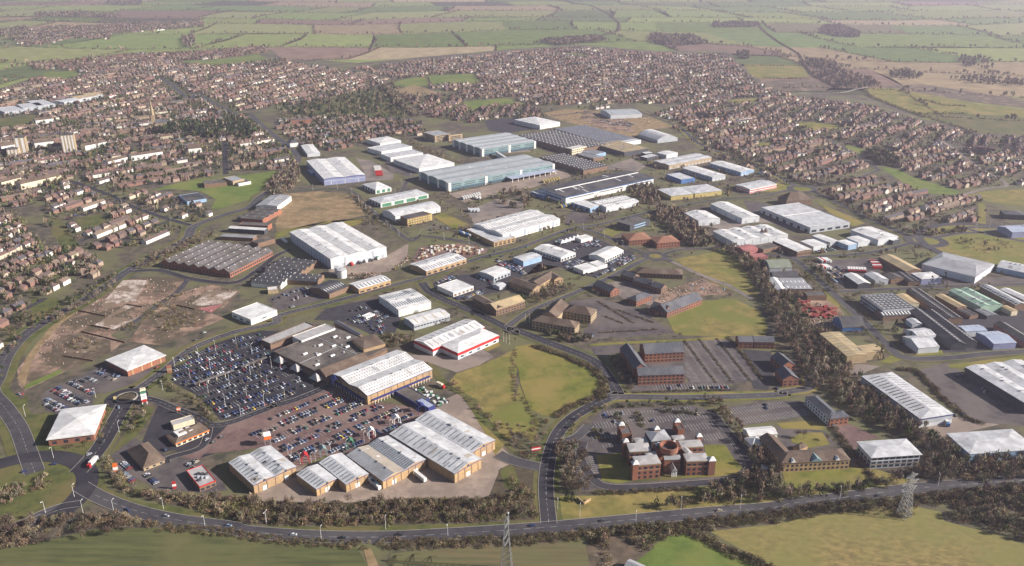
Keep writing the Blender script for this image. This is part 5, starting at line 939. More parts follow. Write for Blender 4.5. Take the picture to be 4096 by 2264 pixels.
b('H', (1815, 1152), ('D', 2080, 228), ('D', 2460, 130), 8.5, 'grey_depot', 'big grey multi-ridged depot at the edge of the lorry yard', 'warehouse', roof='gable', ax='y', n=3, pitch=.14, wall='dark_clad', top='silver_roof')
rt, L, W = b('D', (845, 8), (1270, 328), (1502, 282), 8.5, 'silver_warehouse', 'long silver-roofed warehouse with dark roof strips beside the tree belt', 'warehouse', roof='hip', hipf=.5, ax='y', pitch=.16, wall='grey_clad', top='silver_roof', bands=[('blue_trim', 7.7, 8.48), ('light_clad', .2, 3.4)])
for k in range(14):
    for s in (0, 1): link('rooflight', box_mesh('rooflight', L * .34, 1.0, .1, 'asbestos_roof' if s == 0 else 'grey_roof'), rt, (L * (.25 + .5 * s), W * (.16 + .8 * k / 14), 8.72 + L * .25 * .16 + .05), (0, (-1 if s == 0 else 1) * math.atan(.16 * .985), 0))
b('D', (1500, 437), (1640, 590), (2120, 535), 7.5, 'silver_warehouse', 'silver hipped warehouse half hidden behind the roadside trees', 'warehouse', roof='hip', ax='x', pitch=.16, wall='pale_blue_clad', top='silver_roof')
b('L', (2160, 1075), (2230, 1110), (2420, 1130), 7, 'dark_office', 'dark hipped pavilion at the far right edge of the estate', 'office', roof='hip', ax='x', pitch=.3, wall='dark_clad', top='slate')
b('L', (2225, 1215), (2300, 1270), (2520, 1240), 8, 'lilac_unit', 'lilac-grey unit with dark windows beyond the grassy ring', 'warehouse', roof='gable', ax='x', pitch=.2, wall='lilac_clad', top='blue_grey_roof')

# --- landmarks in the old town
def tower(t, p, w_, d_, h, label, stripes):
    c = G(t, p); r = empty('tower_block', (*c, 0), .35); tag(r, label, 'tower block')
    rpart(r, 'wall', 'tan_stone', lambda m: m.box(-w_ / 2, w_ / 2, -d_ / 2, d_ / 2, 0, h)); rpart(r, 'roof', 'asbestos_roof', lambda m: (m.box(-w_ / 2 - .2, w_ / 2 + .2, -d_ / 2 - .2, d_ / 2 + .2, h, h + .8), m.box(-3, 3, -3, 3, h + .8, h + 3.4)))
    for k in range(stripes): link('wall_stripe', box_mesh('wall_stripe', w_ / stripes * .5, .2, h - 1, 'white_clad'), r, (w_ * ((k + .5) / stripes - .5), -d_ / 2 - .05, h / 2))
    occupy([(c[0] - w_ / 2, c[1] - d_ / 2), (c[0] + w_ / 2, c[1] - d_ / 2), (c[0] + w_ / 2, c[1] + d_ / 2), (c[0] - w_ / 2, c[1] + d_ / 2)], 2)
tower('I', (618, 560), 22, 20, 33, 'ten-storey tower block with four pale stripes among brick terraces', 4)
tower('I', (205, 580), 18, 20, 32, 'ten-storey tower block with white end beside rows of white flats', 2)
tower('I', (125, 600), 18, 18, 14, 'squat brown block of flats at the foot of the white-ended tower', 3)
c = G('I', (1352, 345)); r = empty('church', (*c, 0), .3); tag(r, 'stone church with tall slender spire above the terraces', 'church')
rpart(r, 'tower', 'tan_stone', lambda m: m.box(-3.5, 3.5, -3.5, 3.5, 0, 26)); rpart(r, 'spire', 'tan_stone', lambda m: m.cyl((0, 0), 4.0, 26, 62, 8, .15)); rpart(r, 'nave', 'tan_stone', lambda m: m.box(3.6, 26, -6, 6, 0, 9)); rpart(r, 'roof', 'slate', lambda m: m.frustum([(3.6, -6.4, 9), (26.3, -6.4, 9), (26.3, 6.4, 9), (3.6, 6.4, 9)], [(3.7, -.1, 16), (26.2, -.1, 16), (26.2, .1, 16), (3.7, .1, 16)]))
FL = [('I', (290, 470), (300, 488), (470, 468), 'white flats with brown roof between the two tower blocks'), ('I', (0, 500), (8, 518), (130, 492), 'white flats beside the white-ended tower'), ('I', (450, 505), (455, 520), (545, 503), 'cream flats at the foot of the striped tower'), ('I', (730, 500), (745, 512), (920, 472), 'long white flats with brown roof behind the striped tower'),
      ('I', (930, 640), (945, 652), (1095, 607), 'white terrace front with brown roof facing the long striped terrace'), ('I', (1130, 590), (1150, 602), (1422, 560), 'long terrace striped in white and brick'), ('I', (165, 830), (180, 848), (515, 765), 'long cream flats with brown roof among garden trees'), ('I', (0, 815), (10, 832), (150, 785), 'white flats next to the long cream ones'),
      ('I', (300, 580 - 300), (310, 290), (460, 270), 'pale terrace above the green'), ('I', (1640, 515), (1650, 540), (1760, 525), 'grey school hall near the dark conifers')]
for t, A, B, C, lab in FL:
    b(t, A, B, C, 9, 'flats', lab, 'flats', roof='gable', ax='x', pitch=.45, wall='white_clad' if 'cream' not in lab else 'cream_wall', top='brown_tile')
b('I', (1755, 815), (1790, 850), (1990, 835), 6, 'school', 'brown flat school block on the playing field', 'school', roof='flat', wall='brown_brick', top='felt_roof')
b('I', (1960, 790), (2040, 820), (2140, 800), 8, 'school', 'taller tan school hall on the playing field', 'school', roof='flat', wall='tan_stone', top='grey_roof')
b('I', (2030, 815), (2090, 840), (2200, 822), 5, 'school', 'white-edged low classrooms on the playing field', 'school', roof='flat', wall='white_clad', top='asbestos_roof')
b('I', (1540, 950), (1640, 1000), (1815, 980), 5, 'depot', 'dark flat depot with blue and white sign front below the playing field', 'depot', roof='flat', wall='pale_blue_clad', top='dark_roof')
for i, (A, B, C) in enumerate((((0, 175), (40, 215), (200, 188)), ((115, 150), (200, 180), (395, 165)), ((250, 118), (330, 158), (478, 140)), ((500, 115), (560, 130), (660, 100)), ((590, 85), (690, 100), (840, 70)), ((700, 55), (760, 75), (900, 60)))):
    b('I', A, B, C, 8, 'far_factory', ['grey works by the town green, first of the far row', 'long grey works second in the far row by the green', 'pale works with stepped roof third in the far row', 'small low works in the middle of the far row', 'wide cream-roofed works near the end of the far row', 'cream-roofed works last in the far row'][i], 'factory', roof='flat' if i < 3 else 'gable', pitch=.1, wall='grey_clad', top='silver_roof' if i < 4 else 'tan_roof')
b('J', (350, 275), (355, 292), (540, 275), 9, 'flats', 'long brick flats beside the cemetery trees', 'flats', roof='flat', wall='red_brick', top='felt_roof')
b('J', (340, 470), (350, 490), (412, 478), 8, 'villa', 'white corner house where the avenue meets the estate', 'house', roof='hip', pitch=.4, wall='white_clad', top='slate')

# --- wings that stand as one building become parts of one thing
def join(name, label, cat, keys):
    rs = [o for o in list(COL.objects) if o.parent is None and 'label' in o and any(k in o['label'] for k in keys)]
    if not rs: print('join: nothing for', label); return
    c = rs[0].location.copy(); root = empty(name, c); tag(root, label, cat)
    for r in rs:
        ph = r.rotation_euler[2]; cs, sn = math.cos(ph), math.sin(ph)
        for ch in list(r.children):
            x, y, z = ch.location
            ch.parent = root; ch.location = (r.location[0] - c[0] + cs * x - sn * y, r.location[1] - c[1] + sn * x + cs * y, z)
            e = ch.rotation_euler; ch.rotation_euler = (e[0], e[1], e[2] + ph)
        bpy.data.objects.remove(r)
join('brick_headquarters', 'red brick headquarters with grey hipped wings, white-capped turrets and round rooftop drum', 'office', ['the red brick headquarters', 'of the headquarters', 'headquarters hall roof', 'the headquarters roof', 'flat-topped stair annexe of', 'ridge of the hall roof'])
join('rear_annexe', 'flat-topped brick annexe with white-capped turret in the headquarters rear car park', 'annexe', ['headquarters rear car park', 'annexe in the rear car park'])
join('supermarket', 'large supermarket with dark flat felt roof, tiled skirts and buff corner office', 'supermarket', ['supermarket block', 'of the supermarket', 'behind the supermarket', 'along the supermarket', 'at the supermarket corner'])
join('brick_office', 'U-shaped brick office with slate roofs beside the empty parking bays', 'office', ['U-shaped brick office'])
join('stone_office', 'V-shaped stone office with brown tiled roofs', 'office', ['V-shaped stone office'])
join('buff_office', 'three-winged buff office with brown roofs behind the car dealers', 'office', ['by the car dealers', 'buff office facing'])
join('tan_office', 'two-winged brown brick office with pale tiled roof at the road junction', 'office', ['of the tan office'])
join('trade_warehouse', 'white-roofed trade warehouse with bright red wall band', 'warehouse', ['of the white trade unit'])
join('new_office', 'L-shaped new red brick office with slate roof on the building site', 'office', ['L-shaped new red brick'])
join('diner', 'roadside restaurant with brown hipped roof and bright orange fascia', 'restaurant', ['roadside restaurant', 'orange-edged restaurant'])
join('buff_office', 'L-shaped buff brick office with brown hipped roofs and green dormer beside the marquee', 'office', ['wing of the buff brick office', 'wing of the buff office with dark brown'])
join('slate_office', 'long slate-roofed office with brick end pavilion backing on the tree belt', 'office', ['long narrow slate-roofed', 'end pavilion of the long'])
join('tan_unit', 'L-shaped tan-roofed unit at the edge of the tree belt', 'warehouse', ['of the L-shaped tan unit'])
join('old_factory', 'old saw-roofed workshops with white end walls behind the gravel car park', 'factory', ['old saw-roofed workshops behind', 'old saw-roofed workshops with', 'end of the old factory'])
join('car_works', 'vast saw-roofed works, half dark with white specks, half blue-grey', 'factory', ['vast dark saw-roofed works with', 'half of the vast'])
join('glass_office', 'four-storey office with banded windows and lower wing', 'office', ['banded windows and rooftop plant, square', 'four-storey banded office'])
join('long_warehouse', 'long white warehouse with double dotted roof and brick office front', 'warehouse', ['double dotted roof beside', 'front of the long white warehouse'])
join('white_unit', 'long white unit with black glazed annexe near the roundabout', 'warehouse', ['unit with black glazed', 'black glazed annexe of'])
join('marquee', 'white event marquee with a smaller tent beside the buff brick office', 'marquee', ['large white event marquee', 'joined to the large marquee'])
join('school', 'brown and tan flat-roofed school on the playing field', 'school', ['on the playing field'])
join('retail_shed', 'pair of joined small gabled buff sheds, lowest in the retail row', 'shop', ['lowest in the retail row', 'lowest one in the retail row'])
join('pale_blue_unit', 'pale blue unit with dotted silver roof beside the row of yellow plant', 'warehouse', ['pale blue unit with dark', 'joined to the pale blue one'])
join('pale_unit', 'pale stepped-roof units on the grass corner of the estate road', 'warehouse', ['on the grass corner'])
print('buildings', NB[0])
# ================================================================== CROWDS OF THINGS
def mesh_np(name, V, F, Cv, m):
    """triangle mesh with a colour per vertex; V (n,3), F (k,3), Cv (n,3)"""
    me = bpy.data.meshes.new(name); me.vertices.add(len(V)); me.vertices.foreach_set('co', np.ascontiguousarray(V, np.float32).ravel())
    me.loops.add(len(F) * 3); me.loops.foreach_set('vertex_index', np.ascontiguousarray(F, np.int32).ravel())
    me.polygons.add(len(F)); me.polygons.foreach_set('loop_start', np.arange(0, len(F) * 3, 3, dtype=np.int32)); me.polygons.foreach_set('loop_total', np.full(len(F), 3, np.int32))
    a = me.color_attributes.new('Col', 'FLOAT_COLOR', 'POINT'); c4 = np.ones((len(V), 4), np.float32); c4[:, :3] = Cv; a.data.foreach_set('color', c4.ravel())
    me.materials.append(MAT[m]); me.update(calc_edges=True); return me
def tri(faces):
    out = []
    for f in faces:
        for i in range(1, len(f) - 1): out.append((f[0], f[i], f[i + 1]))
    return np.array(out, np.int32)
def stamp(protos, items):
    """protos: list of (V, F, mask) ; items: (proto, x, y, z, sx, sy, sz, rot, colA, colB); mask in 0..1 blends colA to colB"""
    Vs, Fs, Cs = [], [], []; off = 0
    by = {}
    for it in items: by.setdefault(it[0], []).append(it)
    for p, its in by.items():
        V, F, K = protos[p]; n = len(its)
        X = np.array([i[1:4] for i in its]); Sc = np.array([i[4:7] for i in its]); A = np.array([i[7] for i in its])
        CA = np.array([i[8] for i in its]); CB = np.array([i[9] for i in its])
        v = V[None] * Sc[:, None]; c, s = np.cos(A)[:, None], np.sin(A)[:, None]
        w_ = np.stack([v[..., 0] * c - v[..., 1] * s, v[..., 0] * s + v[..., 1] * c, v[..., 2]], -1) + X[:, None]
        Vs.append(w_.reshape(-1, 3)); Fs.append((F[None] + (np.arange(n) * len(V))[:, None, None]).reshape(-1, 3) + off)
        Cs.append((CA[:, None] * (1 - K)[None, :, None] + CB[:, None] * K[None, :, None]).reshape(-1, 3)); off += n * len(V)
    return np.concatenate(Vs), np.concatenate(Fs), np.concatenate(Cs)

# ------------------------------------------------------------------ trees and scrub
def crown_proto(n, size, shape='round', seed=0, trunk=True, up=0., slim=1.):
    g = np.random.default_rng(seed); V = []; F = []; K = []
    blobs = [(g.normal(0, .33, 3) * (1, 1, .7), g.uniform(.35, .62)) for _ in range(6)]
    for i in range(n):
        if shape == 'round':
            c, r = blobs[g.integers(6)]; d = g.normal(0, 1, 3); d /= np.linalg.norm(d); p = c + d * r * g.uniform(.35, 1.0) ** .5
            p = np.array((p[0], p[1], .62 + .42 * p[2]))
        elif shape == 'cone':
            t = g.uniform(0, 1) ** 1.5; a = g.uniform(0, 6.283); r = (1 - t) * .5 * g.uniform(.6, 1.05) + .03; p = np.array((r * math.cos(a), r * math.sin(a), .08 + .92 * t))
        else:
            d = g.normal(0, 1, 3); d /= np.linalg.norm(d); p = d * g.uniform(.3, 1) ** .5; p = np.array((p[0], p[1], .45 + .5 * p[2]))
        s = size * g.uniform(.55, 1.3); u = g.normal(0, 1, 3) + (0, 0, up); u /= np.linalg.norm(u); q = np.cross(u, g.normal(0, 1, 3)); q /= np.linalg.norm(q) / slim
        k = len(V); V += [p + u * s, p - u * s * .6 + q * s * .6, p - u * s * .5 - q * s * .6]; F.append((k, k + 1, k + 2)); t = g.uniform(0, 1); K += [t, t, t]
    if trunk:
        k = len(V)
        for z, r in ((0, .035), (.55, .018)):
            for a in range(3): V.append(np.array((r * math.cos(a * 2.094), r * math.sin(a * 2.094), z))); K.append(1.0)
        for a in range(3): b2 = (a + 1) % 3; F += [(k + a, k + b2, k + 3 + b2), (k + a, k + 3 + b2, k + 3 + a)]
    return np.array(V), np.array(F, np.int32), np.array(K)
PR = [crown_proto(95, .21, 'round', 1, True, .9, .5), crown_proto(95, .21, 'round', 2, True, .9, .5), crown_proto(40, .15, 'cone', 3), crown_proto(90, .24, 'bush', 4, False, .9, .5), crown_proto(90, .24, 'bush', 5, False, .9, .5), crown_proto(26, .36, 'round', 6), crown_proto(18, .24, 'cone', 7), crown_proto(14, .36, 'bush', 8, False)]
def jit(c, v=.25):
    k = 1 + rng.uniform(-v, v); return tuple(max(.005, q * k * (1 + rng.uniform(-.07, .07))) for q in c)
PAL = {'bare': [(.175, .13, .092), (.135, .10, .080), (.205, .16, .112), (.16, .135, .105), (.235, .19, .135), (.15, .14, .09)], 'green': [(.050, .068, .028), (.062, .075, .028), (.040, .054, .026)], 'conifer': [(.026, .042, .024), (.032, .050, .03), (.020, .033, .022)],
       'scrub': [(.19, .145, .088), (.145, .108, .068), (.225, .175, .10), (.115, .092, .052), (.17, .115, .072), (.15, .14, .07), (.25, .21, .13)], 'olive': [(.11, .105, .042), (.14, .12, .052), (.085, .08, .04)], 'hedge': [(.10, .082, .050), (.125, .096, .060), (.075, .064, .040)]}
def tree_item(kind, x, y, h, far=False):
    c = tuple(q * 1.32 for q in jit(rng.choice(PAL[kind]))); c2 = tuple(q * .68 for q in c); a = rng.uniform(0, 6.28)
    if kind in ('bare', 'green'):
        wd = h * rng.uniform(.32, .46); return (5 if far else rng.choice((0, 1)), x, y, -.1, wd, wd, h, a, c, c2)
    if kind == 'conifer':
        wd = h * rng.uniform(.45, .62); return (6 if far else 2, x, y, -.1, wd, wd, h, a, c, c2)
    wd = h * rng.uniform(.6, 1.0); return (7 if far else rng.choice((3, 4)), x, y, -.15, wd, wd, h, a, c, c2)
NSTUFF = [0]
def area(P): return abs(sum(P[i][0] * P[(i + 1) % len(P)][1] - P[(i + 1) % len(P)][0] * P[i][1] for i in range(len(P)))) / 2
def rand_in(P, n):
    if n <= 0: return []
    xs = [p[0] for p in P]; ys = [p[1] for p in P]; k = int(n * (max(xs) - min(xs)) * (max(ys) - min(ys)) / max(1, area(P)) * 1.15) + 20
    X = nrg.uniform(min(xs), max(xs), k); Y = nrg.uniform(min(ys), max(ys), k); m = inside(P, X, Y)
    return list(zip(X[m].tolist(), Y[m].tolist()))[:n]
def free(x, y, avoid): return occ(x, y) not in avoid
def belt(label, P, dens, mix, name='tree_belt', cat='trees', hs=(2.5, 5.5), hb=(7, 12), avoid=(2,)):
    """a mass of winter trees and thorn scrub over the polygon P; dens = plants per 100 m2"""
    items = []; far = np.mean([p[1] for p in P]) > 1000
    for x, y in rand_in(P, int(area(P) / 100 * dens)):
        if not free(x, y, avoid) or not in_view(x, y, 0, 250): continue
        k = rng.choices(list(mix), list(mix.values()))[0]
        items.append(tree_item(k, x, y, rng.uniform(*(hb if k in ('bare', 'green', 'conifer') else hs)), far))
    if not items: return
    NSTUFF[0] += len(items)
    V, F, C = stamp(PR, items); tag(link(name, mesh_np(name, V, F, C, 'foliage')), label, cat, kind='stuff')
def hedge(label, Pl, w_=4, h=2.2, mix=None, gap=1.3, name='hedge', extra=0):
    """a hedge along a line of ground points"""
    items = []; P = [np.array(p, float) for p in Pl]; far = np.mean([p[1] for p in Pl]) > 1000
    for a, b_ in zip(P[:-1], P[1:]):
        L = np.linalg.norm(b_ - a); n = max(1, int(L / gap))
        for i in range(n):
            p = a + (b_ - a) * (i + rng.random()) / n + np.array((rng.uniform(-.5, .5), rng.uniform(-.5, .5))) * w_
            if not in_view(p[0], p[1], 0, 200) or occ(*p) == 2: continue
            k = rng.choices(list(mix), list(mix.values()))[0] if mix else 'hedge'
            hh = h * rng.uniform(.7, 1.35); hh = hh * 2.6 if k in ('bare', 'green', 'conifer') else hh
            items.append(tree_item(k, p[0], p[1], hh, far))
    if not items: return
    NSTUFF[0] += len(items)
    V, F, C = stamp(PR, items); tag(link(name, mesh_np(name, V, F, C, 'foliage')), label, 'hedge', kind='stuff')
SC = {'scrub': 6, 'bare': 2, 'olive': 2}; WO = {'bare': 6, 'scrub': 3, 'olive': 1}; HD = {'hedge': 5, 'scrub': 3, 'olive': 1}; GD = {'bare': 4, 'green': 3, 'conifer': 1, 'olive': 1}
patch('scrub_bank', pts('A', (800, 720), (1000, 850), (1300, 890), (1900, 905), 'B', (100, 945), (700, 955), (1300, 925), (1750, 920), (1960, 890), 'C', (40, 880), (290, 1060), (40, 1075), 'B', (1700, 1095), (900, 1120), (0, 1110), 'A', (1500, 1010), (1100, 930), (860, 850)), 'scrub_floor', 2)
belt('brown thorn scrub and birch on the bank between retail sheds and ring road', pts('A', (760, 640), (830, 600), (880, 720), (1000, 850), (1300, 890), (1900, 905), 'B', (100, 945), (700, 962), (1300, 935), (1750, 935), (1960, 890), 'C', (60, 780), (230, 800), (290, 1060), (40, 1075), 'B', (1700, 1095), (900, 1120), (0, 1115), 'A', (1500, 1010), (1100, 930), (860, 850)), 11, SC, hs=(1.8, 4.2), hb=(4, 7.5))
belt('dark thorn scrub along the foot of the field beside the roundabout', pts('A', (-80, 1110), (300, 1060), (700, 1040), (1000, 1060), (1180, 1110), (1180, 1140), (800, 1130), (420, 1160), (280, 1260), (60, 1290), (-100, 1300)), 10, {'scrub': 5, 'bare': 2, 'hedge': 3}, hs=(1.8, 3.8), hb=(4, 7))
hedge('low thorn hedge between ring road and brown ploughed field', pts('A', (1200, 1140), (1700, 1175), 'B', (0, 1215), (500, 1255), (860, 1270)), 8, 1.7, HD, .5)
hedge('thick hedge between ring road and striped brown field', pts('B', (980, 1265), (1400, 1260), (2050, 1235), 'C', (640, 1185), (1100, 1150), (1500, 1110)), 10, 2.0, HD, .42)
belt('thorn thicket around the bare soil hollow', pts('C', (640, 1200), (720, 1150), (1200, 1110), (1350, 1150), (1160, 1280), (1080, 1300), (900, 1200), (780, 1240), (840, 1400), (880, 1560), (820, 1560), (730, 1300)), 9, SC, hs=(2, 4.5), hb=(4, 7))
hedge('hedge separating bright meadow and tan field', pts('C', (1330, 1160), (1480, 1195), (1700, 1320), (1990, 1430), (2200, 1560)), 7, 2.6, HD, .6)
hedge('thick hedge between ring road and tan field', pts('C', (1450, 1120), (1700, 1090), (2050, 1060), 'D', (300, 1030), (700, 985), (1080, 955), (1300, 930), (1700, 880), (2100, 840)), 12, 2.3, HD, .38)
belt('dark thorn wood beyond the pylon', pts('D', (1300, 930), (1700, 870), (2200, 830), (2500, 900), (2500, 1300), (2043, 1240), (1800, 1170), (1460, 1080), (1560, 1000)), 7, {'scrub': 4, 'bare': 3, 'hedge': 4, 'green': 1}, hs=(2, 5), hb=(5, 9))
belt('woodland strip between headquarters and ring road', pts('C', (1480, 870), (1620, 830), (1860, 760), (1880, 640), (2050, 720), 'D', (0, 740), (230, 740), (260, 860), (600, 850), (1100, 790), (1130, 830), (700, 890), (0, 960), 'C', (1800, 960), (1480, 970), (1300, 1010), (1080, 1020), (1100, 980), (1500, 930)), 7, {'bare': 5, 'scrub': 4, 'conifer': .6, 'green': 1}, hs=(2, 4.5), hb=(6, 11))
belt('screen of bare birches beside the headquarters drive', pts('C', (430, 510), (520, 500), (590, 620), (600, 760), (660, 860), (560, 870), (470, 820), (430, 680)), 7, {'bare': 6, 'scrub': 3}, hs=(2, 4), hb=(6, 10))
belt('shrubs round the headquarters car park', pts('C', (700, 240), (1200, 200), (1450, 195), (1460, 225), (800, 250), (640, 300), (540, 420), (500, 400)), 9, {'hedge': 4, 'olive': 2, 'bare': 1, 'green': 1}, hs=(1.2, 2.6), hb=(4, 7))
belt('thin trees along the lane between the two office car parks', pts('C', (1540, 150), (1620, 170), (1760, 330), (1930, 560), (2010, 680), (1950, 690), (1820, 560), (1640, 320), (1520, 200)), 6, WO, hs=(2, 4), hb=(5, 9))
belt('long belt of bare trees dividing the business park from the older estate', pts('G', (1740, 200), (1820, 190), 'H', (0, 300), (100, 330), (160, 460), (260, 560), (380, 580), (440, 760), (580, 880), (700, 1000), (800, 1100), (840, 1200), (960, 1340), 'D', (900, 60), (1080, 200), (1280, 360), (1380, 480), (1300, 500), (1050, 440), (760, 310), (600, 160), (540, 40), 'H', (560, 1424), (420, 1180), (330, 1000), (230, 900), (160, 820), 'G', (2190, 760), (2140, 620), (2050, 440), (1880, 260)), 6.2, {'bare': 7, 'scrub': 3, 'green': .6, 'olive': 2}, hs=(2.5, 5), hb=(7, 12))
belt('belt of bare trees running down to the ring road beside the hipped grey office', pts('D', (1200, 470), (1400, 480), (1500, 520), (1640, 600), (2043, 560), (2300, 560), (2300, 760), (1700, 800), (1300, 800), (1180, 750), (1250, 700), (1350, 640)), 6.5, {'bare': 6, 'scrub': 4, 'green': .6}, hs=(3, 6), hb=(7, 12))
belt('thorn wood beside the dark glass office', pts('K', (1380, 1090), (1480, 1070), (1600, 1080), (1680, 1200), (1800, 1290), (1880, 1380), (1700, 1410), (1560, 1330), (1500, 1260), (1380, 1170)), 8, {'scrub': 5, 'bare': 4}, hs=(3, 6), hb=(7, 11))
belt('thorn scrub beside the pale blue units', pts('K', (1110, 900), (1250, 860), (1400, 920), (1420, 990), (1320, 1040), (1210, 1010), (1200, 960)), 6, SC)
belt('scrub on the edge of the brownfield', pts('E', (460, 980), (660, 900), (820, 960), (800, 1060), (520, 1020)), 3, SC, hs=(1.2, 3), hb=(3, 6))
belt('scrub mounds in the brownfield', pts('E', (1250, 720), (1420, 660), (1560, 740), (1680, 800), (1500, 860), (1320, 860)), 4, SC, hs=(1.2, 3.4), hb=(3, 6))
belt('thorn line along the brownfield road', pts('E', (1000, 840), (1280, 640), (1440, 560), (1540, 540), (1480, 580), (1300, 680), (1040, 880)), 7, SC, hs=(1.2, 3), hb=(3, 6))
belt('trees lining the ring road beside the brownfield', pts('E', (420, 800), (640, 660), (900, 500), (1000, 440), (960, 500), (780, 600), (560, 730), (440, 830)), 6, WO, hs=(2, 4), hb=(6, 10))
belt('trees between ring road and terraces', pts('E', (0, 1250), (100, 960), (240, 780), (460, 690), (640, 560), (860, 440), (1010, 350), (900, 470), (650, 640), (420, 770), (220, 890), (80, 1060), (30, 1260)), 3.2, GD, hs=(2, 4), hb=(5, 9))
belt('scrub strip between old factory and ring road', pts('E', (1050, 350), (1400, 180), (1700, 60), (1780, 90), (1420, 260), (1300, 320), (1200, 360)), 4, WO, hs=(2, 4), hb=(5, 9))
belt('thorn belt along the dry field and works', pts('J', (110, 880), (260, 760), (360, 640), (440, 700), (430, 860), (300, 930), (330, 1020), (260, 1080), (200, 960)), 5, WO, hs=(2, 4), hb=(6, 10))
belt('shrubs along the curved estate road', pts('J', (900, 920), (960, 960), (1080, 1110), (1290, 1260), (1400, 1340), 'F', (1280, 120), (1200, 60), (1080, 0), 'J', (1010, 1110), (900, 980)), 5, SC, hs=(1.5, 3.5), hb=(4, 8))
belt('brown thorn wood between the yard and the long dark roof', pts('K', (0, 930), (120, 920), (240, 980), (260, 1050), (120, 1060), (0, 1010), 'J', (2180, 940), (2400, 920), (2410, 1060), (2260, 1040)), 7, SC)
belt('thorns along the teal centre access', pts('J', (1330, 430), (1450, 480), (1780, 620), (1860, 660), (1750, 650), (1500, 570), (1380, 500)), 5, SC, hs=(1.5, 3), hb=(3, 6))
belt('roadside scrub by the spine road offices', pts('G', (360, 470), (520, 500), (640, 480), (540, 560), (300, 640), (120, 640), (200, 590), (330, 560)), 6, {'bare': 5, 'scrub': 3, 'green': 1}, hs=(1.5, 3), hb=(5, 9))
belt('trees in front of the V-shaped stone office', pts('G', (360, 870), (560, 880), (640, 900), (760, 930), (720, 960), (560, 960), (420, 930)), 7, {'bare': 5, 'green': 2}, hs=(1.5, 3), hb=(5, 9))
belt('shrubs around the U-shaped office', pts('G', (830, 1090), (960, 1080), (1080, 1200), (1100, 1310), (1060, 1350), (980, 1320), (960, 1200), (900, 1140)), 7, {'hedge': 4, 'bare': 3, 'green': 1}, hs=(1.5, 3), hb=(4, 8))
belt('thicket behind the white trade unit', pts('F', (1050, 890), (1340, 900), (1330, 960), (1180, 1000), (1100, 980)), 8, {'olive': 4, 'bare': 3, 'hedge': 3}, hs=(2, 4), hb=(5, 8))
hedge('dark hedge around the big green field', pts('G', (280, 985), (460, 1050), (640, 1120), (780, 1190), (850, 1290), (830, 1424), 'C', (760, 110), (700, 180), (530, 240), (430, 310)), 6, 2.6, HD, .6)
hedge('scrub line between the tan and green rough fields', pts('G', (120, 1010), (100, 1200), (140, 1424), 'C', (180, 180), (240, 300), (300, 340)), 5, 1.5, HD, 1.8)
belt('thorn scrub where rough field meets the distributor road', pts('C', (250, 330), (360, 330), (370, 420), (320, 560), (240, 640), (100, 560), (0, 450), 'B', (1960, 560), (1860, 440), (1600, 170), (1420, 40), (1480, 20), (1700, 230), (1960, 420)), 5, SC, hs=(1.5, 3.5), hb=(4, 7))
belt('trees behind the diner and pub', pts('A', (930, 400), (1010, 250), (1120, 240), (1120, 340), (1000, 450), (930, 440)), 7, {'olive': 3, 'bare': 4, 'green': 2}, hs=(1.5, 3), hb=(4, 7))
belt('shrub border between supermarket car park and restaurants', pts('A', (1180, 0), (1240, 20), (1300, 90), (1480, 170), (1590, 280), (1650, 360), (1570, 350), (1460, 240), (1290, 130), (1190, 60)), 9, {'olive': 4, 'bare': 2, 'green': 2, 'hedge': 2}, hs=(1.5, 3), hb=(4, 6))
belt('shrubs at the back of the pyramid-roofed store', pts('A', (690, 470), (740, 240), (790, 200), (825, 270), (760, 480), (690, 560), (400, 570), (380, 510), (640, 500)), 7, {'olive': 3, 'scrub': 3, 'hedge': 3}, hs=(1.2, 2.6), hb=(3, 6))
belt('thorn clump on the big roundabout', pts('A', (-60, 880), (120, 830), (330, 750), (400, 780), (380, 840), (200, 880), (100, 960), (-60, 990)), 10, {'scrub': 5, 'bare': 4}, hs=(2, 4.5), hb=(4, 7))
belt('cemetery trees, dark conifers and bare limes', pts('J', (230, 180), (500, 130), (650, 90), (1130, 10), (1250, 40), (1420, 250), (1300, 280), (700, 270), (280, 260)), 0.45, {'conifer': 4, 'bare': 3, 'green': 3}, name='cemetery_trees', hs=(2, 4), hb=(7, 14), avoid=(2, 3))
belt('dark conifers round the church and villas', pts('I', (1320, 400), (1500, 350), (1640, 330), (1800, 330), (2050, 300), (2250, 340), (2250, 420), (2050, 440), (1800, 440), (1500, 430)), 2.2, {'conifer': 5, 'green': 3, 'bare': 2}, name='church_trees', hs=(2, 4), hb=(9, 18))
belt('trees along the railway cutting', pts('J', (1180, -30), (1260, 40), (1380, 180), (1500, 260), (1440, 270), (1300, 160), (1150, 20)), 3, WO, hs=(3, 5), hb=(8, 12))
belt('bypass hedgerow trees', pts('L', (0, 650), (200, 730), (420, 820), (640, 850), (900, 800), (960, 810), (660, 870), (460, 850), (200, 760), (0, 690), 'K', (2000, 570), (1750, 450), (1650, 350), (1700, 350), (1800, 440), (2050, 550)), 4, WO, hs=(2, 4), hb=(5, 9))
belt('bypass hedge below the brick estate', pts('L', (580, 890), (800, 1000), (1020, 1110), (1300, 1230), (1600, 1270), (1900, 1240), (1900, 1270), (1500, 1310), (1380, 1290), (1000, 1140), (700, 980)), 4, WO, hs=(2, 4), hb=(5, 9))
belt('dark copse on the hillside estate', pts('L', (1010, 570), (1150, 560), (1300, 640), (1300, 690), (1120, 680), (1010, 610)), 3, {'conifer': 1, 'bare': 4, 'green': 3}, hs=(3, 5), hb=(8, 12))
belt('thorn scrub on the grassy ring', pts('H', (1650, 110), (2000, 110), (2200, 180), (1900, 230), (1700, 180)), 2.5, SC, hs=(1.5, 3), hb=(3, 6), avoid=(2,))
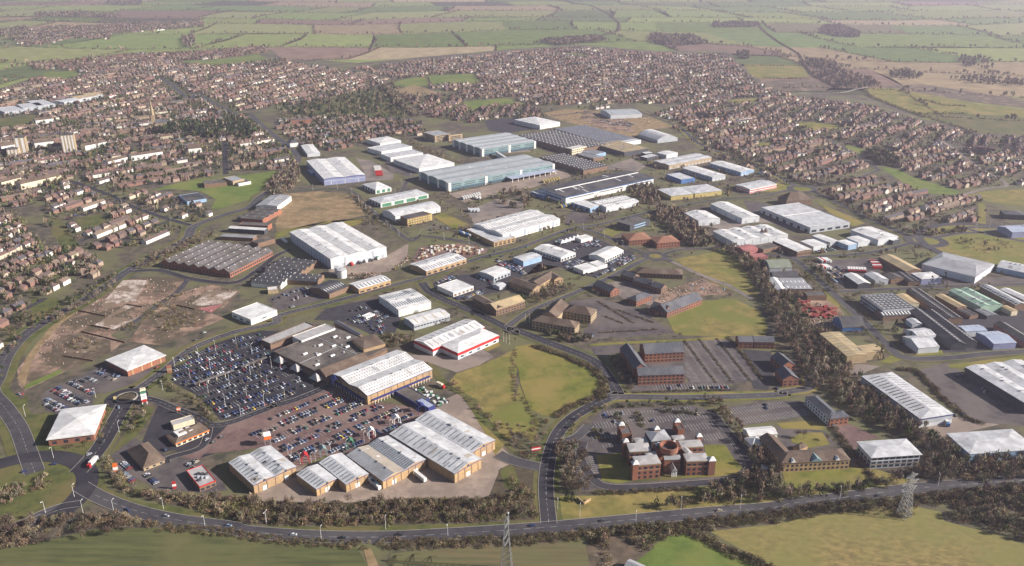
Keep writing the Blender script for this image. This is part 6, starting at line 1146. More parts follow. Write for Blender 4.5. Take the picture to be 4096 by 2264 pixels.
belt('verge scrub along the estate road', pts('H', (500, 290), (560, 330), (650, 470), (740, 560), (700, 560), (560, 420), (470, 320)), 6, {'bare': 3, 'conifer': 1, 'green': 2, 'scrub': 3}, hs=(1.5, 3), hb=(5, 9))
belt('bushes round the square dark-roofed block', pts('H', (780, 570), (860, 600), (1000, 760), (1060, 830), (1000, 830), (880, 720), (780, 620)), 4, SC, hs=(1.5, 3), hb=(3, 6))
hedge('hedge between lorry yard and warehouse road', pts('H', (1200, 1180), (1340, 1180), (1500, 1330), 'D', (1380, 130), (1640, 340), (1740, 370)), 4, 2.4, HD, .8)
hedge('hedge beside the hipped grey office', pts('D', (600, 370), (700, 500), (800, 640), (940, 800)), 5, 2.2, HD, .8)
for i, (a, b_, s) in enumerate((((790, 620), (1090, 800), 'upper'), ((840, 740), (1000, 800), 'short'), ((810, 880), (1290, 850), 'lower'), ((950, 690), (1260, 800), 'long slanting'))):
    hedge(s + ' low hedge between the bays of the stone office car park', pts('G', a, b_), 2.2, 1.3, HD, .8)
for i, (a, b_) in enumerate((((1500, 940), (1760, 1290)), ((1620, 930), (1890, 1280)), ((1760, 925), (2040, 1270)))):
    hedge(('first', 'second', 'third')[i] + ' clipped hedge, counted from the U-shaped office, between the empty parking bays', pts('G', a, b_), 1.8, 1.2, HD, .8)
hedge('hedge at the edge of the empty parking bays', pts('G', (1860, 920), (2000, 1080), (2130, 1260)), 3, 1.8, HD, .8)
hedge('roadside hedge in front of the U-shaped office', pts('G', (1080, 1365), (1500, 1350), (1870, 1345)), 2.5, 1.3, HD, .8)
hedge('clipped hedge along the headquarters front drive', pts('C', (700, 880), (900, 880), (1160, 860), (1450, 850)), 4, 1.8, HD, .7)
for i, (a, b_) in enumerate((((700, 400), (760, 480)), ((1010, 280), (1070, 400)), ((860, 300), (960, 420)), ((1200, 270), (1480, 290)))):
    hedge(('round bushes', 'double row of pruned bushes', 'shrub strip', 'brown shrub bed')[i] + ' among the headquarters parking bays', pts('C', a, b_), 5, 1.8, {'olive': 3, 'hedge': 2, 'green': 1}, .9)

# ------------------------------------------------------------------ debris on cleared ground
DB = MB(); DB.frustum([(-.5, -.5, 0), (.5, -.5, 0), (.5, .5, 0), (-.5, .5, 0)], [(-.35, -.4, 1), (.42, -.3, .8), (.3, .4, 1), (-.4, .35, .7)]); DBP = [(np.array(DB.v, float), tri(DB.f), np.array([0.] * 4 + [.4] * 4))]
def debris(label, P, n, cols, s=(.8, 4)):
    its = [(0, x, y, .1, rng.uniform(*s), rng.uniform(.6, 2), rng.uniform(.2, .8), rng.uniform(0, 3.14), jit(rng.choice(cols)), (.2, .16, .12)) for x, y in rand_in(P, n)]
    V, F, C = stamp(DBP, its); tag(link('rubble', mesh_np('rubble', V, F, C, 'house_mix')), label, 'rubble', kind='stuff')
RC = [(.32, .26, .22), (.22, .15, .11), (.40, .36, .33), (.14, .09, .07), (.26, .13, .095)]
debris('broken brick and concrete strewn over the larger cleared site', pts('E', (300, 1000), (480, 800), (820, 580), (990, 450), (1450, 440), (1480, 540), (1120, 760), (900, 900), (700, 1080), (400, 1180)), 260, RC, (.5, 2.2))
debris('broken brick and concrete strewn over the smaller cleared site', pts('E', (1450, 560), (1700, 480), (1960, 540), (1720, 720), (1500, 900), (1300, 980), (1100, 940), (1300, 660)), 130, RC, (.5, 2.2))
debris('stacks and spoil on the office building site', pts('G', (1380, 520), (1650, 440), (1900, 540), (1700, 570), (1600, 600), (1380, 740), (1180, 690), (1250, 620)), 160, RC + [(.1, .3, .42)])
debris('small clutter and scrap along the old estate yards', pts('H', (400, 560), (760, 720), (680, 860), (560, 860), (440, 730)), 260, RC)
debris('clutter in the yards behind the white warehouse', pts('F', (640, 400), (800, 400), (1130, 380), (1290, 240), (1300, 300), (1000, 420), (800, 440)), 160, RC)
debris('pipes and clutter on the scrubby far plateau', pts('K', (380, 240), (900, 210), (1400, 280), (1200, 380), (800, 340)), 200, RC, (2, 8))
for i, (a, b_) in enumerate((((640, 700), (860, 745)), ((660, 870), (1020, 960)), ((520, 1070), (760, 1110)), ((1030, 650), (1160, 670)), ((1440, 655), (1590, 690)), ((740, 820), (900, 850)))):
    p0, p1 = np.array(G('E', a)), np.array(G('E', b_)); d = p1 - p0; L = np.linalg.norm(d); mb = MB(); mb.box(0, L, -.25, .25, -.1, 1.6); mb.box(L * .3, L * .3 + .6, -.6, .25, -.1, 1.9)
    tag(mb.build('boundary_wall', 'brown_brick', None, (*p0, 0), (0, 0, math.atan2(d[1], d[0]))), ('low brown wall across the upper end of the larger cleared site', 'long dark retaining wall across the middle of the larger cleared site', 'low dark wall behind the red brick store', 'short wall beside the brownfield road', 'wall between pale slab and red slab on the smaller cleared site', 'short wall below the broken pale slab')[i], 'wall')

# ------------------------------------------------------------------ single trees
TREES = []                                                          # (kind, x, y, h)
def scatter(P, n, mix, hs, avoid=(1, 2, 3)):
    for x, y in rand_in(P, n):
        if in_view(x, y, 0, 80) and free(x, y, avoid): TREES.append((rng.choices(list(mix), list(mix.values()))[0], x, y, rng.uniform(*hs)))
for t, q in (('H', [(100, 115), (1180, 860), (1575, 480), (1060, 1090), (1020, 1060), (1540, 470), (1470, 500)]),):
    for k, p in enumerate(q): TREES.append(('bare' if k == 0 else 'conifer', *G(t, p), 16 if k == 0 else rng.uniform(9, 15)))
for p in ((500, 930), (540, 940)): TREES.append(('conifer', *G('C', p), 8))
for p in ((490, 1180), (1320, 880)): TREES.append(('conifer', *G('K', p), 11))
for p in ((1480, 800), (640, 60), (700, 40), (400, 480), (350, 470), (1340, 220), (580, 490)): TREES.append(('bare', *G('D', p), rng.uniform(6, 10)))
# ------------------------------------------------------------------ houses
HWALL = [('white rendered', (.66, .62, .56)), ('red brick', (.225, .130, .102)), ('buff brick', (.32, .245, .185)), ('brown brick', (.17, .122, .10)), ('cream rendered', (.50, .42, .32))]
HROOF = [('brown tiled', (.108, .078, .072)), ('russet tiled', (.135, .084, .074)), ('slate grey', (.088, .082, .092)), ('tan tiled', (.175, .130, .10))]
def house_proto(kind):
    w_ = MB(); r = MB(); c = MB(); e = .04
    w_.quad((-.5, -.5, -.05), (.5, -.5, -.05), (.5, -.5, 1), (-.5, -.5, 1)); w_.quad((.5, .5, -.05), (-.5, .5, -.05), (-.5, .5, 1), (.5, .5, 1))
    if kind == 'hip':
        w_.quad((.5, -.5, -.05), (.5, .5, -.05), (.5, .5, 1), (.5, -.5, 1)); w_.quad((-.5, .5, -.05), (-.5, -.5, -.05), (-.5, -.5, 1), (-.5, .5, 1))
        E_ = [(-.5 - e, -.5 - e, .98), (.5 + e, -.5 - e, .98), (.5 + e, .5 + e, .98), (-.5 - e, .5 + e, .98)]; a, b_ = (-.2, 0, 1.52), (.2, 0, 1.52)
        r.quad(E_[0], E_[1], b_, a); r.quad(E_[2], E_[3], a, b_); r.quad(E_[1], E_[2], b_); r.quad(E_[3], E_[0], a)
    else:
        w_.quad((.5, -.5, -.05), (.5, .5, -.05), (.5, .5, 1), (.5, 0, 1.5), (.5, -.5, 1)); w_.quad((-.5, .5, -.05), (-.5, -.5, -.05), (-.5, -.5, 1), (-.5, 0, 1.5), (-.5, .5, 1))
        e2 = .02
        r.quad((-.5 - e2, -.5 - e, .98), (.5 + e2, -.5 - e, .98), (.5 + e2, 0, 1.54), (-.5 - e2, 0, 1.54)); r.quad((.5 + e2, .5 + e, .98), (-.5 - e2, .5 + e, .98), (-.5 - e2, 0, 1.54), (.5 + e2, 0, 1.54))
        if kind == 'bay':                                           # front gable
            r.quad((.12, -.62, .98), (.28, -.62, 1.4), (.28, -.1, 1.4), (.12, -.1, .98)); r.quad((.28, -.62, 1.4), (.44, -.62, .98), (.44, -.1, .98), (.28, -.1, 1.4))
            w_.quad((.13, -.6, -.05), (.43, -.6, -.05), (.43, -.6, .98), (.28, -.6, 1.38), (.13, -.6, .98)); w_.quad((.13, -.5, -.05), (.13, -.6, -.05), (.13, -.6, .98), (.13, -.5, .98)); w_.quad((.43, -.6, -.05), (.43, -.5, -.05), (.43, -.5, .98), (.43, -.6, .98))
    xs = (-.25, .25) if kind == 'terrace' else (.05,)
    for x in xs: c.box(x - .03 if kind == 'terrace' else x - .06, x + .03 if kind == 'terrace' else x + .06, -.06, .06, 1.3, 1.78)
    return w_, r, c
HK = ['gable', 'hip', 'bay', 'terrace']; HPM = {k: house_proto(k) for k in HK}; HPR = []
for k in HK:
    V = []; F = []; K = []
    for mb, val in zip(HPM[k], (0, 1, 0)):
        o_ = len(V); V += mb.v; F += [tuple(i + o_ for i in f) for f in mb.f]; K += [val] * len(mb.v)
    HPR.append((np.array(V, float), tri(F), np.array(K, float)))
HOUSES = []                                                         # (proto, x, y, len, depth, eaves, rot, wall, roof, where)
STREETS = []
def zone(where, P, d, walls, roofs, kinds=(3, 4, 2, 1), gard=50, street=22, gap=4.5, warp=0, fill=.93, trees=.25, tmix=None, hs=(4, 9), lens=(8.5, 13)):
    (ax, ay), (bx, by) = d; th = math.atan2(by - ay, bx - ax); c, s = math.cos(th), math.sin(th)
    xs = [p[0] * c + p[1] * s for p in P]; ys = [-p[0] * s + p[1] * c for p in P]; ph = rng.uniform(0, 6)
    def wp(u, v):
        if warp: u2 = u + warp * 16 * math.sin(v / 95 + ph); v2 = v + warp * 22 * math.sin(u / 120 + ph * 2) + warp * 9 * math.sin(u / 47 + v / 90)
        else: u2, v2 = u, v
        return u2 * c - v2 * s, u2 * s + v2 * c
    v = min(ys) + rng.uniform(0, 10); side = 0
    arr = np.array(P)
    def ok(x, y): return bool(inside(P, np.array([x]), np.array([y]))[0])
    while v < max(ys):
        u = min(xs) + rng.uniform(0, 12); run = []
        while u < max(xs):
            k = rng.choices((0, 1, 2, 3), kinds)[0]; L = rng.uniform(26, 44) if k == 3 else rng.uniform(*lens); D = rng.uniform(7.4, 9.2) if k != 3 else rng.uniform(7.5, 8.5)
            x, y = wp(u + L / 2, v + rng.uniform(-1, 1)); x1, y1 = wp(u + L / 2 + 2, v)
            x0_, y0_ = wp(u + L / 2, v); rot = math.atan2(y1 - y0_, x1 - x0_) + (math.pi if side else 0)
            if rng.random() < fill and ok(x, y) and in_view(x, y, 0, 40) and occ_r(x, y, L * .45) == 0:
                if warp and rng.random() < .22: rot += math.pi / 2
                HOUSES.append((k, x, y, L, D, rng.uniform(4.5, 5.3), rot, rng.choices(range(5), walls)[0], rng.choices(range(4), roofs)[0], where)); occupy([(x + dx, y + dy) for dx, dy in ((-4, -4), (4, -4), (4, 4), (-4, 4))], 2)
            if k == 3 and False: pass
            u += L + gap * rng.uniform(.5, 1.6)
        if side == 0:                                               # the street runs along this side of the row
            seg = []
            u = min(xs)
            while u < max(xs):
                x, y = wp(u, v + street / 2)
                if ok(x, y) and occ(x, y) != 3: seg.append((x, y))
                elif len(seg) > 3: STREETS.append(seg); seg = []
                else: seg = []
                u += 14
            if len(seg) > 3: STREETS.append(seg)
        v += street if side == 0 else gard; side ^= 1
    n = int(area(P) / 100 * (trees * 1.2 + .42))
    for x, y in rand_in(P, n):
        if in_view(x, y, 0, 40) and occ(x, y) in (0,): TREES.append((rng.choices(list(tmix or GD), list((tmix or GD).values()))[0], x, y, rng.uniform(*hs) * 1.15))
WH = (5, 3, 2, 1, 2); BR = (1, 6, 3, 4, 0.6); MX = (1.8, 4, 3, 3.5, 1.5)
RO = (5, 3, 2, 2)
zone('on the white-fronted crescent near the old factory', pts('Z', (190, 440), (330, 470), (420, 500), (520, 520), (530, 560), (270, 640), (140, 600), (110, 500)), pts('E', (1150, 160), (1520, 0)), WH, RO, kinds=(3, 3, 1, 3), gard=30, street=18, gap=3, trees=.35, hs=(3, 7))
zone('among garden trees beside the ring road', pts('Z', (-40, 520), (120, 560), (240, 650), (270, 690), (150, 720), (90, 790), (50, 840), (10, 900), (-60, 920)), pts('E', (620, 470), (880, 330)), MX, RO, gard=34, street=18, gap=3.5, trees=.8, fill=.9, hs=(4, 9))
zone('in old terraces below the tower blocks', pts('Z', (-60, 400), (60, 390), (250, 400), (420, 430), (560, 430), (560, 450), (400, 465), (330, 470), (190, 440), (110, 500), (0, 560), (-60, 560)), pts('I', (1150, 600), (1420, 560)), MX, RO, kinds=(2, 2, 2, 4), gard=40, street=18, trees=.5, gap=3)
zone('in the brick terraces around the church', pts('Z', (0, 330), (240, 290), (470, 240), (600, 280), (700, 340), (750, 400), (700, 430), (560, 430), (250, 400), (60, 390), (-60, 400)), pts('I', (1150, 600), (1420, 560)), MX, RO, kinds=(3, 2, 3, 4), gard=40, street=18, trees=.4, gap=3)
zone('in the far northern streets', pts('Z', (0, 232), (170, 172), (430, 145), (680, 150), (760, 160), (980, 200), (900, 245), (680, 270), (600, 280), (470, 240), (240, 290), (0, 330)), pts('M', (1550, 690), (1830, 630)), MX, RO, kinds=(3, 2, 2, 3), gard=45, trees=.22, hs=(4, 8))
zone('in the far left suburb', pts('Z', (-80, 250), (0, 232), (0, 400), (-80, 420)), pts('M', (1550, 690), (1830, 630)), MX, RO, gard=48, trees=.4)
zone('beside the avenue below the cemetery', pts('Z', (700, 300), (860, 290), (1060, 310), (1080, 340), (930, 350), (860, 380), (760, 380), (720, 340)), pts('J', (800, 300), (940, 280)), BR, (2, 3, 5, 1), gard=43, trees=.6, tmix={'bare': 3, 'green': 3, 'conifer': 2})
zone('by the cemetery corner', pts('Z', (730, 255), (900, 240), (960, 220), (1000, 200), (1040, 240), (1000, 250), (900, 260), (780, 290)), pts('M', (2100, 700), (2300, 590)), MX, RO, gard=43, trees=.35)
zone('on the new red brick estate beyond the railway', pts('Z', (1010, 240), (1130, 235), (1190, 260), (1330, 270), (1400, 290), (1190, 310), (1100, 300), (1060, 280)), pts('J', (1400, 300), (1500, 200)), (.2, 8, 2, 3, .2), (2, 6, 1, 2), kinds=(5, 2, 3, 1), gard=36, street=18, gap=3, trees=.12, warp=.7)
zone('in the white-gabled row under the far suburb', pts('Z', (1190, 295), (1450, 275), (1520, 262), (1530, 272), (1420, 292), (1200, 312)), pts('K', (0, 230), (880, 120)), (8, 1, 1, 0, 1), RO, kinds=(2, 2, 4, 0), gard=48, trees=.3)
zone('in the wide far suburb', pts('Z', (900, 172), (1100, 150), (1300, 130), (1460, 120), (1650, 135), (1830, 138), (1870, 180), (1930, 225), (1990, 240), (1720, 262), (1500, 260), (1330, 268), (1190, 258), (1150, 232), (1100, 225), (1010, 205)), pts('N', (2150, 660), (2576, 600)), MX, RO, kinds=(4, 3, 3, 1), gard=45, street=20, trees=.35, hs=(4, 8))
zone('on the brick estate above the bypass', pts('Z', (1720, 262), (1990, 245), (2160, 262), (2330, 312), (2461, 342), (2700, 352), (2700, 480), (2520, 464), (2500, 480), (2420, 478), (2300, 440), (2190, 400), (2190, 425), (2080, 455), (1990, 470), (1880, 425), (1790, 390), (1700, 330), (1640, 290)), pts('L', (740, 780), (1040, 680)), (1.6, 6, 4, 4, 1), (4, 4, 3, 3), kinds=(5, 3, 3, .6), gard=38, street=19, gap=3.5, warp=1.0, trees=.28, hs=(3, 7))
zone('on the small estate beside the bypass roundabout', pts('Z', (2070, 475), (2180, 445), (2300, 465), (2330, 490), (2480, 500), (2480, 560), (2440, 600), (2340, 612), (2240, 575), (2130, 520)), pts('L', (720, 920), (1080, 850)), (2, 6, 4, 3, 1), (4, 4, 3, 3), kinds=(5, 3, 3, .8), gard=33, street=18, gap=3, warp=.6, trees=.22, hs=(3, 6))
zone('on the far left hill village', pts('M', (120, 320), (230, 210), (420, 190), (700, 190), (1000, 165), (1500, 160), (1500, 200), (1100, 230), (820, 250), (820, 290), (500, 280), (380, 320), (200, 345)), pts('M', (820, 270), (1100, 250)), MX, (3, 5, 1, 2), gard=55, trees=.3, fill=.7)
zone('on the far red brick estate edge', pts('M', (200, 470), (560, 440), (960, 400), (1300, 390), (1940, 345), (1960, 390), (1560, 430), (1290, 440), (900, 480), (560, 500), (250, 520)), pts('M', (560, 450), (1300, 400)), (.5, 8, 2, 2, .5), (1, 8, 1, 2), gard=40, trees=.2, warp=.5)
zone('in the hamlet beyond the railway', pts('O', (420, 180), (560, 150), (740, 160), (760, 185), (560, 185)), pts('O', (420, 180), (740, 165)), WH, RO, gard=48, trees=.3, fill=.7)
mb = MB()
for sg in STREETS:
    P = [np.array(p) for p in sg]; v, f = ribbon(P, 6.0, .12); o_ = len(mb.v); mb.v += v; mb.f += [tuple(i + o_ for i in q) for q in f]
tag(mb.build('residential_street', 'lot_dark'), kind='structure')
HOUSES.sort(key=lambda h: h[1] ** 2 + h[2] ** 2)
HM = {}
def hmesh(k, part, idx):
    key = (k, part, idx)
    if key not in HM:
        mb = HPM[HK[k]][part]; pal = HROOF if part == 1 else HWALL; nm = ('house_wall_' if part != 1 else 'house_roof_') + str(idx)
        col = pal[idx][1]; mat(nm, col, tuple(c * .8 for c in col), .6, .9)
        HM[key] = mb.mesh(('wall', 'roof', 'chimney')[part], nm)
    return HM[key]
for k, x, y, L, D, h, rot, wi, ri, where in HOUSES[:300]:
    r = empty('house', (x, y, 0), rot); r.scale = (L, D, h)
    kind = ('house', 'hipped house', 'bay-fronted house', 'terrace')[k]; lab = f'{HWALL[wi][0]} {kind} with {HROOF[ri][0]} roof {where}'
    tag(r, lab, 'house', 'houses ' + where)
    link('wall', hmesh(k, 0, wi), r); ro = link('roof', hmesh(k, 1, ri), r); link('chimney', hmesh(k, 2, 1), ro)
its = []
for k, x, y, L, D, h, rot, wi, ri, where in HOUSES[300:]: its.append((k, x, y, 0, L, D, h, rot, tuple(q * .85 for q in jit(HWALL[wi][1], .2)), jit(HROOF[ri][1], .3)))
V, F, C = stamp(HPR, its); tag(link('distant_houses', mesh_np('distant_houses', V, F, C, 'house_mix')), 'thousands of small brick and rendered houses filling the far suburbs', 'houses', kind='stuff')
print('houses', len(HOUSES))

# ------------------------------------------------------------------ cars
CARC = [('silver', (.33, .34, .37), 5), ('white', (.62, .62, .64), 2), ('black', (.018, .018, .022), 4), ('navy blue', (.022, .032, .11), 5), ('dark grey', (.07, .07, .065), 5), ('red', (.26, .025, .03), 1.8), ('pale blue', (.20, .26, .36), 2.2), ('bright blue', (.045, .085, .25), 1.6), ('yellow', (.62, .42, .05), .15), ('green', (.05, .16, .11), .5), ('gold', (.38, .33, .24), 1)]
for n_, c_, w_ in CARC: mat('car_paint_' + n_.replace(' ', '_'), c_, tuple(q * .95 for q in c_), 1, .3, spec=.5)
def car_meshes():
    body = MB(); g = MB(); wl = MB()
    R4 = lambda x0, x1, y, z: [(x0, -y, z), (x1, -y, z), (x1, y, z), (x0, y, z)]
    body.frustum(R4(-2.1, 2.1, .82, .22), R4(-2.15, 2.15, .87, .55)); body.frustum(R4(-2.15, 2.15, .87, .552), R4(-2.0, 2.02, .80, .86))
    body.frustum(R4(-1.1, .62, .60, 1.40), R4(-1.0, .52, .56, 1.47))
    g.frustum(R4(-1.75, 1.25, .76, .862), R4(-1.15, .68, .61, 1.398))
    wl.cyl((0, 0), .32, -.1, .1, 10)
    return body, g, wl
cb, cg, cw = car_meshes()
CG = cg.mesh('windows', 'window_glass'); CW = cw.mesh('wheel', 'tyre'); CB = {n_: cb.mesh('body', 'car_paint_' + n_.replace(' ', '_')) for n_, _, _ in CARC}
Vc = np.array(cb.v + cg.v, float); Fc = tri(cb.f + [tuple(i + len(cb.v) for i in f) for f in cg.f]); CPR = [(Vc, Fc, np.array([0.0] * len(cb.v) + [1.0] * len(cg.v)))]
CARS = []                                                           # (x, y, rot, colour index, where)
def addcar(x, y, rot, where, pal=None): CARS.append((x, y, rot, rng.choices(range(len(CARC)), pal or [c[2] for c in CARC])[0], where))
def lot(where, P, d, occup, ticks=True, bay=2.5, pal=None, aisle=6.2, depth=4.9, gaps=0, dense=False):
    (ax, ay), (bx, by) = d; th = math.atan2(by - ay, bx - ax); c, s = math.cos(th), math.sin(th); P = list(P)
    xs = [p[0] * c + p[1] * s for p in P]; ys = [-p[0] * s + p[1] * c for p in P]; mb = MB(); v = min(ys); side = 0
    if dense: aisle = .8
    W = lambda u, v_: (u * c - v_ * s, u * s + v_ * c)
    while v < max(ys):
        n = int((max(xs) - min(xs)) / bay); U = min(xs) + (np.arange(n) + .5) * bay
        X = U * c - (v + depth / 2) * s; Y = U * s + (v + depth / 2) * c; m = inside(P, X, Y)
        for i in range(n):
            if not m[i] or occ(X[i], Y[i]) == 2: continue
            if gaps and int(i / gaps) % 3 == 2 and (i % gaps) in (0, 1): continue
            loc = occup * (.55 + .9 * (.5 + .5 * math.sin(U[i] / 23 + v / 17)))
            if rng.random() < loc: addcar(X[i] + rng.uniform(-.15, .15), Y[i] + rng.uniform(-.15, .15), th + math.pi / 2 + (math.pi if rng.random() < .5 else 0) + rng.uniform(-.03, .03), where, pal)
            if ticks:
                q = [W(U[i] - bay / 2 - .1, v + .2), W(U[i] - bay / 2 + .1, v + .2), W(U[i] - bay / 2 + .1, v + depth - .2), W(U[i] - bay / 2 - .1, v + depth - .2)]
                mb.quad(*[(*p, .19) for p in q])
        v += depth if side == 0 else depth + aisle; side ^= 1
    if ticks and mb.v: tag(mb.build('bay_marking', 'white_paint'), kind='structure')
PV = pts('B', (955 - 955 + 330, 240), (640, 130), (850, 220), (1180, 260), (1230, 310), (1040, 420), (720, 570), (560, 580), (360, 660), (180, 520), (-20, 430), (60, 380))
DIR = pts('F', (955, 1388), (1475, 1168))
lot('on the red paved retail car park', PV, DIR, .72, gaps=12)
lot('on the dark supermarket car park', pts('Q', (330, 300), (900, 120), (1650, -60), (2000, 30), (1750, 60), (1830, 260), (2250, 500), (2500, 850), (2158, 1020), (1880, 1140), (1360, 1350), (1000, 1380), (800, 1150), (500, 900), (200, 760), (170, 580)), DIR, .6, gaps=14)
lot('on the lot beside the pyramid-roofed store', pts('A', (320, 190), (400, 110), (560, 40), (700, 130), (680, 220), (440, 270), (360, 250)), pts('A', (550, 160), (690, 230)), .6)
lot('on the lot in front of the brick store', pts('E', (640, 1270), (780, 1180), (900, 1160), (1030, 1220), (940, 1290), (760, 1290)), pts('E', (740, 1220), (900, 1290)), .6)
lot('on the pub car park by the roundabout', pts('A', (850, 640), (930, 660), (1040, 790), (980, 820), (900, 740)), pts('A', (860, 650), (1020, 800)), .8)
lot('on the pub car park by the orange sign', pts('A', (1070, 720), (1120, 720), (1200, 800), (1150, 830)), pts('A', (1080, 725), (1180, 815)), .8)
lot('at the drive-through restaurant', pts('A', (1400, 630), (1470, 650), (1480, 700), (1400, 690)), pts('A', (1400, 640), (1470, 680)), .6)
lot('on the gravel car park behind the showroom', pts('F', (180, 600), (360, 520), (500, 510), (560, 580), (300, 690)), pts('F', (200, 600), (500, 510)), .25, False)
lot('in the packed yard behind the supermarket', pts('F', (800, 770), (960, 720), (1130, 720), (1100, 780), (960, 810), (850, 800)), DIR, .85, False, dense=False, aisle=3)
lot('in the scrap corner behind the supermarket', pts('F', (970, 830), (1080, 810), (1160, 850), (1100, 890), (1000, 890)), DIR, .7, False, aisle=1.5)
lot('beside the white yard office', pts('F', (760, 690), (940, 650), (960, 680), (860, 710)), DIR, .4, False)
DD = pts('G', (856, 277), (987, 202))
for q in (pts('G', (440, 140), (560, 90), (640, 100), (520, 150)), pts('G', (570, 190), (720, 130), (740, 160), (600, 210)), pts('G', (720, 150), (800, 120), (830, 170), (760, 190)), pts('G', (860, 300), (1010, 240), (1030, 270), (880, 330)), pts('G', (960, 320), (1080, 250), (1090, 280), (980, 340)), pts('G', (770, 410), (920, 345), (940, 370), (790, 430)), pts('G', (510, 310), (640, 280), (700, 300), (640, 380), (520, 340)), pts('G', (640, 390), (760, 350), (780, 390), (660, 420)), pts('G', (-30, 280), (60, 290), (210, 390), (190, 410), (-20, 330)), pts('F', (1500, 460), (1680, 405), (1700, 420), (1540, 480)), pts('F', (1650, 600), (1880, 530), (1900, 560), (1720, 615)), pts('F', (2000, 300), (2060, 285), (2230, 350), (2235, 400), (2130, 350)), pts('F', (1830, 390), (1880, 370), (1900, 440), (2000, 470), (1960, 490), (1850, 440))):
    lot('in the sales rows of the car dealers', q, DD, 1.1, False, aisle=2.5, pal=[5, 4, 4, 5, 3, 3.5, 4, 2, .2, .4, .5])
lot('on the headquarters car park', pts('C', (680, 400), (780, 270), (1450, 240), (1540, 280), (1780, 560), (1720, 520), (1530, 480), (1360, 360), (900, 360), (900, 460), (880, 540), (690, 520)), pts('C', (780, 330), (1100, 300)), .03)
lot('on the headquarters side bays', pts('C', (650, 600), (710, 600), (750, 750), (700, 750)), pts('C', (655, 610), (710, 750)), .0)
lot('on the headquarters side bays', pts('C', (535, 600), (590, 600), (660, 860), (610, 860)), pts('C', (540, 600), (640, 860)), .0)
lot('on the front bays of the headquarters', pts('C', (1200, 835), (1440, 815), (1450, 845), (1210, 865)), pts('C', (1200, 850), (1440, 825)), .1)
lot('on the empty office car park with clipped hedges', pts('G', (1510, 960), (1850, 930), (2000, 1080), (2100, 1250), (1760, 1280), (1560, 1290), (1510, 1180)), pts('G', (1620, 930), (1890, 1280)), .015)
lot('in front of the U-shaped office', pts('G', (1260, 1310), (1860, 1300), (1860, 1335), (1260, 1345)), pts('G', (1260, 1330), (1860, 1320)), .15)
lot('on the office car park across the lane', pts('C', (1700, 250), (2050, 200), 'D', (120, 210), (370, 200), (440, 290), (200, 330), (0, 350), 'C', (1810, 370)), pts('D', (170, 290), (350, 265)), .01)
lot('beside the brown flat unit', pts('H', (490, 200), (640, 170), (690, 210), (560, 230)), pts('H', (490, 200), (640, 170)), .9, False, aisle=3)
lot('in the lorry park of the older estate', pts('H', (540, 320), (700, 340), (770, 390), (760, 470), (700, 480), (600, 390)), pts('H', (540, 330), (750, 480)), .8, False, aisle=3)
lot('in the hedged yard by the grey depot', pts('D', (1480, 0), (1680, -60), (1800, 60), (1760, 140), (1620, 60)), pts('D', (1500, 20), (1800, 100)), .3, False)
lot('beside the silver warehouse', pts('D', (1500, 290), (1610, 280), (1600, 310), (1510, 320)), pts('D', (1500, 300), (1610, 290)), .7, False)
lot('outside the parcel hub units', pts('K', (870, 285), (1180, 320), (1150, 345), (880, 310)), pts('K', (870, 290), (1180, 330)), .6, False, aisle=14)
lot('around the glass office', pts('J', (1560, 460), (1700, 440), (1820, 440), (1780, 480), (1620, 490)), pts('J', (1560, 470), (1800, 440)), .35, False)
lot('in front of the yellow office', pts('J', (1450, 1210), (1680, 1170), (1760, 1230), (1550, 1280)), pts('J', (1450, 1230), (1700, 1170)), .15)
lot('at the school and depot', pts('I', (1480, 970), (1560, 930), (1650, 1000), (1560, 1040)), pts('I', (1480, 980), (1600, 940)), .6, False)
lot('beside the stone office', pts('G', (680, 880), (800, 890), (780, 920), (690, 910)), pts('G', (680, 900), (800, 905)), .5, False)
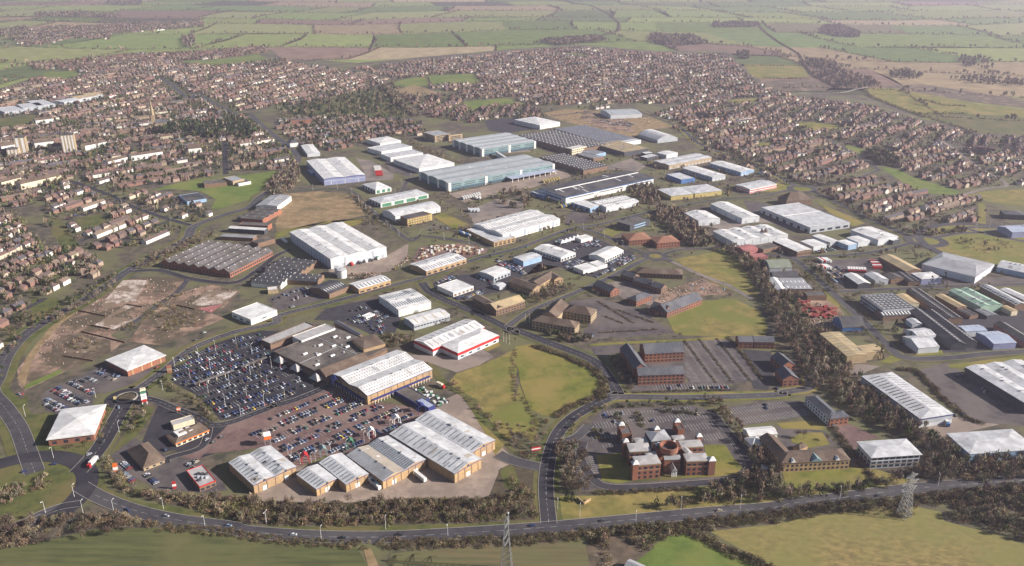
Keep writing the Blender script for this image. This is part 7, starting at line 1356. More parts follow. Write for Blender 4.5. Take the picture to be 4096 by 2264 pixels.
# traffic
for t, p, q, w_ in (('A', (400, 670), (460, 665), 'circling the big roundabout'), ('A', (950, 1010), (1000, 1025), 'driving on the ring road beside the ploughed field'), ('A', (1240, 1055), (1290, 1065), 'driving on the ring road beside the ploughed field'), ('A', (1705, 1128), (1760, 1135), 'driving on the ring road beside the ploughed field'), ('B', (325, 1195), (370, 1197), 'driving on the ring road past the thorn bank'), ('B', (690, 1218), (740, 1218), 'driving on the ring road past the thorn bank'), ('B', (1112, 1195), (1160, 1195), 'driving on the ring road past the thorn bank'),
                 ('C', (240, 1128), (300, 1122), 'at the ring road junction'), ('C', (765, 1092), (830, 1086), 'driving on the ring road past the entrance wall'), ('C', (1632, 1016), (1690, 1010), 'driving on the ring road past the headquarters'), ('D', (955, 905), (1000, 900), 'driving on the ring road near the pylon'), ('A', (770, 505), (800, 460), 'on the approach to the roundabout'), ('A', (665, 595), (700, 580), 'on the approach to the roundabout'), ('A', (180, 725), (130, 740), 'circling the big roundabout'), ('A', (1225, 560), (1260, 575), 'by the pub entrance'), ('A', (1540, 485), (1570, 465), 'on the restaurant access road'), ('A', (1590, 505), (1620, 490), 'on the restaurant access road'), ('A', (1650, 465), (1680, 450), 'on the restaurant access road'), ('A', (885, 245), (890, 280), 'near the planted mini roundabout'),
                 ('F', (1915, 742), (1950, 760), 'on the distributor road'), ('F', (1995, 215), (2040, 205), 'on the spine road'), ('F', (2050, 258), (2000, 270), 'on the spine road'), ('G', (220, 185), (260, 175), 'on the spine road'), ('E', (1280, 1165), (1320, 1140), 'on the spine road by the brick store'), ('E', (1590, 940), (1640, 925), 'on the spine road by the brick store'), ('E', (1660, 880), (1700, 870), 'on the spine road by the brick store'), ('C', (1138, 343), (1150, 330), 'on the headquarters car park'), ('D', (200, 105), (215, 120), 'by the slate-roofed office houses'), ('D', (625, 378), (650, 375), 'outside the brick end pavilion'), ('H', (215, 1335), (240, 1340), 'by the slate-roofed office houses'), ('E', (160, 1380), (200, 1385), 'on the far ring road bend'), ('A', (160, 145), (200, 150), 'on the far ring road bend')):
    x, y = G(t, p); x1, y1 = G(t, q); addcar(x, y, math.atan2(y1 - y, x1 - x), w_)
# kerbside cars in the suburbs
for sg in STREETS:
    for a, b_ in zip(sg[:-1], sg[1:]):
        if rng.random() < .35: x = (a[0] + b_[0]) / 2; y = (a[1] + b_[1]) / 2; th = math.atan2(b_[1] - a[1], b_[0] - a[0]); addcar(x - math.sin(th) * 2.3, y + math.cos(th) * 2.3, th, 'along the suburban streets')
CARS = [c for c in CARS if in_view(c[0], c[1], 0, 0)]
CARS.sort(key=lambda c: c[0] ** 2 + c[1] ** 2)
CM = [(n_, G(t_, p_)) for n_, t_, p_ in (('near the orange cube sign', 'B', (135, 520)), ('near the red entrance canopy', 'B', (412, 650)), ('near the teal entrance canopy', 'B', (548, 600)), ('near the green entrance canopy', 'B', (748, 540)), ('near the white entrance canopies', 'B', (980, 410)), ('near the blue canopy', 'B', (1275, 275)), ('in front of the do-it-yourself store', 'B', (800, 200)), ('beside the dark supermarket lot', 'B', (300, 240)), ('midway along its central aisle', 'B', (520, 350)))]
for x, y, rot, ci, where in CARS[:300]:
    if 'red paved' in where: where += ' ' + min(CM, key=lambda l: (l[1][0] - x) ** 2 + (l[1][1] - y) ** 2)[0]
    r = empty('car', (x, y, .2), rot); nm = CARC[ci][0]; tag(r, f'{nm} car {where}', 'car', f'cars {where}')
    link('body', CB[nm], r); link('windows', CG, r)
    for sx in (-1.3, 1.32):
        for sy in (-.78, .78): link('wheel', CW, r, (sx, sy, .32), (math.pi / 2, 0, 0))
its = [(0, x, y, .2, 1, 1, 1, rot, jit(CARC[ci][1], .12), (.03, .035, .045)) for x, y, rot, ci, where in CARS[300:]]
V, F, C = stamp(CPR, its); tag(link('distant_cars', mesh_np('distant_cars', V, F, C, 'car_mix')), 'hundreds of smaller parked cars across the estate lots and streets', 'cars', kind='stuff')
print('cars', len(CARS))

# ------------------------------------------------------------------ lorries, trailers, skips, pallets
def lorry(t, p, q, label, body='white_clad', cab='white_trim', L=11.5, group=None, z=.2):
    x, y = G(t, p); x1, y1 = G(t, q); r = empty('lorry' if cab else 'trailer', (x, y, z), math.atan2(y1 - y, x1 - x)); tag(r, label, 'lorry' if cab else 'trailer', group)
    link('box_body', box_mesh('box_body', L, 2.5, 2.8, body), r, (0, 0, 2.45)); link('chassis', box_mesh('chassis', L - .6, 1.6, .35, 'dark_clad'), r, (0, 0, .85))
    wx = [-L * .38, -L * .26] + ([L * .5 + 1.2] if cab else [L * .36])
    if cab: link('cab', box_mesh('cab', 2.1, 2.4, 2.5, cab), r, (L / 2 + 1.3, 0, 1.8))
    for a in wx:
        for s in (-1, 1): link('wheel', WH_, r, (a, s * 1.0, .5), (math.pi / 2, 0, 0))
mb = MB(); mb.cyl((0, 0), .5, -.15, .15, 10); WH_ = mb.mesh('wheel', 'tyre')
lorry('B', (900, 800), (960, 850), 'grey box trailer parked behind the dark-roofed retail shed', 'pale_steel', None)
lorry('B', (930, 830), (985, 870), 'grey box lorry backing up to the retail sheds', 'grey_clad', 'white_trim', 8)
lorry('B', (1270, 775), (1320, 815), 'long white trailer standing in the service yard', 'white_clad', None, 13)
lorry('B', (1415, 88), (1440, 100), 'pale lorry with red cab on the rough track by the big store', 'cream_wall', 'red_trim', 7)
lorry('A', (700, 660), (680, 680), 'red and white lorry entering the big roundabout', 'white_clad', 'red_trim', 9)
lorry('F', (820, 325), (840, 340), 'red trailer at the white warehouse doors', 'red_trim', None, 12)
for k in range(4): lorry('F', (885 + k * 48, 305 - k * 11), (905 + k * 48, 322 - k * 11), 'dark and pale lorry at the white warehouse doors', ('grey_clad', 'white_clad', 'light_clad', 'green_clad')[k], ('dark_clad', 'white_trim')[k % 2], 11, 'lorries at the white warehouse doors')
lorry('F', (280, 140), (310, 160), 'grey trailer tucked between old works and white warehouse', 'pale_steel', None, 16)
lorry('D', (1455, 360), (1470, 380), 'white lorry with blue nose beside the silver warehouse', 'white_clad', 'blue_clad', 8)
for k in range(8): lorry('J', (1870 + k * 20, 980 - k * 5), (1880 + k * 20, 990 - k * 5), 'white trailer lined up in the teal centre yard', 'white_clad', None, 11, 'white trailers lined up in the teal yard')
for k in range(6): lorry('J', (1115 + k * 4, 705 + k * 14), (1170 + k * 4, 702 + k * 14), 'trailer parked beside the lilac warehouse', ('white_clad', 'white_clad', 'white_clad', 'red_trim', 'red_trim', 'red_trim')[k], None, 12, 'trailers beside the lilac warehouse')
for k in range(7): lorry('K', (380 + k * 22, 835 - k * 5), (392 + k * 22, 842 - k * 5), 'yellow container lorry parked near the long dark roof', 'yellow_clad', None, 9, 'yellow containers near the long dark roof')
for k in range(4): lorry('J', (1850 + k * 25, 1285 + k * 8), (1870 + k * 25, 1300 + k * 8), 'blue and white van lorry by the brick office front', ('blue_clad', 'white_clad')[k % 2], None, 8, 'blue lorries by the brick office front')
for k in range(6): lorry('K', (540 + k * 18, 1055 - k * 4), (552 + k * 18, 1065 - k * 4), 'yellow and blue plant lorry in the hire yard', ('yellow_clad', 'blue_clad')[k % 2], None, 7, 'plant lorries in the hire yard')
for k in range(10): lorry('H', (570 + (k % 5) * 16, 300 + (k // 5) * 55), (600 + (k % 5) * 16, 318 + (k // 5) * 55), 'white or red trailer in the lorry park', ('white_clad', 'red_trim', 'white_clad', 'light_clad', 'white_clad')[k % 5], None, 12, 'trailers in the lorry park')
for k in range(7): lorry('H', (800 + k * 22, 372 + k * 1), (806 + k * 22, 398 + k * 1), 'white lorry with red cab in the row behind the silver shed', 'white_clad', 'red_trim', 9, 'lorry row behind the silver shed')
for k in range(5): lorry('H', (1010 + k * 6, 312 + k * 12), (1060 + k * 6, 312 + k * 12), 'red and white coach beside the broad tan roof', ('red_trim', 'white_clad')[k % 2], None, 11, 'coaches beside the broad tan roof')
for k in range(4): lorry('J', (1985 + k * 0 + (k % 2) * 30, 985 + k * 3 - 10), (2010, 995), 'white container stored in the open grey yard', 'white_clad', None, 8, 'containers in the open grey yard')
for k in range(7): lorry('J', (1920 + k * 14, 1085 + (k % 2) * 4), (1930 + k * 14, 1100), 'white box trailer stored on the open yard beyond the lawn', 'light_clad', None, 10, 'box trailers on the open yard')
mb = MB(); mb.frustum([(-1.9, -.9, .1), (1.9, -.9, .1), (1.9, .9, .1), (-1.9, .9, .1)], [(-2.7, -1.1, 1.6), (2.7, -1.1, 1.6), (2.7, 1.1, 1.6), (-2.7, 1.1, 1.6)]); SK = mb.mesh('skip', 'skip_red'); mb2 = MB(); mb2.v = list(mb.v); mb2.f = list(mb.f); SK2 = mb2.mesh('skip', 'rust_tile')
for k, (x, y) in enumerate(rand_in(pts('H', (395, 610), (480, 640), (500, 670), (620, 670), (740, 700), (680, 760), (520, 760), (430, 720), (390, 660)), 90)):
    tag(link('skip', (SK, SK2)[k % 3 == 0], None, (x, y, .2 + (1.5 if k % 4 == 0 else 0)), (0, 0, rng.choice((.4, .45, 1.9)))), 'red waste skip stacked in the skip yard by the tree belt', 'skip', 'red skips in the skip yard')
for k, (x, y) in enumerate(rand_in(pts('F', (1320, 300), (1400, 200), (1480, 180), (1700, 170), (1900, 200), (1880, 240), (1760, 250), (1620, 215), (1500, 240), (1400, 280)), 110)):
    m_ = ('rust_tile', 'cream_wall', 'brown_brick', 'white_clad')[k % 4]
    tag(link('pallet_stack', box_mesh('pallet_stack', 3.2, 2.2, 2.2, m_), None, (x, y, 1.3), (0, 0, rng.choice((.3, .35, 1.9)))), {'rust_tile': 'rust-coloured pallet stack', 'cream_wall': 'cream pallet stack', 'brown_brick': 'brown pallet stack', 'white_clad': 'white wrapped pallet stack'}[m_] + ' in the reclamation yard behind the buff unit', 'pallet', 'pallet stacks in the reclamation yard')
for k, (x, y) in enumerate(rand_in(pts('B', (1130, 110), (1300, 100), (1480, 200), (1500, 240), (1380, 235), (1260, 190)), 60)):
    m_ = ('pale_steel', 'green_clad', 'dark_clad', 'white_clad')[k % 4]
    tag(link('stock_pallet', box_mesh('stock_pallet', 2.2, 1.4, 1.3, m_), None, (x, y, .9), (0, 0, rng.choice((.3, .35, 1.9)))), {'pale_steel': 'grey', 'green_clad': 'green', 'dark_clad': 'dark', 'white_clad': 'white'}[m_] + ' pallet of stock in the garden centre compound', 'pallet', 'stock pallets in the garden centre')

# ------------------------------------------------------------------ street lamps
mb = MB(); mb.cyl((0, 0), .13, 0, 9.6, 6, .07); LC = mb.mesh('column', 'pale_steel')
mb = MB(); mb.bar((0, 0, 9.5), (1.5, 0, 9.9), .06); LA = mb.mesh('arm', 'pale_steel')
mb = MB(); mb.frustum([(1.3, -.18, 9.82), (2.3, -.14, 9.86), (2.3, .14, 9.86), (1.3, .18, 9.82)], [(1.3, -.14, 10.02), (2.3, -.1, 10.0), (2.3, .1, 10.0), (1.3, .14, 10.02)]); LL = mb.mesh('lantern', 'white_trim')
def lamp(x, y, rot, label, group, sc=1.0):
    r = empty('street_lamp', (x, y, .1), rot); r.scale = (sc, sc, sc); tag(r, label, 'lamp', group); link('column', LC, r); link('arm', LA, r); link('lantern', LL, r)
for p in ((625, 360), (215, 520), (480, 710), (830, 560), (920, 240), (1275, 120), (1545, 290), (1190, 410), (1885, 530), (1520, 660), (1155, 800), (790, 950), (1455, 1030), (1085, 1180), (1820, 860), (1760, 1190), (1355, 1370), (2115, 1050)):
    lamp(*G('Q', p), rng.uniform(0, 6), 'white lamp column on the dark supermarket car park', 'lamp columns on the supermarket car park', 1.1)
for p in ((285, 600), (312, 630), (375, 665), (458, 660), (490, 655), (602, 580), (720, 560), (852, 500), (1045, 410)):
    lamp(*G('B', p), 1.0, 'white lamp column along the front of the retail sheds', 'lamp columns at the retail sheds', .9)
for t, p in (('A', (620, 1030)), ('A', (850, 1025)), ('A', (1220, 1000)), ('A', (1530, 1135)), ('A', (1985, 1110)), ('B', (125, 1110)), ('B', (532, 1228)), ('B', (1012, 1150)), ('B', (1475, 1200)), ('B', (1930, 1110)), ('C', (62, 1110)), ('C', (430, 1000)), ('C', (595, 1060)), ('C', (1012, 1095)), ('C', (1348, 1010)), ('C', (1790, 1000)), ('A', (555, 910)), ('A', (340, 1030)), ('A', (400, 620)), ('A', (890, 430)), ('A', (715, 170)), ('A', (1215, 115)), ('A', (190, 310)), ('D', (668, 930)), ('D', (1400, 830))):
    lamp(*G(t, p), rng.choice((1.4, -1.7)), 'grey roadside lamp on the ring road verge', 'roadside lamps along the ring road')
for P, w_ in ROADS[14:20] + ROADS[8:9]:
    acc = 0
    for a, b_ in zip(P[:-1], P[1:]):
        acc += np.linalg.norm(b_ - a)
        if acc > 38 and in_view(a[0], a[1]) and a[1] < 1700:
            acc = 0; t_ = (b_ - a) / np.linalg.norm(b_ - a); q = a + np.array((-t_[1], t_[0])) * (w_ / 2 + 1.2); lamp(q[0], q[1], math.atan2(-t_[0], t_[1]) + 3.14, 'grey lamp along the estate roads', 'lamps along the estate roads')

# ------------------------------------------------------------------ signs and small structures
def sign(t, p, w_, h, z0, m, label, rot=.4, band=None, d=.5):
    c = G(t, p); r = empty('sign', (*c, .1), rot); tag(r, label, 'sign')
    rpart(r, 'panel', m, lambda q: q.box(-w_ / 2, w_ / 2, -d / 2, d / 2, z0, z0 + h))
    if band: rpart(r, 'stripe', band, lambda q: q.box(-w_ / 2 - .04, w_ / 2 + .04, -d / 2 - .04, d / 2 + .04, z0 + h * .35, z0 + h * .65))
    if z0 > 0:
        for s in (-1, 1): rpart(r, 'leg', 'steel', lambda q: q.box(s * w_ * .4 - .12, s * w_ * .4 + .12, -.12, .12, 0, z0))
sign('A', (868, 738), 3.2, 9, 0, 'orange_trim', 'tall orange totem sign beside the pub car park', .3, 'white_trim')
sign('A', (1303, 848), 2.4, 6, 0, 'red_trim', 'red and white totem sign by the drive-through restaurant', .3, 'white_trim')
sign('C', (268, 575), 7, 3.4, 1.2, 'red_trim', 'red and white letting board beside the distributor road', .3, 'white_trim', .2)
sign('C', (545, 442), .6, 5, 0, 'yellow_clad', 'slim yellow marker post at the headquarters gate', 0, None, .6)
sign('A', (1335, 282), 3, 3, 2, 'orange_trim', 'small orange sign near the diner', .3, 'white_trim', .3)
sign('E', (1382, 1200), 4, 7, 0, 'red_brick', 'brick totem with pale cap at the supermarket car park entrance', .4, 'tan_stone', 2)
sign('A', (858, 188), 2, 3, .6, 'yellow_clad', 'yellow chevron board by the planted mini roundabout', .6, None, .2)
sign('G', (950, 180), 1.2, 9, 0, 'dark_clad', 'dark totem sign at the dealer roundabout', .3, 'tan_stone')
c = G('A', (1080, 212)); r = empty('clock_tower', (*c, .1), .5); tag(r, 'green and white square sign tower at the supermarket roundabout', 'tower')
for k in range(4): rpart(r, 'leg', 'white_trim', lambda q: q.box(*[(-2, -1.4), (1.4, 2), (1.4, 2), (-2, -1.4)][k], *[(-2, -1.4), (-2, -1.4), (1.4, 2), (1.4, 2)][k], 0, 13))
for z, m_ in ((2.5, 'red_trim'), (5, 'white_trim'), (8, 'white_trim'), (10.5, 'green_clad')): rpart(r, 'sign_box', m_, lambda q: q.box(-2.2, 2.2, -2.2, 2.2, z, z + 1.9))
rpart(r, 'cap', 'cream_wall', lambda q: q.frustum([(-2.4, -2.4, 13), (2.4, -2.4, 13), (2.4, 2.4, 13), (-2.4, 2.4, 13)], [(-1.8, -1.8, 14), (1.8, -1.8, 14), (1.8, 1.8, 14), (-1.8, 1.8, 14)]))
r = empty('planted_island', (*MR, .3)); tag(r, 'dark planted mini roundabout with pale stone rim', 'roundabout')
mb = MB()
for k in range(40):
    a0, a1 = 2 * math.pi * k / 40, 2 * math.pi * (k + 1) / 40
    for (ra, za), (rb, zb) in (((9, .1), (9, 1.0)), ((9, 1.0), (8.0, 1.1)), ((8.0, 1.1), (8.0, .7))):
        mb.quad((ra * math.cos(a0), ra * math.sin(a0), za), (ra * math.cos(a1), ra * math.sin(a1), za), (rb * math.cos(a1), rb * math.sin(a1), zb), (rb * math.cos(a0), rb * math.sin(a0), zb))
mb.build('stone_rim', 'concrete', r); rpart(r, 'planting_bed', 'scrub_floor', lambda q: q.cyl((0, 0), 7.95, .1, .8, 32, 6))
def portal(t, p, m, label, rot=.45, w_=5, h=6):
    c = G(t, p); r = empty('entrance_frame', (*c, .1), rot); tag(r, label, 'canopy')
    for sx in (-1, 1):
        for sy in (-1, 1): rpart(r, 'post', m, lambda q: q.box(sx * w_ / 2 - .2, sx * w_ / 2 + .2, sy * w_ / 2 - .2, sy * w_ / 2 + .2, 0, h))
    for s in (-1, 1):
        rpart(r, 'beam', m, lambda q: q.bar((-w_ / 2, s * w_ / 2, h), (0, s * w_ / 2, h + 2), .2)); rpart(r, 'beam', m, lambda q: q.bar((0, s * w_ / 2, h + 2), (w_ / 2, s * w_ / 2, h), .2))
    rpart(r, 'roof_panel', m, lambda q: (q.quad((-w_ / 2, -w_ / 2, h + .1), (0, -w_ / 2, h + 2.1), (0, w_ / 2, h + 2.1), (-w_ / 2, w_ / 2, h + .1)), q.quad((0, -w_ / 2, h + 2.1), (w_ / 2, -w_ / 2, h + .1), (w_ / 2, w_ / 2, h + .1), (0, w_ / 2, h + 2.1))))
portal('B', (1092, 365), 'white_trim', 'white entrance canopy before the end shed'); portal('B', (905, 460), 'white_trim', 'white entrance canopy before the long shed beside it'); portal('B', (748, 540), 'green_clad', 'green entrance canopy before the twin-gabled glazed shed')
portal('B', (548, 600), 'teal_clad', 'teal entrance canopy before the small joined sheds'); portal('B', (412, 650), 'red_trim', 'red and blue entrance canopy between two pairs of sheds'); portal('B', (1275, 275), 'blue_trim', 'blue entrance canopy next to the garden centre', w_=6); portal('B', (640, 90), 'blue_trim', 'blue framed entrance canopy of the big do-it-yourself store', w_=7, h=8)
c = G('B', (135, 520)); r = empty('sign_cube', (*c, .1), .4); tag(r, 'orange and white cube sign on legs at the retail car park edge', 'sign')
rpart(r, 'cube', 'orange_trim', lambda q: q.box(-2.6, 2.6, -2.6, 2.6, 6, 9)); rpart(r, 'cap', 'white_trim', lambda q: q.box(-2.7, 2.7, -2.7, 2.7, 9, 10))
for sx in (-2, 2):
    for sy in (-2, 2): rpart(r, 'leg', 'steel', lambda q: q.box(sx - .15, sx + .15, sy - .15, sy + .15, 0, 6))
a = np.array(G('C', (572, 925))); m_ = np.array(G('C', (625, 968))); e_ = np.array(G('C', (675, 935)))
r = empty('entrance_wall', (*m_, .1)); tag(r, 'low V-shaped buff brick entrance wall on the ring road verge', 'wall')
for p in (a, e_):
    d = p - m_; L = np.linalg.norm(d); th = math.atan2(d[1], d[0]); mb = MB(); mb.box(.25, L, -.25, .25, 0, 1.9); mb.build('wall', 'buff_brick', r, (0, 0, 0), (0, 0, th)); mb = MB(); mb.box(.2, L + .05, -.32, .32, 1.9, 2.1); mb.build('coping', 'tan_stone', r, (0, 0, 0), (0, 0, th))
for i, (t, ps, lab) in enumerate((('F', ((2065, 950), (2085, 960), (2112, 975)), 'white flagpole in front of the red-banded trade warehouse'), ('G', ((205, 800), (240, 800)), 'flagpole beside the V-shaped stone office'))):
    for p in ps:
        r = empty('flagpole', (*G(t, p), .1)); tag(r, lab, 'flagpole', lab + 's'); rpart(r, 'pole', 'white_trim', lambda q: q.cyl((0, 0), .12, 0, 10, 8, .07)); rpart(r, 'finial', 'white_trim', lambda q: q.cyl((0, 0), .2, 10, 10.3, 8))
b('F', (915, 735), (945, 752), (1010, 720), 3.2, 'yard_office', 'small white cabin in the packed car yard', 'cabin', roof='flat', wall='white_clad', top='white_roof')
b('F', (1000, 700), (1018, 712), (1052, 700), 3.2, 'yard_office', 'dark cabin beside the small white one in the packed car yard', 'cabin', roof='flat', wall='dark_clad', top='grey_roof')
b('C', (990, 1385), (930, 1424), (1050, 1460), 4, 'barn', 'small grey barn by the bare soil hollow', 'barn', roof='gable', ax='x', pitch=.4, wall='brown_brick', top='grey_roof')
b('D', (88, 668), (100, 695), (145, 690), 3, 'cabin', 'white site cabin below the marquee', 'cabin', roof='flat', wall='white_clad', top='white_roof')

# ------------------------------------------------------------------ pylons
def pylon(t, p, H, rot, label):
    c = G(t, p); r = empty('pylon', (*c, 0), rot); tag(r, label, 'pylon')
    def half(z): return 2.9 * (1 - z / H) ** 1.15 + .7 if z < H * .97 else .3
    mb = MB(); Z = [0, .1, .2, .3, .4, .5, .59, .67, .74, .81, .88, .94, 1]; C4 = ((1, 1), (-1, 1), (-1, -1), (1, -1))
    legs = [MB() for _ in range(4)]
    for z0, z1 in zip(Z[:-1], Z[1:]):
        h0, h1 = half(z0 * H), half(z1 * H)
        for k in range(4):
            a, b_ = C4[k], C4[(k + 1) % 4]
            legs[k].bar((a[0] * h0, a[1] * h0, z0 * H), (a[0] * h1, a[1] * h1, z1 * H), .14)
            mb.bar((a[0] * h0, a[1] * h0, z0 * H), (b_[0] * h1, b_[1] * h1, z1 * H), .065); mb.bar((b_[0] * h0, b_[1] * h0, z0 * H), (a[0] * h1, a[1] * h1, z1 * H), .065); mb.bar((a[0] * h1, a[1] * h1, z1 * H), (b_[0] * h1, b_[1] * h1, z1 * H), .065)
    for k in range(4): legs[k].build('leg', 'steel', r)
    mb.build('lattice', 'steel', r)
    for z, L in ((.62, 6.0), (.76, 7.2), (.90, 5.0)):
        h = half(z * H); am = MB()
        for s in (-1, 1):
            for y in (-h, h): am.bar((s * h, y, z * H), (s * (h + L), 0, z * H + .2), .1); am.bar((s * half(z * H + 1.6), y, z * H + 1.6), (s * (h + L), 0, z * H + .3), .1)
            for f in (.33, .66): am.bar((s * (h + L * f), -h * (1 - f), z * H), (s * (h + L * f), h * (1 - f), z * H), .07)
            ins = MB(); ins.cyl((s * (h + L), 0), .22, z * H - 1.9, z * H + .1, 6, .12); ins.build('insulator', 'dark_clad', r)
        am.build('cross_arm', 'steel', r)
pylon('C', (48, 1462), 40, 1.45, 'steel lattice pylon rising from the striped brown field')
pylon('D', (1145, 1052), 35, .5, 'steel lattice pylon in thorn bushes at the edge of the tan field')
belt('thorn bushes round the feet of the pylon in the tan field', pts('D', (1040, 1000), (1140, 970), (1220, 1010), (1200, 1060), (1100, 1075), (1050, 1050)), 14, SC, hs=(1.5, 3), hb=(3, 4))

# ------------------------------------------------------------------ single trees, nearest as things
scatter(pts('Z', (880, 680), (1500, 520), (1800, 520), (1900, 700), (1850, 840), (1500, 900), (900, 780)), 500, {'bare': 4, 'green': 1, 'olive': 2}, (3, 7), (1, 2, 3))
scatter(pts('Z', (900, 560), (1300, 400), (1900, 380), (2000, 470), (1600, 560), (1100, 640)), 900, {'bare': 4, 'olive': 2}, (3, 7), (1, 2, 3))
scatter(pts('Z', (1800, 620), (2500, 620), (2576, 900), (2100, 900)), 450, {'bare': 4, 'olive': 2, 'conifer': .5}, (3, 8), (1, 2, 3))
scatter(pts('A', (1130, 100), (1250, 40), (1650, 370), (1560, 420)), 14, {'olive': 2, 'bare': 2}, (3, 5), (2, 3))
scatter(pts('C', (420, 500), (600, 480), (700, 880), (430, 900)), 24, {'bare': 1}, (7, 10), (2, 3))
scatter(pts('D', (0, 700), (240, 660), (260, 860), (0, 900)), 26, {'bare': 3, 'conifer': 1}, (7, 11), (2, 3))
scatter(pts('Q', (200, 200), (2158, 100), (2158, 1200), (900, 1400)), 26, {'bare': 1}, (3.5, 5), (2,))
scatter(pts('A', (0, 1100), (1200, 1080), (1000, 1180), (0, 1300)), 24, {'bare': 1}, (6, 10), ())
scatter(pts('B', (0, 960), (1900, 930), (1900, 1080), (0, 1090)), 40, {'bare': 1}, (5, 9), (2,))
def big_tree(seed, kind):
    g = random.Random(seed); t = MB(); V, F, K = crown_proto(260, .085, 'cone' if kind == 'conifer' else ('bush' if kind == 'olive' else 'round'), seed + 50, False)
    for k in range(5):
        z0, z1 = k * .13, (k + 1) * .13; t.cyl((0, 0), .032 * (1 - z0), z0, z1, 6, .032 * (1 - z1))
    if kind != 'conifer':
        for k in range(9):
            a = g.uniform(0, 6.28); z = g.uniform(.28, .6); l = g.uniform(.3, .6); t.bar((0, 0, z), (l * math.cos(a), l * math.sin(a), min(.95, z + g.uniform(.2, .35))), .009)
    return t.mesh('trunk', 'bark'), (V, F, K)
TP = {}
for kind in ('bare', 'green', 'conifer', 'olive', 'scrub', 'hedge'):
    for v in range(3):
        tm, (V, F, K) = big_tree(v * 7 + len(kind), kind); c = np.array(PAL[kind][v % len(PAL[kind])]); TP[(kind, v)] = (tm, mesh_np('crown', V, F, c[None] * (1 - .5 * K[:, None]), 'foliage'))
TREES.sort(key=lambda t: t[1] ** 2 + t[2] ** 2)
TL = {'bare': ('bare winter tree with fine brown twigs', 'bare winter trees'), 'green': ('dark green leafy tree', 'dark green trees'), 'conifer': ('dark pointed conifer', 'dark conifers'), 'olive': ('low olive green bush', 'olive bushes')}
LM = [(n_, G(t_, p_)) for n_, t_, p_ in (('the big roundabout', 'A', (300, 900)), ('the pyramid-roofed store', 'A', (550, 520)), ('the pub', 'A', (1080, 600)), ('the drive-through restaurant', 'A', (1500, 850)), ('the lowest retail sheds', 'B', (500, 950)), ('the long end shed', 'B', (1500, 940)), ('the distributor road junction', 'C', (250, 900)), ('the headquarters drive', 'C', (520, 700)), ('the headquarters front', 'C', (1200, 850)), ('the headquarters rear car park', 'C', (1100, 320)), ('the marquee', 'D', (50, 480)), ('the green-dormered office', 'D', (450, 700)), ('the hipped grey office', 'D', (1050, 720)), ('the pylon in the tan field', 'D', (1140, 1000)), ('the ploughed field hedge', 'A', (600, 1150)), ('the covered walkway', 'Q', (1000, 700)), ('the U-shaped office', 'G', (1100, 1250)), ('the V-shaped stone office', 'G', (500, 850)), ('the red-banded trade warehouse', 'F', (1750, 1000)), ('the two rough fields', 'C', (300, 200)), ('the slate-roofed office houses', 'H', (280, 1250)), ('the long silver warehouse', 'D', (1150, 200)), ('the cleared site', 'E', (900, 850)), ('the white wedge showroom', 'E', (2000, 720)), ('the supermarket', 'F', (600, 1000)), ('the car dealers', 'G', (600, 250)), ('the bare soil hollow', 'C', (850, 1250)))]
def tplace(x, y): return 'near ' + min(LM, key=lambda l: (l[1][0] - x) ** 2 + (l[1][1] - y) ** 2)[0]
for kind, x, y, h in TREES[:300]:
    tm, cm = TP[(kind, rng.randrange(3))]; wd = h * (rng.uniform(.34, .46) if kind in ('bare', 'green') else .55)
    r = empty('tree' if kind != 'olive' else 'bush', (x, y, 0), rng.uniform(0, 6.28)); r.scale = (wd, wd, h); pl = tplace(x, y); tag(r, ('small ' if h < 5 else 'tall ' if h > 8 else '') * (kind in ('bare', 'green')) + TL[kind][0] + ' ' + pl, 'tree' if kind != 'olive' else 'bush', TL[kind][1] + ' ' + pl)
    link('trunk', tm, r); link('crown', cm, r)
V, F, C = stamp(PR, [tree_item(k, x, y, h, y > 900) for k, x, y, h in TREES[300:]]); tag(link('distant_trees', mesh_np('distant_trees', V, F, C, 'foliage')), 'countless small garden and street trees through the suburbs', 'trees', kind='stuff')
print('trees', len(TREES), 'belt plants', NSTUFF[0])

# ------------------------------------------------------------------ farmland to the horizon
FC = [(.155, .195, .065), (.12, .165, .06), (.185, .215, .075), (.11, .135, .06), (.195, .205, .085), (.245, .19, .115), (.185, .13, .10), (.145, .135, .075), (.29, .235, .145), (.115, .15, .05), (.08, .08, .05)]
g2 = np.random.default_rng(11); FV, FF, FCc = [], [], []; HL = []
def warpf(x, y): return x + 90 * math.sin(y / 420 + x / 900) + 50 * math.sin(x / 310), y + 120 * math.sin(x / 520 + .7) + 70 * math.sin(x / 230 + y / 600)
yb = 1500.0; row = 0
townA = TOWN
while yb < 17000:
    dpt = g2.uniform(240, 520) * (1 + yb / 12000); half = yb * .80 + 900; x = -half + g2.uniform(-200, 0)
    while x < half:
        wdt = g2.uniform(220, 560) * (1 + yb / 14000); sk = g2.uniform(-50, 50)
        q = [(x, yb), (x + wdt / 2, yb), (x + wdt, yb), (x + wdt + sk * 0, yb + dpt / 2), (x + wdt, yb + dpt), (x + wdt / 2, yb + dpt), (x, yb + dpt), (x, yb + dpt / 2)]
        q = [warpf(*p) for p in q]; col = np.array(FC[g2.choice(len(FC), p=[.17, .13, .14, .1, .12, .07, .06, .07, .03, .07, .04])]) * g2.uniform(.9, 1.1)
        k = len(FV); FV += [(*p, -.2) for p in q]; FF += [(k, k + i, k + i + 1) for i in range(1, 7)]; FCc += [col] * 8
        if g2.random() < .9: HL.append((q[0], q[1])); HL.append((q[1], q[2]))
        if g2.random() < .85: HL.append((q[0], q[7])); HL.append((q[7], q[6]))
        x += wdt
    yb += dpt; row += 1
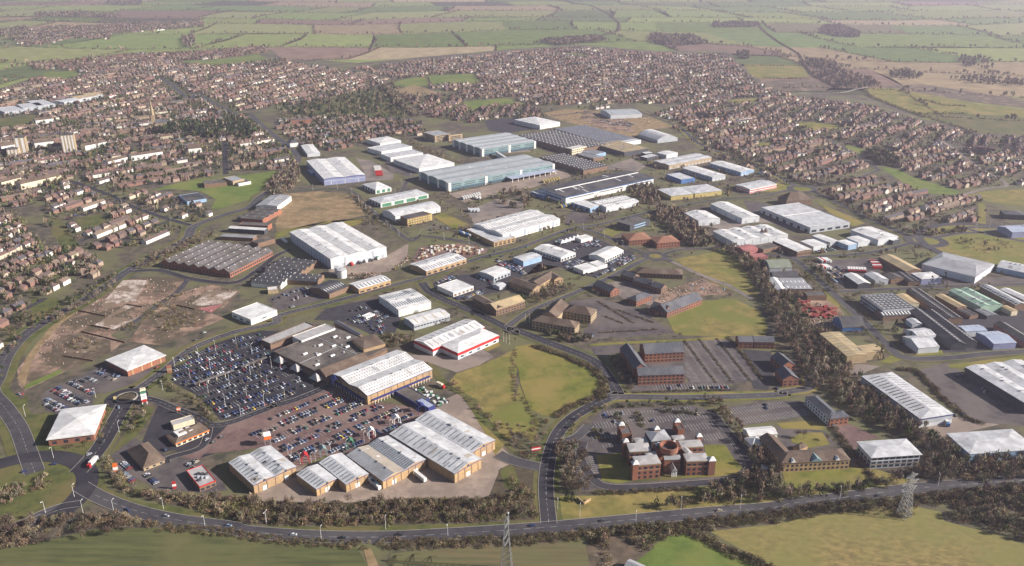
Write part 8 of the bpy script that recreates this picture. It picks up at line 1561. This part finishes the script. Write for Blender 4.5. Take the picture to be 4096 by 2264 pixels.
V = np.array(FV); F = np.array(FF, np.int32); nrm = np.cross(V[F[:, 1]] - V[F[:, 0]], V[F[:, 2]] - V[F[:, 0]])[:, 2]; F[nrm < 0] = F[nrm < 0][:, [0, 2, 1]]
tag(link('farmland', mesh_np('farmland', V, F, np.array(FCc), 'farm_mix')), kind='structure')
its = []
for a, b_ in HL:
    a, b_ = np.array(a), np.array(b_); L = np.linalg.norm(b_ - a); gap = 4.5 + a[1] / 900; n = int(L / gap)
    for i in range(n):
        p = a + (b_ - a) * (i + rng.random()) / max(n, 1)
        if not in_view(p[0], p[1], 0, 30): continue
        if inside(townA, np.array([p[0]]), np.array([p[1]]))[0]: continue
        if rng.random() < .2: its.append(tree_item('bare', p[0] + rng.uniform(-4, 4), p[1] + rng.uniform(-4, 4), rng.uniform(9, 18), True))
        elif rng.random() < .85: t_ = tree_item('hedge', p[0], p[1], rng.uniform(2.8, 5.0) * (1 + a[1] / 8000), True); its.append(t_)
# copses and dark woods on the plain
for t, P, dn in (('O', [(1180, 190), (1300, 180), (1450, 230), (1440, 260), (1300, 255), (1190, 235)], 1.2), ('O', [(1640, 500), (1760, 490), (1900, 520), (1800, 550), (1660, 530)], .8), ('O', [(600, 370), (680, 360), (680, 410), (620, 410)], 1.2), ('O', [(1060, 420), (1200, 420), (1330, 460), (1200, 480), (1080, 460)], 1.0), ('N', [(870, 65), (920, 70), (920, 85), (880, 80)], .8), ('M', [(780, 15), (1050, 15), (1030, 40), (800, 38)], .35), ('N', [(1560, 300), (2000, 270), (2100, 300), (1700, 340)], .8), ('O', [(0, 240), (300, 250), (400, 300), (200, 320), (0, 300)], .7), ('M', [(1340, 280), (1430, 270), (1440, 340), (1360, 350)], 1.0), ('M', [(1900, 470), (2100, 450), (2120, 490), (1900, 500)], .9), ('O', [(1100, 500), (1280, 480), (1560, 560), (1580, 600), (1300, 610), (1180, 560)], .55), ('O', [(430, 165), (740, 160), (760, 190), (430, 190)], .5), ('O', [(2050, 540), (2300, 530), (2576, 570), (2576, 600), (2200, 570)], .5), ('O', [(2100, 390), (2300, 400), (2400, 480), (2250, 480), (2150, 450)], .25), ('M', [(250, 560 - 460), (600, 95), (880, 110), (900, 130), (500, 130), (260, 120)], .3), ('M', [(0, 225), (200, 200), (230, 250), (120, 310), (0, 260)], .5)):
    PP = pts(t, *P)
    for x, y in rand_in(PP, int(area(PP) / 100 * dn)):
        if in_view(x, y, 0, 30): its.append(tree_item('bare' if rng.random() < .8 else 'conifer', x, y, rng.uniform(7, 13) * (1 + y / 12000), True))
for t, L_ in (('O', ((740, 170), (800, 230), (900, 300), (1020, 370), (1060, 450), (1120, 520), (1280, 600))), ('N', ((1700, 0), (1950, 40), (2080, 100), (2160, 170), (2150, 230), (2000, 270))), ('L', ((990, 20), (1060, 80), (1180, 130), (1440, 230), (1700, 310), (2000, 400))), ('L', ((1440, 235), (1900, 230))), ('L', ((1530, 110), (1700, 160), (1900, 165))), ('O', ((780, 540), (1090, 545))), ('O', ((640, 450), (1060, 455))), ('O', ((920, 635), (1300, 640)))):
    P = pts(t, *L_)
    for a, b_ in zip(P[:-1], P[1:]):
        a, b_ = np.array(a), np.array(b_); n = int(np.linalg.norm(b_ - a) / 3.5)
        for i in range(n):
            p = a + (b_ - a) * (i + rng.random()) / n + nrg.uniform(-4, 4, 2); its.append(tree_item('bare' if rng.random() < .3 else 'hedge', p[0], p[1], rng.uniform(2.5, 6), True))
V, F, C = stamp(PR, its); tag(link('field_hedgerows', mesh_np('field_hedgerows', V, F, C, 'foliage')), 'brown hedgerows and hedgerow trees dividing the far fields', 'hedges', kind='stuff')
print('far plants', len(its), 'objects', len(bpy.data.objects), 'tris', sum(len(o.data.polygons) for o in bpy.data.objects if o.type == 'MESH'))

# ------------------------------------------------------------------ air
hz = MB(); hz.box(-24000, 24000, -1500, 24000, -1.4, 372)
m = bpy.data.materials.new('haze_air'); m.use_nodes = True; n = m.node_tree; n.nodes.clear()
out = n.nodes.new('ShaderNodeOutputMaterial'); pv = n.nodes.new('ShaderNodeVolumePrincipled')
pv.inputs['Color'].default_value = (.84, .79, 1.0, 1); pv.inputs['Density'].default_value = 0.75e-4; pv.inputs['Anisotropy'].default_value = 0.3
n.links.new(pv.outputs[0], out.inputs['Volume']); MAT['haze_air'] = m
h_ = hz.build('haze', 'haze_air'); tag(h_, 'thin winter haze lying over the whole valley', 'haze', kind='stuff')
